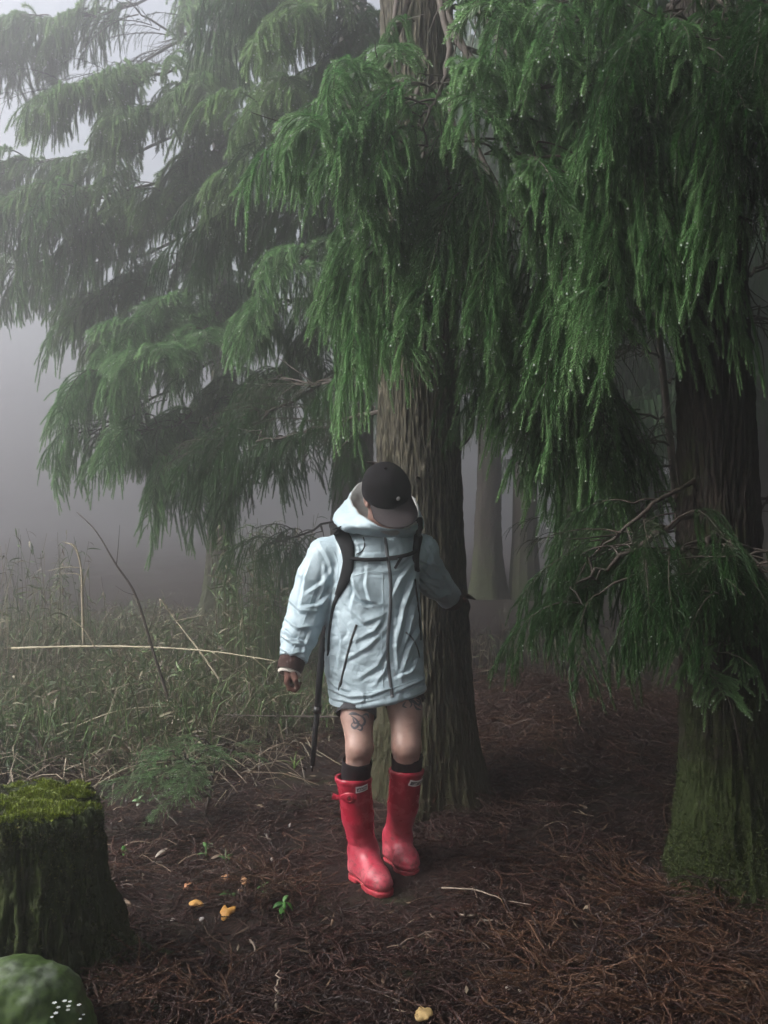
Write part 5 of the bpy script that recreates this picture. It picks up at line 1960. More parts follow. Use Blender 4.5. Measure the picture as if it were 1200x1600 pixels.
ribbon('shoulder_strap', JBVH2, [(527, 824), (535, 838), (542, 852), (545, 870), (543, 892), (536, 912), (528, 930)], 0.05, 0.009, M_STRAP, BP, 40, 0.003, widths=[0.046, 0.058, 0.056, 0.050, 0.046, 0.040, 0.024])
ribbon('shoulder_strap', JBVH2, [(654, 812), (655, 824), (653, 840), (650, 856), (649, 875), (651, 893)], 0.046, 0.009, M_STRAP, BP, 30, 0.003, widths=[0.030, 0.034, 0.036, 0.034, 0.028, 0.018])
ribbon('side_strap', JBVH, [(530, 926), (522, 945), (518, 965), (515, 990), (513, 1024)], 0.012, 0.003, M_STRAP, BP, 30, 0.002, widths=[0.022, 0.016, 0.012, 0.012, 0.012])
ribbon('side_strap', JBVH, [(648, 905), (652, 940), (656, 975), (657, 1000)], 0.010, 0.003, M_STRAP, BP, 24, 0.001)
ribbon('chest_strap', JBVH2, [(549, 873), (565, 875), (590, 875), (610, 873), (630, 869), (650, 862)], 0.014, 0.004, M_STRAP, BP, 40, 0.010)
ribbon('strap_tail', JBVH, [(627, 871), (622, 879), (616, 888)], 0.010, 0.003, M_STRAP, BP, 10, 0.006)
h, n_ = cast(JBVH, 612, 873)
mb = MB()
c = h + n_ * 0.017
e = Vector((1, 0, 0.1)).normalized()
vv = Vector((0, 0, 1))
bx = [c + e * a * 0.017 + vv * b * 0.0085 + n_ * cc * 0.005 for a in (-1, 1) for b in (-1, 1) for cc in (-1, 1)]
mb.add([tuple(p) for p in bx], None, [(0, 1, 3, 2), (4, 6, 7, 5), (0, 4, 5, 1), (2, 3, 7, 6), (0, 2, 6, 4), (1, 5, 7, 3)])
mb.build('chest_buckle', [M_BLACK], BP)

TP = empty('trekking_pole', W(497, 1090, 3.50))
tag(TP, 'black trekking pole hanging down from the backpack beside the bare knee', 'trekking pole')
o0 = TP.location.copy()
mb = MB()
mb.tube([W(516, 930, 3.53) - o0, W(507, 985, 3.52) - o0, W(500, 1050, 3.51) - o0, W(496, 1108, 3.50) - o0], [0.016, 0.0145, 0.0135, 0.0125], 10)
mb.build('upper_section', [M_STRAP], TP, True)
mb = MB()
mb.tube([W(496.3, 1104, 3.50) - o0, W(495.5, 1114, 3.50) - o0], 0.0165, 10)
mb.build('clamp', [M_BLACK], TP, True)
mb = MB()
mb.tube([W(495.6, 1112, 3.50) - o0, W(491, 1160, 3.495) - o0, W(488, 1196, 3.49) - o0], [0.0115, 0.011, 0.0105], 10)
mb.build('lower_section', [M_STRAP], TP, True)
mb = MB()
mb.tube([W(488, 1196, 3.49) - o0, W(487.6, 1201, 3.49) - o0, W(487.3, 1206, 3.49) - o0], [0.008, 0.006, 0.002], 8)
mb.build('tip', [M_BLACK], TP, True)

# ------------------------------------------------------------------ forest litter
def frame(d, nrm):
    d = d / np.linalg.norm(d)
    s = np.cross(nrm, d)
    s /= np.linalg.norm(s) + 1e-9
    return np.stack([d, s, np.cross(d, s)], 1)


def dead_sprig(seed, L, curl, n_side, spacing=0.0036):
    rng = np.random.default_rng(seed)
    mb = MB()

    def line(p0, a0, ln, k):
        n = max(5, int(ln / 0.014))
        a = a0
        P = [np.array(p0, float)]
        lift = rng.normal(0, 0.12)
        for i in range(n):
            a += k * ln / n + rng.normal(0, 0.10)
            P.append(P[-1] + np.array([math.cos(a), math.sin(a), lift + 0.10 * math.sin(i * 0.9 + seed)]) * ln / n)
        return np.array(P)
    st = line((0, 0, 0), 0, L, curl)
    mb.tube(st[::2], 0.0017, 3, 0.3, 0, False)
    needles(mb, st, 0.019, spacing, rng, 0.2, 0.65, ang=0.45, hw=0.0019)
    for k in range(n_side):
        i = int(len(st) * (0.15 + 0.7 * k / max(1, n_side)))
        i = min(i, len(st) - 2)
        t = st[i + 1] - st[i]
        a = math.atan2(t[1], t[0]) + (1 if k % 2 else -1) * rng.uniform(0.35, 0.8)
        s2 = line(st[i], a, L * rng.uniform(0.35, 0.7), curl * rng.uniform(0.3, 1.6))
        needles(mb, s2, 0.017, spacing, rng, 0.2, 0.65, ang=0.45, hw=0.0019)
    return np.concatenate(mb.V), np.concatenate(mb.T), (np.concatenate(mb.Q) if mb.Q else np.zeros((0, 4), int)), np.concatenate(mb.C)[:, 0]


SPRIGS = [dead_sprig(900 + i, l, c, n) for i, (l, c, n) in enumerate(((0.16, 4, 2), (0.20, -5, 3), (0.24, 3, 4), (0.14, 8, 1), (0.18, -9, 2), (0.28, 2, 5), (0.22, 6, 3), (0.12, -3, 0), (0.15, 10, 1)))]
SPRIGS_FAR = [dead_sprig(950 + i, l, c, n, 0.009) for i, (l, c, n) in enumerate(((0.20, 4, 2), (0.24, -5, 2), (0.28, 3, 3), (0.18, 8, 1)))]

SX0 = W(48, 800, 2.56).x


def near_foot(x, y):
    best = 9.0
    for (a, b) in ((gp(553, 1366), gp(607, 1404)), (gp(608, 1341), gp(647, 1371))):
        ab = (b - a).to_2d()
        t = max(0, min(1, (Vector((x, y)) - a.to_2d()).dot(ab) / ab.length_squared))
        best = min(best, (Vector((x, y)) - a.to_2d() - ab * t).length)
    return best


def scatter_litter():
    rng = np.random.default_rng(3)
    Vs, Ts, Qs, Cs, n = [], [], [], [], 0

    def put(proto, p, yaw, pitch, sc, col):
        nonlocal n
        V, T, Q, c = proto
        cy_, sy_ = math.cos(yaw), math.sin(yaw)
        cp, sp_ = math.cos(pitch), math.sin(pitch)
        V = V * sc
        x = V[:, 0] * cp + V[:, 2] * sp_
        z = -V[:, 0] * sp_ + V[:, 2] * cp
        W_ = np.stack([x * cy_ - V[:, 1] * sy_, x * sy_ + V[:, 1] * cy_, z], 1)
        # follow the ground
        gx, gy = W_[:, 0] + p[0], W_[:, 1] + p[1]
        Wz = np.maximum(W_[:, 2] + p[2], 0.003)
        Vs.append(np.stack([gx, gy, Wz + hgt(gx, gy)], 1).astype(np.float32))
        Ts.append(T + n)
        if len(Q):
            Qs.append(Q + n)
        Cs.append((np.array(col)[None] * (0.55 + 0.9 * c[:, None])).astype(np.float32))
        n += len(V)
    browns = [(0.042, 0.016, 0.013), (0.054, 0.022, 0.016), (0.030, 0.013, 0.011), (0.078, 0.033, 0.018), (0.060, 0.032, 0.022), (0.022, 0.011, 0.009), (0.044, 0.023, 0.018)]
    # near field
    cnt = 0
    while cnt < 6000:
        y = 1.9 + 4.0 * rng.random() ** 1.15
        x = rng.uniform(-0.52, 0.52) * y * 1.1
        if x < -0.2 and y > 4.0 and rng.random() < 0.55:
            continue
        if math.hypot(x - t1x, y - t1y) < 0.24 or math.hypot(x - t2x, y - t2y) < 0.21:
            continue
        if near_foot(x, y) < 0.22:
            continue
        clump = vnoise(np.array([x * 2.2, y * 2.2, 3.0]))
        if rng.random() > 0.85 + 0.35 * clump:
            continue
        pile = max(0, clump) * 0.10
        c = np.array(browns[rng.integers(len(browns))]) * rng.uniform(0.7, 1.25)
        if clump > 0.35 and rng.random() < 0.5:
            c = np.array((0.095, 0.045, 0.022)) * rng.uniform(0.7, 1.1)
        put(SPRIGS[rng.integers(len(SPRIGS))], (x, y, rng.uniform(0.004, 0.022) + pile * rng.random()), rng.uniform(0, 6.28), rng.normal(0, 0.13), rng.uniform(0.7, 1.25), c)
        cnt += 1
    # the heap behind on the side of the mossy tree, and the middle distance
    cnt = 0
    while cnt < 2300:
        if rng.random() < 0.6:
            x, y = rng.normal(1.05, 0.8), rng.normal(5.3, 0.8)
        else:
            x, y = rng.uniform(-2.6, 4.0), rng.uniform(4.5, 9.5)
        if y < 3.9:
            continue
        if x < -0.3 and rng.random() < 0.6:
            continue
        c = np.array(browns[rng.integers(len(browns))]) * rng.uniform(0.7, 1.25)
        put(SPRIGS_FAR[rng.integers(len(SPRIGS_FAR))], (x, y, rng.uniform(0.005, 0.06)), rng.uniform(0, 6.28), rng.normal(0, 0.35), rng.uniform(0.8, 1.5), c)
        cnt += 1
    # heap of dead sprays at the stump's roots, and small bits round the boots
    for k in range(170):
        x, y = rng.normal(-0.62, 0.16), rng.normal(2.36, 0.16)
        if math.hypot(x - SX0, y - 2.56) < 0.24:
            continue
        c = np.array(browns[rng.integers(len(browns))]) * rng.uniform(1.0, 1.9)
        put(SPRIGS[rng.integers(len(SPRIGS))], (x, y, rng.uniform(0.01, 0.07)), rng.normal(-0.9, 0.6), rng.normal(0.1, 0.3), rng.uniform(0.6, 1.0), c)
    for k in range(2600):
        x, y = rng.uniform(-0.4, 0.45), rng.uniform(2.85, 3.75)
        if not 0.10 < near_foot(x, y) < 0.30:
            continue
        put(SPRIGS[7], (x, y, 0.004), rng.uniform(0, 6.28), 0.0, rng.uniform(0.35, 0.75), np.array(browns[rng.integers(len(browns))]) * rng.uniform(0.7, 1.2))
    o = link('forest_litter', mk_mesh('forest_litter', np.concatenate(Vs), [np.concatenate(Ts), np.concatenate(Qs)], [M_LITTER], None, False, np.concatenate(Cs)))
    tag(o, 'reddish brown litter of curled dead cedar sprays covering the forest floor', None, None, 'stuff')
    # small pale chips, dry leaves and stalks among it
    mb = MB()
    for k in range(900):
        y = 1.95 + 5 * rng.random() ** 1.6
        x = rng.uniform(-0.5, 0.5) * y * 1.05
        z = hg(x, y) + rng.uniform(0.008, 0.035)
        a = rng.uniform(0, 6.28)
        if rng.random() < 0.45:
            ln = rng.uniform(0.03, 0.13)
            d = np.array([math.cos(a), math.sin(a), rng.normal(0, 0.2)]) * ln
            c = np.array((0.20, 0.15, 0.105)) * rng.uniform(0.4, 1.3)
            mid = d * 0.5 + rng.normal(0, 0.07, 3) * ln
            mb.tube(smooth_path([(x, y, z), (x + mid[0], y + mid[1], z + abs(mid[2])), (x + d[0], y + d[1], z + abs(d[2]) * 0.5)], 4), rng.uniform(0.001, 0.0022), 3, c, 0, False)
        else:
            ln, w = rng.uniform(0.010, 0.032), rng.uniform(0.003, 0.008)
            d = np.array([math.cos(a), math.sin(a), rng.normal(0, 0.3)])
            s = np.array([-math.sin(a), math.cos(a), rng.normal(0, 0.4)])
            p = np.array([x, y, z])
            c = np.array((0.36, 0.29, 0.20) if rng.random() < 0.3 else (0.13, 0.085, 0.05)) * rng.uniform(0.5, 1.2)
            V = [p - d * ln, p + s * w - np.array([0, 0, 0.002]), p + d * ln, p - s * w - np.array([0, 0, 0.002])]
            mb.add(V, [(0, 1, 2), (0, 2, 3)], None, c)
    o = mb.build('leaf_litter', [M_LITTER])
    tag(o, 'tiny pale chips, stalks and dry leaf scraps strewn through the brown litter', None, None, 'stuff')


scatter_litter()


# ------------------------------------------------------------------ moss made of small blades
def moss(name, P, N, rng, size, cols, parent, origin, stick=0.6):
    n = len(P)
    t = rng.normal(0, 1, (n, 3))
    t -= N * (t * N).sum(1, keepdims=True)
    t /= np.linalg.norm(t, axis=1, keepdims=True) + 1e-9
    b = np.cross(N, t)
    h = size * rng.uniform(0.5, 1.3, n)[:, None]
    tipd = N * stick + t * 0.7 + np.array([0, 0, 0.15])
    w = b * h * 0.22
    V = np.stack([P + w, P - w, P + tipd * h * 0.9 + w * 0.2, P + tipd * h * 0.5 - t * h * 0.4], 1).reshape(-1, 3) - np.array(origin)
    i = np.arange(n) * 4
    T = np.concatenate([np.stack([i, i + 1, i + 2], 1), np.stack([i + 1, i, i + 3], 1)])
    c = np.array(cols)[rng.integers(len(cols), size=n)] * rng.uniform(0.6, 1.3, n)[:, None]
    mb = MB()
    mb.add(V, T, None, np.repeat(c, 4, 0))
    o = mb.build(name, [M_LEAFTINT], parent)
    o['kind'] = 'stuff'
    return o


MOSS_G = [(0.14, 0.19, 0.010), (0.18, 0.24, 0.012), (0.09, 0.13, 0.010), (0.22, 0.27, 0.03)]
MOSS_D = [(0.022, 0.036, 0.007), (0.032, 0.052, 0.009), (0.016, 0.025, 0.007), (0.042, 0.06, 0.014)]


def surf_samples(me_obj, n, rng, base, keep):
    """random points on a mesh object's faces, kept where keep(P, N) says so"""
    me = me_obj.data
    V = np.zeros(len(me.vertices) * 3, np.float32)
    me.vertices.foreach_get('co', V)
    V = V.reshape(-1, 3)
    N = np.zeros(len(me.vertices) * 3, np.float32)
    me.vertices.foreach_get('normal', N)
    N = N.reshape(-1, 3)
    k = rng.integers(len(V), size=n)
    P = V[k] + rng.normal(0, 0.004, (n, 3)) + np.array(base)
    m = keep(P, N[k])
    return P[m].astype(float), N[k][m].astype(float)


def child(root, nm):
    for o in COL.objects:
        if o.parent == root and o.name.split('.')[0] == nm:
            return o


rg_ = np.random.default_rng(41)


def keep1(P, N):
    f = vfbm(P * 5, 3) * 0.5 + 0.5
    return (N[:, 1] < 0.3) & (P[:, 2] < 0.9) & (rg_.random(len(P)) < np.clip((f - 0.25) * 2.2, 0, 1) * np.exp(-np.clip(P[:, 2], 0, 9) / 0.22) * np.clip(0.7 - N[:, 0] * 0.8, 0.1, 1.3))


P_, N_ = surf_samples(child(T1.root, 'trunk'), 160000, rg_, T1.base, keep1)
moss('moss', P_, N_, rg_, 0.013, MOSS_D + [(0.05, 0.045, 0.02)], T1.root, T1.base)


def keep2(P, N):
    f = vfbm(P * 6, 3) * 0.5 + 0.5
    return (N[:, 1] < 0.3) & (P[:, 2] < 1.0) & (rg_.random(len(P)) < np.clip((f - 0.15) * 2.2, 0, 1) * np.exp(-np.clip(P[:, 2] - 0.15, 0, 9) / 0.3))


P_, N_ = surf_samples(child(T2.root, 'trunk'), 160000, rg_, T2.base, keep2)
moss('moss', P_, N_, rg_, 0.013, MOSS_D + [(0.06, 0.085, 0.012), (0.045, 0.07, 0.012)], T2.root, T2.base)

# ------------------------------------------------------------------ mossy stump
SX, SY = W(48, 800, 2.56).x, 2.56
ST = empty('tree_stump', (SX, SY, 0))
tag(ST, 'old sawn stump with bright green moss on top, next to the mossy rock', 'stump')


def build_stump():
    rng = np.random.default_rng(8)
    seg, rows = 260, 150
    a = np.linspace(0, 2 * np.pi, seg, endpoint=False)
    zz = np.linspace(-0.06, 1, rows) * 0.545
    A, Zr = np.meshgrid(a, zz)
    top = 0.545 + 0.012 * vnoise(np.stack([np.cos(A) * 3, np.sin(A) * 3, np.zeros_like(A)], -1)) - 0.015 * np.cos(A)
    Z = Zr / 0.545 * top
    r = 0.205 + 0.10 * np.exp(-np.clip(Z, 0, 9) / 0.10) * (1 + 0.45 * np.sin(5 * A + 1.0)) + 0.02 * (0.5 - Z)
    for ra_, rl_, rw_ in ((-0.35, 0.20, 0.20), (-1.25, 0.10, 0.22), (0.5, 0.13, 0.18), (-2.2, 0.10, 0.25)):
        da_ = (A - ra_ + np.pi) % (2 * np.pi) - np.pi
        r = r + rl_ * np.exp(-(da_ / rw_) ** 2) * np.exp(-np.clip(Z, 0, 9) / 0.085)
    NP = np.stack([np.cos(A) * 7.5, np.sin(A) * 7.5, Z * 2.2], -1)
    rd = np.abs(vfbm(NP + 4, 3))
    r = r - 0.030 * np.exp(-(rd / 0.13) ** 2) + 0.017 * vfbm(NP * np.array([2.5, 2.5, 7.0]), 4) + 0.012 * np.clip(vnoise(NP * np.array([3.0, 3.0, 9.0]) + 3), 0, 1)
    r = r + 0.014 * vfbm(np.stack([np.cos(A) * 2, np.sin(A) * 2, Z * 5], -1), 2)
    r = r - 0.02 * np.clip((Z - 0.50) / 0.05, 0, 1) ** 2
    V = np.stack([r * np.cos(A), r * np.sin(A), Z], -1).reshape(-1, 3)
    i = np.arange(rows - 1)[:, None] * seg
    j = np.arange(seg)[None]
    j2 = (j + 1) % seg
    Q = np.stack([i + j, i + j2, i + seg + j2, i + seg + j], -1).reshape(-1, 4)
    body = link('trunk', mk_mesh('trunk', V, [Q], [M_STUMP], None, True), ST)
    # sawn top, sagging and uneven
    rings = 26
    rt_ = r[-1]
    V2 = []
    for k in range(rings):
        t = 1 - k / (rings - 1)
        x, y = rt_ * t * np.cos(a), rt_ * t * np.sin(a)
        z = top[-1] * t + (1 - t) * 0.535 + 0.014 * vfbm(np.stack([x * 14, y * 14, x * 0 + 2], -1), 3) * min(1, (1 - t) * 6)
        V2.append(np.stack([x, y, z], -1))
    V2 = np.concatenate(V2)
    i = np.arange(rings - 1)[:, None] * seg
    Q2 = np.stack([i + j, i + seg + j, i + seg + j2, i + j2], -1).reshape(-1, 4)[:, ::-1]
    topo = link('cut_top', mk_mesh('cut_top', V2, [Q2], [M_STUMP], None, True), ST)
    # moss cushions on top
    n = 26000
    ang, rr = rng.uniform(0, 6.283, n), np.sqrt(rng.random(n)) * 0.98
    ri = np.interp(ang, np.append(a, 2 * np.pi), np.append(rt_, rt_[0]))
    x, y = rr * ri * np.cos(ang), rr * ri * np.sin(ang)
    cl = vfbm(np.stack([x * 22, y * 22, x * 0], -1), 2)
    z = 0.538 + 0.014 * cl + 0.004
    edge = np.clip((rr - 0.85) / 0.15, 0, 1)
    z = z - 0.012 * edge * rng.random(n)
    m = cl > -0.65
    P = np.stack([x, y, z], 1)[m] + np.array([SX, SY, 0])
    N = np.tile(np.array([0, 0, 1.0]), (len(P), 1)) + rng.normal(0, 0.35, (len(P), 3))
    N /= np.linalg.norm(N, axis=1, keepdims=True)
    moss('moss', P, N, rng, 0.013, MOSS_G, ST, (SX, SY, 0), 0.8)

    def keep(P, N):
        f = vfbm(P * 9, 3) * 0.5 + 0.5
        return (N[:, 1] < 0.4) & (rng.random(len(P)) < np.clip((f - 0.30) * 1.9, 0, 1) * (0.40 + 0.6 * np.exp(-((P[:, 2] - 0.54) / 0.06) ** 2)))
    P, N = surf_samples(body, 90000, rng, (SX, SY, 0), keep)
    moss('moss', P, N, rng, 0.011, MOSS_D + [(0.07, 0.095, 0.012), (0.09, 0.11, 0.02)], ST, (SX, SY, 0), 0.7)


M_ROOT = simple_mat('root_bark', (0.030, 0.017, 0.012), 0.85, 0.6, 90, 0.9, 0.008, 0.2)
M_STUMP = bark_mat('rotten_wood', (0.010, 0.009, 0.007), (0.045, 0.035, 0.026), (0.022, 0.035, 0.007), (0.045, 0.065, 0.012), 0.32, (0.0, 0.8))
build_stump()
SB = Vector((SX, SY, 0))
for pts, r_ in (([W(196, 1520, 2.36), W(198, 1545, 2.29), W(172, 1575, 2.2), W(150, 1605, 2.12)], 0.013), ([W(200, 1512, 2.42), W(225, 1535, 2.40), W(262, 1560, 2.36), W(310, 1578, 2.33)], 0.012), ([W(200, 1525, 2.38), W(228, 1550, 2.32), W(240, 1590, 2.24)], 0.010), ([W(185, 1530, 2.34), W(180, 1560, 2.26), W(160, 1590, 2.18), W(128, 1612, 2.12)], 0.009), ([W(205, 1518, 2.40), W(240, 1540, 2.36), W(290, 1552, 2.36)], 0.008)):
    q = smooth_path([p - SB for p in pts], 26)
    q[:, 2] = np.minimum(np.maximum(q[:, 2], hgt(q[:, 0] + SX, q[:, 1] + SY) + 0.004), hgt(q[:, 0] + SX, q[:, 1] + SY) + 0.05)
    q[1:-1] += NR.normal(0, 0.004, q[1:-1].shape)
    mb = MB()
    mb.tube(q, np.linspace(r_, r_ * 0.3, 26) * (1 + 0.4 * vnoise(q * 55)), 9, 0.5)
    mb.build('root', [M_ROOT], ST, True)

# dead sprays and root debris heaped at the foot of the stump
# ------------------------------------------------------------------ rock
RX, RY = W(22, 800, 2.12).x, 2.10


def rock_mat():
    m, nt, b = new_mat('mossy_rock')
    L = nt.links
    v = coords(nt)
    f = noise_tex(nt, v, 7, 6, 0.62)
    g = noise_tex(nt, v, 60, 5, 0.65)
    r = ramp(nt, [(0.3, (0.10, 0.12, 0.095)), (0.7, (0.19, 0.215, 0.175))])
    L.new(g, r.inputs[0])
    rm = ramp(nt, [(0.47, (1, 1, 1)), (0.60, (0, 0, 0))])
    L.new(f, rm.inputs[0])
    rg = ramp(nt, [(0.3, (0.02, 0.045, 0.008)), (0.7, (0.06, 0.11, 0.016))])
    L.new(g, rg.inputs[0])
    c = mixc(nt, r.outputs[0], rg.outputs[0], rm.outputs[0])
    L.new(c, b.inputs['Base Color'])
    b.inputs['Roughness'].default_value = 0.6
    bump(nt, b, g, 0.35, 0.004)
    return m


def build_rock():
    fd = Field((RX - 0.36, RY - 0.34, -0.12), (RX + 0.36, RY + 0.34, 0.42), 0.006)
    c = Vector((RX, RY, 0.03))
    fd.ellipsoid(c, (0.20, 0.19, 0.27), None, 0.0)
    fd.ellipsoid(c + Vector((0.15, -0.03, -0.06)), (0.15, 0.15, 0.16), None, 0.02)
    fd.ellipsoid(c + Vector((-0.10, 0.0, 0.0)), (0.16, 0.17, 0.20), None, 0.05)
    fd.plane(tuple(c + Vector((-0.10, -0.10, 0.20))), (-0.35, -0.45, 0.8))
    fd.plane(tuple(c + Vector((0.02, -0.16, 0.10))), (0.25, -0.9, 0.35))
    fd.plane(tuple(c + Vector((0.24, -0.08, 0.06))), (0.7, -0.3, 0.6))
    V, Q = fd.nets()
    V = relax(V, Q, 2)
    N = vnormals(V, Q)
    V = V + N * (0.014 * np.abs(vnoise(V * 13)) + 0.004 * vfbm(V * 40, 2) + 0.016 * vfbm(V * 6, 4) - 0.006 * np.exp(-(vfbm(V * 3 + 9, 2) / 0.05) ** 2))[:, None]
    o = link('mossy_rock', mk_mesh('mossy_rock', V - np.array([RX, RY, 0]), [Q], [rock_mat()], None, True), None, (RX, RY, 0))
    tag(o, 'smooth grey green boulder with moss, in front of the stump', 'rock')
    return V, Q


RV, RQ = build_rock()
RB = bvh_of(RV, RQ)


# ------------------------------------------------------------------ leaves and small plants
def leaf_geo(L, w, bend=0.25, n=5, fold=0.15):
    V, Q = [], []
    for i in range(n + 1):
        t = i / n
        ww = w * math.sin(math.pi * min(1, 0.08 + t * 0.92)) ** 0.8
        z = bend * L * t * (1 - t) * 2 - bend * L * t * t
        V += [(L * t, -ww, z + fold * ww), (L * t, 0, z), (L * t, ww, z + fold * ww)]
    for i in range(n):
        a = i * 3
        Q += [(a, a + 1, a + 4, a + 3), (a + 1, a + 2, a + 5, a + 4)]
    return np.array(V), np.array(Q)


def place(V, yaw, pitch, roll, p):
    m = Matrix.Rotation(yaw, 3, 'Z') @ Matrix.Rotation(-pitch, 3, 'Y') @ Matrix.Rotation(roll, 3, 'X')
    return V @ np.array(m).T + np.array(p)


def add_leaf(mb, p, L, w, yaw, pitch, roll, c, bend=0.25, fold=0.2):
    V, Q = leaf_geo(L, w, bend, 5, fold)
    mb.add(place(V, yaw, pitch, roll, p), None, Q, c)


def solid_leaf(name, p, L, w, yaw, pitch, roll, c, bend=0.2, parent=None, thick=0.0012, curlup=0.2):
    V, Q = leaf_geo(L, w, bend, 7, curlup)
    V2 = V - np.array([0, 0, thick])
    n = len(V)
    e = [(i * 3, (i + 1) * 3) for i in range(7)] + [((i + 1) * 3 + 2, i * 3 + 2) for i in range(7)]
    QQ = np.concatenate([Q, Q[:, ::-1] + n, np.array([(a, b, b + n, a + n) for a, b in e])])
    mb = MB()
    mb.add(place(np.concatenate([V, V2]), yaw, pitch, roll, (0, 0, 0)), None, QQ, c)
    return mb.build(name, [M_LEAFTINT], parent, True, p)


def gpt(px, py, lift=0.0):
    """ground point under a picture position"""
    d = CAMZ * F / (py - 800)
    for _ in range(4):
        p = W(px, py, d)
        d = (CAMZ - hg(p.x, p.y)) * F / (py - 800)
    p = W(px, py, d)
    return Vector((p.x, p.y, hg(p.x, p.y) + lift))


# orange mushrooms
def mushroom(px, py, r, label, tilt, yaw, colour, torn=False, seed=0):
    p = gpt(px, py, 0.0)
    T = empty('mushroom', p)
    tag(T, label, 'mushroom', 'orange mushrooms in the litter')
    rng = np.random.default_rng(seed)
    h = r * 0.35 + 0.016
    mb = MB()
    mb.tube([(0, 0, -0.01), (0.002, 0, h * 0.5), (0, 0, h)], [r * 0.22, r * 0.18, r * 0.24], 8, (0.62, 0.50, 0.34))
    mb.build('stem', [M_LEAFTINT], T, True)
    seg, rows = 28, 7
    M = Matrix.Translation((0, 0, h)) @ Matrix.Rotation(yaw, 4, 'Z') @ Matrix.Rotation(tilt, 4, 'Y')
    a = np.linspace(0, 2 * np.pi, seg, endpoint=False)
    wav = 1 + 0.16 * np.sin(3 * a + rng.random() * 6) + 0.10 * np.sin(5 * a + rng.random() * 6) + (0.0 if not torn else -0.55 * np.exp(-((a - 3.4) / 0.35) ** 2) - 0.4 * np.exp(-((a - 1.3) / 0.25) ** 2))
    V, C = [], []
    for i in range(rows):
        t = i / (rows - 1)
        for k in range(seg):
            rr = r * t * (1 + (wav[k] - 1) * t)
            z = r * (0.34 * (1 - t * t) - 0.10 * t ** 3 * math.sin(4 * a[k] + seed))
            V.append((rr * math.cos(a[k]), rr * math.sin(a[k]), z))
            C.append(np.array(colour) * (1.0 - 0.15 * rng.random()))
    n = len(V)
    for i in range(rows):
        t = i / (rows - 1)
        for k in range(seg):
            rr = r * t * 0.97 * (1 + (wav[k] - 1) * t)
            V.append((rr * math.cos(a[k]), rr * math.sin(a[k]), V[i * seg + k][2] - 0.0035 - 0.10 * r * (1 - t)))
            C.append(np.array((0.60, 0.40, 0.20)))
    V = np.array([tuple(M @ Vector(v)) for v in V])
    Q = []
    for i in range(rows - 1):
        for k in range(seg):
            q = (i * seg + k, (i + 1) * seg + k, (i + 1) * seg + (k + 1) % seg, i * seg + (k + 1) % seg)
            Q += [q, tuple(n + x for x in q[::-1])]
    for k in range(seg):
        q = (rows - 1) * seg
        Q.append((q + k, n + q + k, n + q + (k + 1) % seg, q + (k + 1) % seg))
    mb = MB()
    mb.add(V, None, Q, np.array(C))
    mb.build('cap', [M_LEAFTINT], T, True)


mushroom(307, 1422, 0.026, 'flat wavy yellow orange mushroom, the one closest to the stump', 0.15, 0.3, (0.72, 0.40, 0.12), False, 1)
mushroom(355, 1436, 0.027, 'torn orange mushroom with split cap, lowest of the group', 0.5, 4.4, (0.70, 0.36, 0.08), True, 2)
mushroom(292, 1392, 0.017, 'small tilted apricot mushroom uphill of the flat wavy one', 0.7, 3.6, (0.70, 0.34, 0.17), True, 3)
mushroom(353, 1378, 0.015, 'smallest notched orange mushroom, topmost of the group', 0.45, 4.9, (0.72, 0.38, 0.17), True, 4)
mushroom(383, 1385, 0.018, 'rounded peach mushroom at the end of the group near the boots', 0.35, 5.4, (0.75, 0.42, 0.22), False, 5)
mushroom(662, 1597, 0.026, 'pale yellow mushroom cut off by the lower picture edge', 0.35, 4.2, (0.70, 0.50, 0.22), True, 6)
mushroom(376, 1398, 0.009, 'tiny pinkish mushroom button beside the dark green leaf', 0.2, 4.2, (0.72, 0.50, 0.36), False, 7)


# fallen pale leaves
fl = [(243, 1350, 0.058, 0.008, 0.7, 0.5, (0.44, 0.39, 0.33), 'long pale dead leaf standing on edge, uphill of the mushrooms'),
      (238, 1358, 0.040, 0.006, 0.05, 0.05, (0.46, 0.41, 0.35), 'flat pale dead leaf under the upright long one'),
      (266, 1451, 0.018, 0.007, 0.3, 0.2, (0.55, 0.50, 0.45), 'short whitish dead leaf below the flat mushroom'),
      (312, 1452, 0.020, 0.007, 0.9, 0.4, (0.50, 0.46, 0.44), 'greyish curled dead leaf below the torn mushroom'),
      (328, 1356, 0.060, 0.009, 0.6, 0.3, (0.20, 0.15, 0.11), 'brown dead bamboo leaf leaning among the sprouts'),
      (325, 1357, 0.060, 0.008, 3.0, 0.1, (0.26, 0.19, 0.14), 'tan dead leaf lying flat among the sprouts'),
      (375, 1352, 0.055, 0.008, 2.9, 0.1, (0.24, 0.19, 0.15), 'tan dead leaf lying crosswise above the peach mushroom'),
      (424, 1356, 0.016, 0.006, 1.2, 0.6, (0.58, 0.54, 0.50), 'tiny upright white leaf scrap between sprouts and boots'),
      (418, 1322, 0.028, 0.006, 1.9, 0.6, (0.36, 0.32, 0.28), 'grey dead leaf upslope between sapling and boots'),
      (452, 1303, 0.022, 0.005, 1.3, 0.8, (0.36, 0.33, 0.30), 'small pale leaf at the mossy foot of the thick cedar'),
      (790, 1560, 0.016, 0.008, 0.2, 0.2, (0.66, 0.62, 0.52), 'bright cream leaf scrap low in the brown litter'),
      (812, 1566, 0.011, 0.007, 1.2, 0.3, (0.62, 0.58, 0.46), 'small cream leaf scrap just beside the bright one')]
for px, py, L, w, yaw, pitch, c, lab in fl:
    o = solid_leaf('fallen_leaf', gpt(px, py, 0.028), L, w, yaw, pitch, 0.3, c, 0.12)
    tag(o, lab, 'leaf', 'pale leaves fallen on the litter')


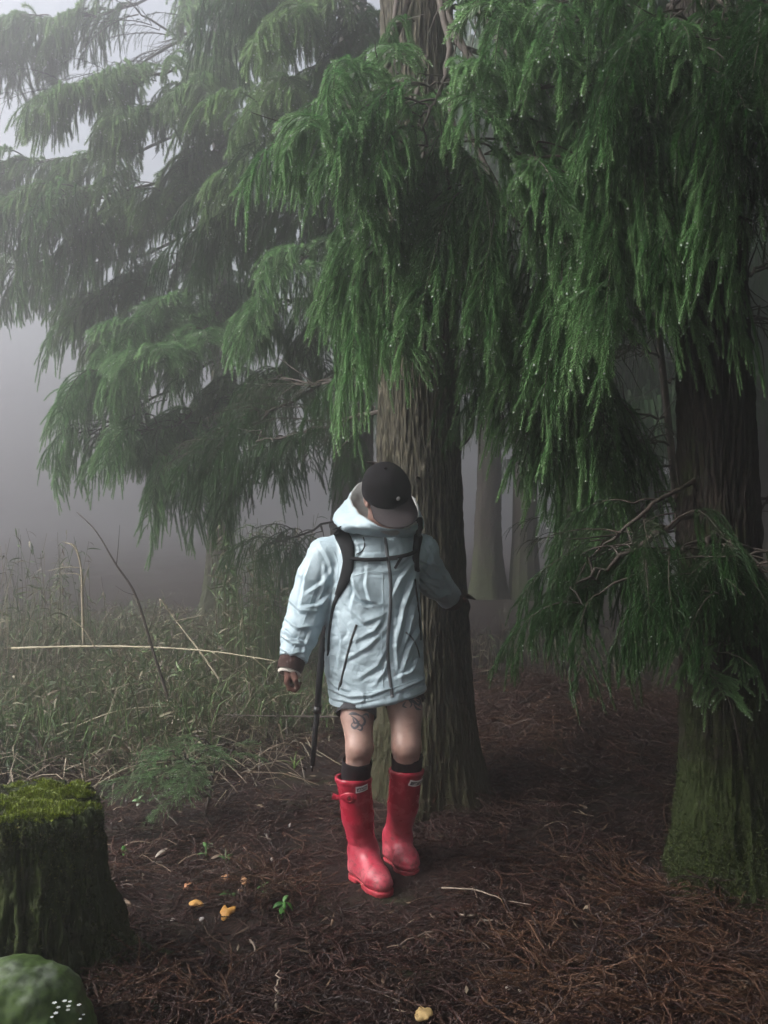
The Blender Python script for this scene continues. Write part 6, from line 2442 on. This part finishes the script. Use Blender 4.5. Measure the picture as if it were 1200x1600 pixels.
# green sprouts
def sprout(name, px, py, spec, label, cat='plant', stemh=0.05, group=None):
    p = gpt(px, py)
    T = empty(name, p)
    tag(T, label, cat, group)
    mb = MB()
    mb.tube([(0, 0, -0.01), (0.004, 0, stemh * 0.6), (0.008, 0.003, stemh)], [0.0022, 0.0018, 0.001], 5, (0.08, 0.11, 0.03))
    mb.build('stem', [M_LEAFTINT], T, True)
    for (dx, dz, L, w, yaw, pitch, c) in spec:
        solid_leaf('leaf', (dx, 0, dz), L, w, yaw, pitch, R.uniform(-0.4, 0.4), c, 0.22, T, 0.0008)


G1, G2, G3 = (0.07, 0.24, 0.035), (0.045, 0.15, 0.03), (0.12, 0.26, 0.08)
sprout('seedling', 443, 1432, [(0.004, 0.05, 0.055, 0.012, 4.4, -0.9, G1), (0.004, 0.05, 0.045, 0.010, 5.6, -0.2, G1), (0, 0.045, 0.04, 0.010, 3.5, -0.1, G2), (0, 0.05, 0.035, 0.008, 1.2, 0.5, G3), (0, 0.03, 0.03, 0.008, 2.6, 0.3, G2)], 'glossy bright green seedling nearest the front boot')
sprout('seedling', 360, 1402, [(0, 0.012, 0.04, 0.014, 3.2, 0.1, G2), (0, 0.012, 0.03, 0.012, 5.5, 0.1, (0.05, 0.12, 0.03))], 'dark green oval leafed seedling in the middle of the mushrooms', stemh=0.014)
sprout('seedling', 412, 1400, [(0, 0.03, 0.03, 0.008, 1.0, 0.6, G3), (0, 0.03, 0.03, 0.008, 3.8, 0.3, G2), (0, 0.02, 0.035, 0.008, 5.0, 0.2, G2), (0, 0.03, 0.025, 0.007, 2.3, 0.5, G3)], 'small leafy seedling between the dark leaf and the glossy one', stemh=0.03)
sprout('seedling', 322, 1348, [(0, 0.05, 0.035, 0.008, 0.3, 0.5, (0.16, 0.22, 0.13)), (0, 0.06, 0.03, 0.007, 2.2, 0.7, G3), (0.01, 0.07, 0.032, 0.007, 5.5, 0.6, (0.18, 0.25, 0.15)), (0, 0.03, 0.035, 0.006, 3.4, 0.4, G3), (0, 0.01, 0.06, 0.004, 1.8, 1.1, G3)], 'greyish green seedling uphill of the mushrooms with upright leaves', stemh=0.07)
sprout('seedling', 352, 1355, [(0, 0.02, 0.05, 0.003, 1.6, 1.3, (0.2, 0.26, 0.14)), (0, 0.03, 0.035, 0.007, 0.6, 0.6, G2), (0, 0.03, 0.03, 0.006, 2.8, 0.5, G2), (0.01, 0.04, 0.03, 0.006, 5.1, 0.2, G2)], 'dull green seedling just beside the upright greyish one', stemh=0.045)
sprout('seedling', 193, 1342, [(0, 0.01, 0.03, 0.009, 1.2, 1.0, G1), (0, 0.03, 0.025, 0.008, 1.9, 1.1, G1)], 'tiny bright green seedling alone close to the stump', stemh=0.03)
sprout('seedling', 218, 1262, [(0, 0.03, 0.035, 0.010, 3.3, 0.2, (0.16, 0.28, 0.12)), (0, 0.03, 0.03, 0.010, 5.9, 0.1, G3), (0, 0.04, 0.03, 0.009, 1.2, 0.5, (0.2, 0.3, 0.16)), (0, 0.02, 0.03, 0.008, 4.6, 0.0, (0.4, 0.45, 0.36))], 'pale green seedling behind the stump top at the sapling foot', stemh=0.05)
sprout('grass_tuft', 460, 1203, [(0, 0, 0.10, 0.0045, 1.4, 1.35, (0.16, 0.28, 0.06)), (0, 0, 0.09, 0.004, 0.4, 1.0, (0.14, 0.25, 0.05)), (0, 0, 0.10, 0.0045, 3.1, 0.75, (0.2, 0.32, 0.1)), (0, 0, 0.08, 0.004, 2.4, 1.2, (0.16, 0.27, 0.06)), (0, 0, 0.07, 0.004, 5.6, 0.9, (0.12, 0.22, 0.05))], 'small bright green grass tuft beside the trekking pole tip', 'grass', stemh=0.02)
sprout('seedling', 235, 1592, [(0, 0.02, 0.035, 0.008, 0.5, 0.4, (0.05, 0.14, 0.07)), (0, 0.03, 0.03, 0.008, 2.2, 0.4, (0.05, 0.14, 0.07)), (0, 0.03, 0.035, 0.008, 3.8, 0.2, (0.04, 0.12, 0.06)), (0, 0.02, 0.03, 0.008, 5.2, 0.2, (0.05, 0.15, 0.07)), (0, 0.04, 0.025, 0.006, 1.2, 0.8, (0.06, 0.16, 0.08))], 'bluish green seedling at the stump roots by the picture edge', stemh=0.04)

# white flowers on the moss of the rock
FP = empty('flowering_plant', (0, 0, 0))
rgf = np.random.default_rng(2)
hh, nn_ = cast(RB, 110, 1582)
if hh is None:
    hh = gpt(112, 1588, 0.05)
FP.location = hh
tag(FP, 'low cluster of tiny white flowers growing on the mossy rock', 'flower')
mbs = MB()
for (px, py) in ((88, 1572), (104, 1569), (112, 1570), (126, 1575), (94, 1579), (109, 1583), (90, 1588), (84, 1594), (133, 1590), (128, 1597), (110, 1577)):
    q, nq = cast(RB, px, py)
    if q is None:
        q = gpt(px, py, 0.06)
    top = q + Vector((0, -0.012, 0.014))
    mbs.tube([tuple(q - hh), tuple(top - hh)], 0.0008, 3, (0.05, 0.1, 0.03), 0, False)
    mb = MB()
    for k in range(5):
        add_leaf(mb, tuple(top - hh), 0.0062 * (0.55 + 0.6 * ((px * 7 + py) % 10) / 10), 0.0026, k * 1.2566 + px, 0.25, 0, (0.80, 0.82, 0.80), 0.1, 0)
    mb.build('flower', [M_LEAFTINT], FP)
mbs.build('stem', [M_LEAFTINT], FP)


# ------------------------------------------------------------------ sticks on the ground
def stick(px_pts, r, label, mat=M_TWIG_PALE, lift=0.02, forks=0, zs=None):
    pts = []
    for k, (px, py) in enumerate(px_pts):
        p = gpt(px, py, lift)
        if zs:
            p.z += zs[k]
        pts.append(p)
    o0 = pts[0].copy()
    path = smooth_path([p - o0 for p in pts], 12)
    path[1:-1] += NR.normal(0, 0.003, path[1:-1].shape)
    mb = MB()
    mb.tube(path, np.linspace(r, r * 0.45, len(path)), 6, 0.5)
    for k in range(forks):
        i = R.randint(3, 9)
        st = grow(path[i], path[i + 1] - path[i] + NR.normal(0, 0.02, 3), R.uniform(0.05, 0.12), 0.0, 0.2, NR, ds=0.02)
        mb.tube(st, np.linspace(r * 0.6, r * 0.25, len(st)), 4, 0.5)
    o = mb.build('fallen_stick', [mat], None, True, o0)
    tag(o, label, 'stick', 'dry sticks on the forest floor')


stick([(690, 1396), (745, 1402), (790, 1416), (818, 1425)], 0.0035, 'long thin pale stick running away from the back boot toe', forks=1)
stick([(718, 1438), (760, 1446), (785, 1452), (815, 1448)], 0.0035, 'slightly bent pale stick parallel below the long thin one', forks=1)
stick([(622, 1490), (660, 1470), (712, 1463), (745, 1475), (765, 1492)], 0.0040, 'arched brownish stick in the litter below the front boot', simple_mat('brown_stick', (0.13, 0.095, 0.07), 0.7, 0.3), forks=2)
stick([(391, 1476), (396, 1500), (390, 1528)], 0.0042, 'short pale stick pointing at the viewer below the mushrooms')
stick([(300, 1538), (325, 1541), (350, 1542)], 0.0035, 'dark level stick just beyond the stump roots', M_TWIG, forks=1)
stick([(432, 1590), (433, 1572), (437, 1560)], 0.0045, 'stubby light stick standing at the lower picture edge', zs=(0, 0.03, 0.06))
stick([(405, 1592), (430, 1580), (462, 1572)], 0.0050, 'brown stick lying behind the stubby light one', M_TWIG)
stick([(1120, 1388), (1165, 1394), (1200, 1410)], 0.0035, 'pale stick lying at the mossy foot of the dark cedar')
stick([(1030, 1400), (1070, 1396), (1105, 1398)], 0.0030, 'thin grey stick crossing in front of the mossy cedar foot', forks=2)
stick([(1085, 1440), (1100, 1410), (1112, 1390)], 0.0028, 'upright crooked twig before the mossy cedar foot', zs=(0, 0.02, 0.05))
stick([(1178, 1563), (1198, 1582)], 0.0045, 'whitish stick end in the lower picture corner')
stick([(930, 1438), (945, 1430), (958, 1420)], 0.0030, 'small pale twig in the litter midway between boots and mossy cedar', zs=(0, 0.0, 0.04))
stick([(960, 1510), (1000, 1506), (1045, 1498)], 0.0032, 'straight dull stick lying lowest below the mossy cedar', simple_mat('dull_stick', (0.12, 0.095, 0.075), 0.7, 0.3))
stick([(280, 1300), (262, 1275), (240, 1262), (231, 1240)], 0.0045, 'dark curved stick arching behind the stump beside the sapling', M_TWIG, zs=(0, 0.0, 0.04, 0.10))
stick([(145, 1215), (180, 1200), (222, 1186)], 0.0035, 'pale slanting stick just beyond the stump top', zs=(0.0, 0.0, 0.0))


# ------------------------------------------------------------------ bamboo grass thicket on the left
def undergrowth():
    rng = np.random.default_rng(21)
    mb = MB()
    LV, LQ = leaf_geo(1.0, 0.052, 0.25, 4, 0.2)
    greens = [(0.06, 0.12, 0.034), (0.09, 0.165, 0.05), (0.048, 0.095, 0.028), (0.14, 0.21, 0.08)]
    straws = [(0.19, 0.165, 0.10), (0.13, 0.10, 0.065), (0.32, 0.29, 0.20), (0.08, 0.06, 0.042)]

    def clump(x, y, h, green, nleaf, spread=0.4):
        z0 = hg(x, y)
        a = rng.uniform(0, 6.28)
        lean = rng.uniform(0, spread) * h
        top = np.array([x + math.cos(a) * lean, y + math.sin(a) * lean, z0 + h])
        mid = np.array([x + math.cos(a) * lean * 0.3, y + math.sin(a) * lean * 0.3, z0 + h * 0.6])
        P = smooth_path([(x, y, z0 - 0.02), mid, top], 5)
        c = np.array(straws[rng.integers(4)] if rng.random() > green * 0.6 else greens[rng.integers(4)]) * rng.uniform(0.6, 1.1)
        mb.tube(P, np.linspace(0.003, 0.0015, 5), 3, c, 0, False)
        for k in range(nleaf):
            u = rng.uniform(0.35, 1.0)
            i = min(3, int(u * 4))
            p = P[i] + (P[i + 1] - P[i]) * (u * 4 - i)
            c = np.array(greens[rng.integers(4)] if rng.random() < green else straws[rng.integers(4)]) * rng.uniform(0.6, 1.25)
            s = rng.uniform(0.05, 0.13)
            mb.add(place(LV * s, rng.uniform(0, 6.28), rng.normal(-0.1, 0.6), rng.normal(0, 0.7), p), None, LQ, c)
    # main thicket
    k = 0
    while k < 3600:
        y = 4.5 + 5.5 * rng.random() ** 1.2
        x = rng.uniform(-0.52 * y, -0.03 * y - 0.15)
        px = 600 + F * x / y
        if y < 5.2 and px > 330:
            continue
        edge = np.clip((y - 4.4) / 1.0, 0.0, 1)
        h = rng.uniform(0.12, 0.62) * (0.35 + 0.65 * edge) * (0.75 + 0.35 * vnoise(np.array([x * 1.3, y * 1.3, 0])))
        if px > 280:
            h *= 0.75
        clump(x, y, max(0.08, h), 0.62 if vnoise(np.array([x * 0.9, y * 0.9, 5])) > -0.1 else 0.35, int(rng.integers(4, 9)))
        k += 1
    # fine upright grass blades
    for k in range(5200):
        y = 4.5 + 4.5 * rng.random() ** 1.2
        x = rng.uniform(-0.5 * y, -0.04 * y - 0.1)
        if y < 5.0 and 600 + F * x / y > 340:
            continue
        z0 = hg(x, y) + rng.uniform(0, 0.25)
        h = rng.uniform(0.06, 0.26)
        a = rng.uniform(0, 6.28)
        b = h * rng.uniform(0.1, 0.8)
        w = rng.uniform(0.0015, 0.004)
        sx_, sy_ = -math.sin(a + 0.8) * w, math.cos(a + 0.8) * w
        m1 = (x + math.cos(a) * b * 0.35, y + math.sin(a) * b * 0.35, z0 + h * 0.65)
        t1 = (x + math.cos(a) * b, y + math.sin(a) * b, z0 + h * rng.uniform(0.75, 1.0))
        c = np.array(greens[rng.integers(4)] if rng.random() < 0.85 else straws[rng.integers(4)]) * rng.uniform(0.6, 1.25)
        mb.add([(x - sx_, y - sy_, z0), (x + sx_, y + sy_, z0), (m1[0] + sx_, m1[1] + sy_, m1[2]), (m1[0] - sx_, m1[1] - sy_, m1[2]), t1], [(3, 2, 4)], [(0, 1, 2, 3)], c)
    # taller greener patch behind the hiker's shoulder
    for k in range(170):
        x, y = W(rng.uniform(350, 470), 0, 6.2).x, rng.uniform(5.8, 6.8)
        clump(x, y, rng.uniform(0.7, 1.36), 0.75, int(rng.integers(6, 12)), 0.2)
    # tall stems at the far edge on the left
    for k in range(70):
        x, y = W(rng.uniform(-40, 120), 0, 6.4).x, rng.uniform(6.0, 7.5)
        clump(x, y, rng.uniform(0.6, 1.25), 0.6, int(rng.integers(4, 9)), 0.25)
    # sparse dry grass behind, on the other side of the trunk
    for k in range(420):
        x, y = rng.uniform(0.6, 3.6), rng.uniform(6.2, 9.0)
        clump(x, y, rng.uniform(0.12, 0.4), 0.15, int(rng.integers(1, 4)))
    # thin tangled stems at every angle
    for k in range(1500):
        y = 4.6 + 4.2 * rng.random()
        x = rng.uniform(-0.5 * y, -0.05 * y - 0.1)
        a, ln = rng.uniform(0, 6.28), rng.uniform(0.2, 0.6)
        el = rng.uniform(-0.1, 1.2)
        d = np.array([math.cos(a) * math.cos(el), math.sin(a) * math.cos(el), math.sin(el)]) * ln
        z = hg(x, y) + rng.uniform(0.0, 0.25)
        c = np.array(straws[rng.integers(4)]) * rng.uniform(0.5, 1.15)
        mb.tube(smooth_path([(x, y, z), (x + d[0] * 0.5, y + d[1] * 0.5, z + d[2] * 0.5 + rng.normal(0, 0.04)), (x + d[0], y + d[1], z + d[2] * 0.9)], 5), rng.uniform(0.0010, 0.0022), 3, c, 0, False)
    # flattened dry straw in front
    for k in range(1300):
        y = 4.2 + 3.2 * rng.random()
        x = rng.uniform(-0.55 * y, -0.10 * y)
        a, ln = rng.uniform(0, 6.28), rng.uniform(0.10, 0.42)
        d = np.array([math.cos(a), math.sin(a), rng.normal(0, 0.15)]) * ln
        z = hg(x, y) + rng.uniform(0.01, 0.16)
        c = np.array((0.22, 0.17, 0.12) if rng.random() < 0.75 else (0.36, 0.31, 0.22)) * rng.uniform(0.5, 1.2)
        mb.tube(smooth_path([(x, y, z), (x + d[0] * 0.5, y + d[1] * 0.5, z + 0.03 + rng.normal(0, 0.03)), (x + d[0], y + d[1], max(z - 0.05, hg(x, y)))], 5), rng.uniform(0.0012, 0.0028), 3, c, 0, False)
    o = mb.build('undergrowth', [M_LEAFTINT])
    tag(o, 'tangled bamboo grass and dry straw growing in the fog beyond the stump', None, None, 'stuff')


undergrowth()


def stalk(name, pts, r0, r1, label, cat, mat, twigs=(), n=24, nodes=0):
    o0 = Vector(pts[0])
    path = smooth_path([Vector(p) - o0 for p in pts], n)
    rr = np.linspace(r0, r1, n)
    if nodes:
        for k in range(nodes):
            rr[min(n - 1, int((k + 0.5) * n / nodes))] *= 1.35
    mb = MB()
    mb.tube(path, rr, 7, 0.5)
    T = empty(name, o0)
    tag(T, label, cat)
    mb.build('stem', [mat], T, True)
    for tp in twigs:
        mb = MB()
        q = smooth_path([Vector(p) - o0 for p in tp], 8)
        mb.tube(q, np.linspace(r1 * 1.1, r1 * 0.4, 8), 5, 0.5)
        mb.build('twig', [mat], T, True)


M_CANE = simple_mat('bamboo_cane', (0.33, 0.29, 0.19), 0.45, 0.25, 20)
M_CANE_D = simple_mat('dry_stalk', (0.30, 0.26, 0.18), 0.6, 0.3, 30)
stalk('bamboo_cane', [W(18, 1013, 5.6), W(140, 1010, 5.5), W(250, 1012, 5.35), W(340, 1019, 5.2), W(432, 1033, 5.05)], 0.0075, 0.003, 'long pale bamboo cane bent over level above the grass', 'cane', M_CANE,
      [[W(395, 1027, 5.1), W(415, 1045, 5.1), W(438, 1068, 5.15)], [W(245, 1012, 5.35), W(265, 1035, 5.4), W(290, 1050, 5.5)], [W(330, 1018, 5.2), W(360, 1040, 5.2), W(385, 1055, 5.25)]], 30, 7)
stalk('dry_stalk', [W(131, 1010, 6.0), W(129, 940, 6.0), W(127, 890, 6.0), W(118, 855, 6.0), W(102, 848, 6.0)], 0.012, 0.004, 'pale forked dry stalk standing above the bamboo grass', 'stalk', M_CANE_D,
      [[W(128, 888, 6.0), W(105, 886, 6.0), W(75, 892, 6.0)], [W(127, 900, 6.0), W(115, 896, 6.0), W(85, 898, 6.0)], [W(122, 866, 6.0), W(112, 852, 6.0), W(98, 846, 6.0)], [W(129, 920, 6.0), W(134, 900, 5.98), W(140, 880, 5.98)]])
stalk('dry_stalk', [W(150, 1015, 5.4), W(142, 1000, 5.4), W(130, 982, 5.4), W(110, 966, 5.4)], 0.006, 0.003, 'short bowed dry stalk crossing above the level cane', 'stalk', M_CANE_D)
stalk('bare_sapling', [W(278, 1170, 5.0), W(262, 1090, 5.0), W(240, 1020, 5.0), W(212, 930, 5.0), W(180, 880, 5.0), W(150, 830, 5.05), W(120, 800, 5.1)], 0.011, 0.0025, 'thin dark leafless sapling leaning across the bamboo grass', 'sapling', M_TWIG,
      [[W(212, 930, 5.0), W(195, 925, 5.0), W(180, 915, 5.0)], [W(232, 990, 5.0), W(240, 960, 5.0), W(246, 935, 5.0)], [W(262, 1090, 5.0), W(225, 1060, 5.0), W(190, 1045, 5.0)], [W(182, 882, 5.0), W(185, 850, 5.0), W(187, 820, 5.0)], [W(248, 1045, 5), W(270, 1020, 5.0), W(280, 1000, 5.0)]])
stalk('dry_stalk', [W(345, 1065, 5.3), W(310, 1015, 5.4), W(275, 970, 5.5), W(250, 935, 5.5)], 0.007, 0.003, 'leaning tan dry stalk between the bare sapling and the hiker', 'stalk', M_CANE_D, [[W(250, 935, 5.5), W(250, 960, 5.5), W(236, 992, 5.5)], [W(275, 970, 5.5), W(300, 965, 5.5), W(325, 960, 5.5)]])
stalk('bare_branch', [W(545, 1120, 4.5), W(440, 1119, 4.6), W(350, 1117, 4.7)], 0.006, 0.003, 'thin dark level dead branch behind the trekking pole', 'branch', M_TWIG, [[W(440, 1119, 4.6), W(420, 1108, 4.6), W(405, 1095, 4.6)]])
stalk('dry_stalk', [W(90, 1148, 4.7), W(180, 1112, 4.8), W(262, 1103, 4.9)], 0.006, 0.003, 'pale dry stalk slanting low in front of the thicket', 'stalk', M_CANE_D)
stalk('dry_stalk', [W(120, 1245, 4.2), W(200, 1200, 4.4), W(262, 1190, 4.5)], 0.006, 0.003, 'lowest pale dry stalk slanting up from behind the stump', 'stalk', M_CANE_D)

# young green cedar in front of the thicket
YB = gpt(318, 1278)
YS = Tree('young_cedar', YB, 'low feathery young cedar with bright green tips among the litter')
YS.dense = 1.0
mb = MB()
mb.tube(smooth_path([(0, 0, -0.02), tuple(W(328, 1240, YB.y) - YB), tuple(W(335, 1200, YB.y) - YB), tuple(W(338, 1165, YB.y) - YB)], 10), np.linspace(0.009, 0.003, 10), 6, 0.5)
mb.build('trunk', [M_TWIG], YS.root, True)
for (xa, ya, xb, yb_, n, sc) in ((333, 1215, 270, 1175, 5, 0.5), (335, 1195, 365, 1165, 3, 0.42), (330, 1235, 255, 1215, 5, 0.5), (332, 1225, 300, 1200, 4, 0.5), (336, 1180, 310, 1150, 4, 0.42), (328, 1245, 285, 1245, 4, 0.45), (336, 1175, 352, 1160, 2, 0.4)):
    YS.branch([W(xa, ya, YB.y), W((xa + xb) / 2, (ya + yb_) / 2 - 4, YB.y - 0.1), W(xb, yb_, YB.y - 0.2)], 0.004, n, ['feather'], sc * 1.05, t0=0.3, twigs=1, jit=0.02)
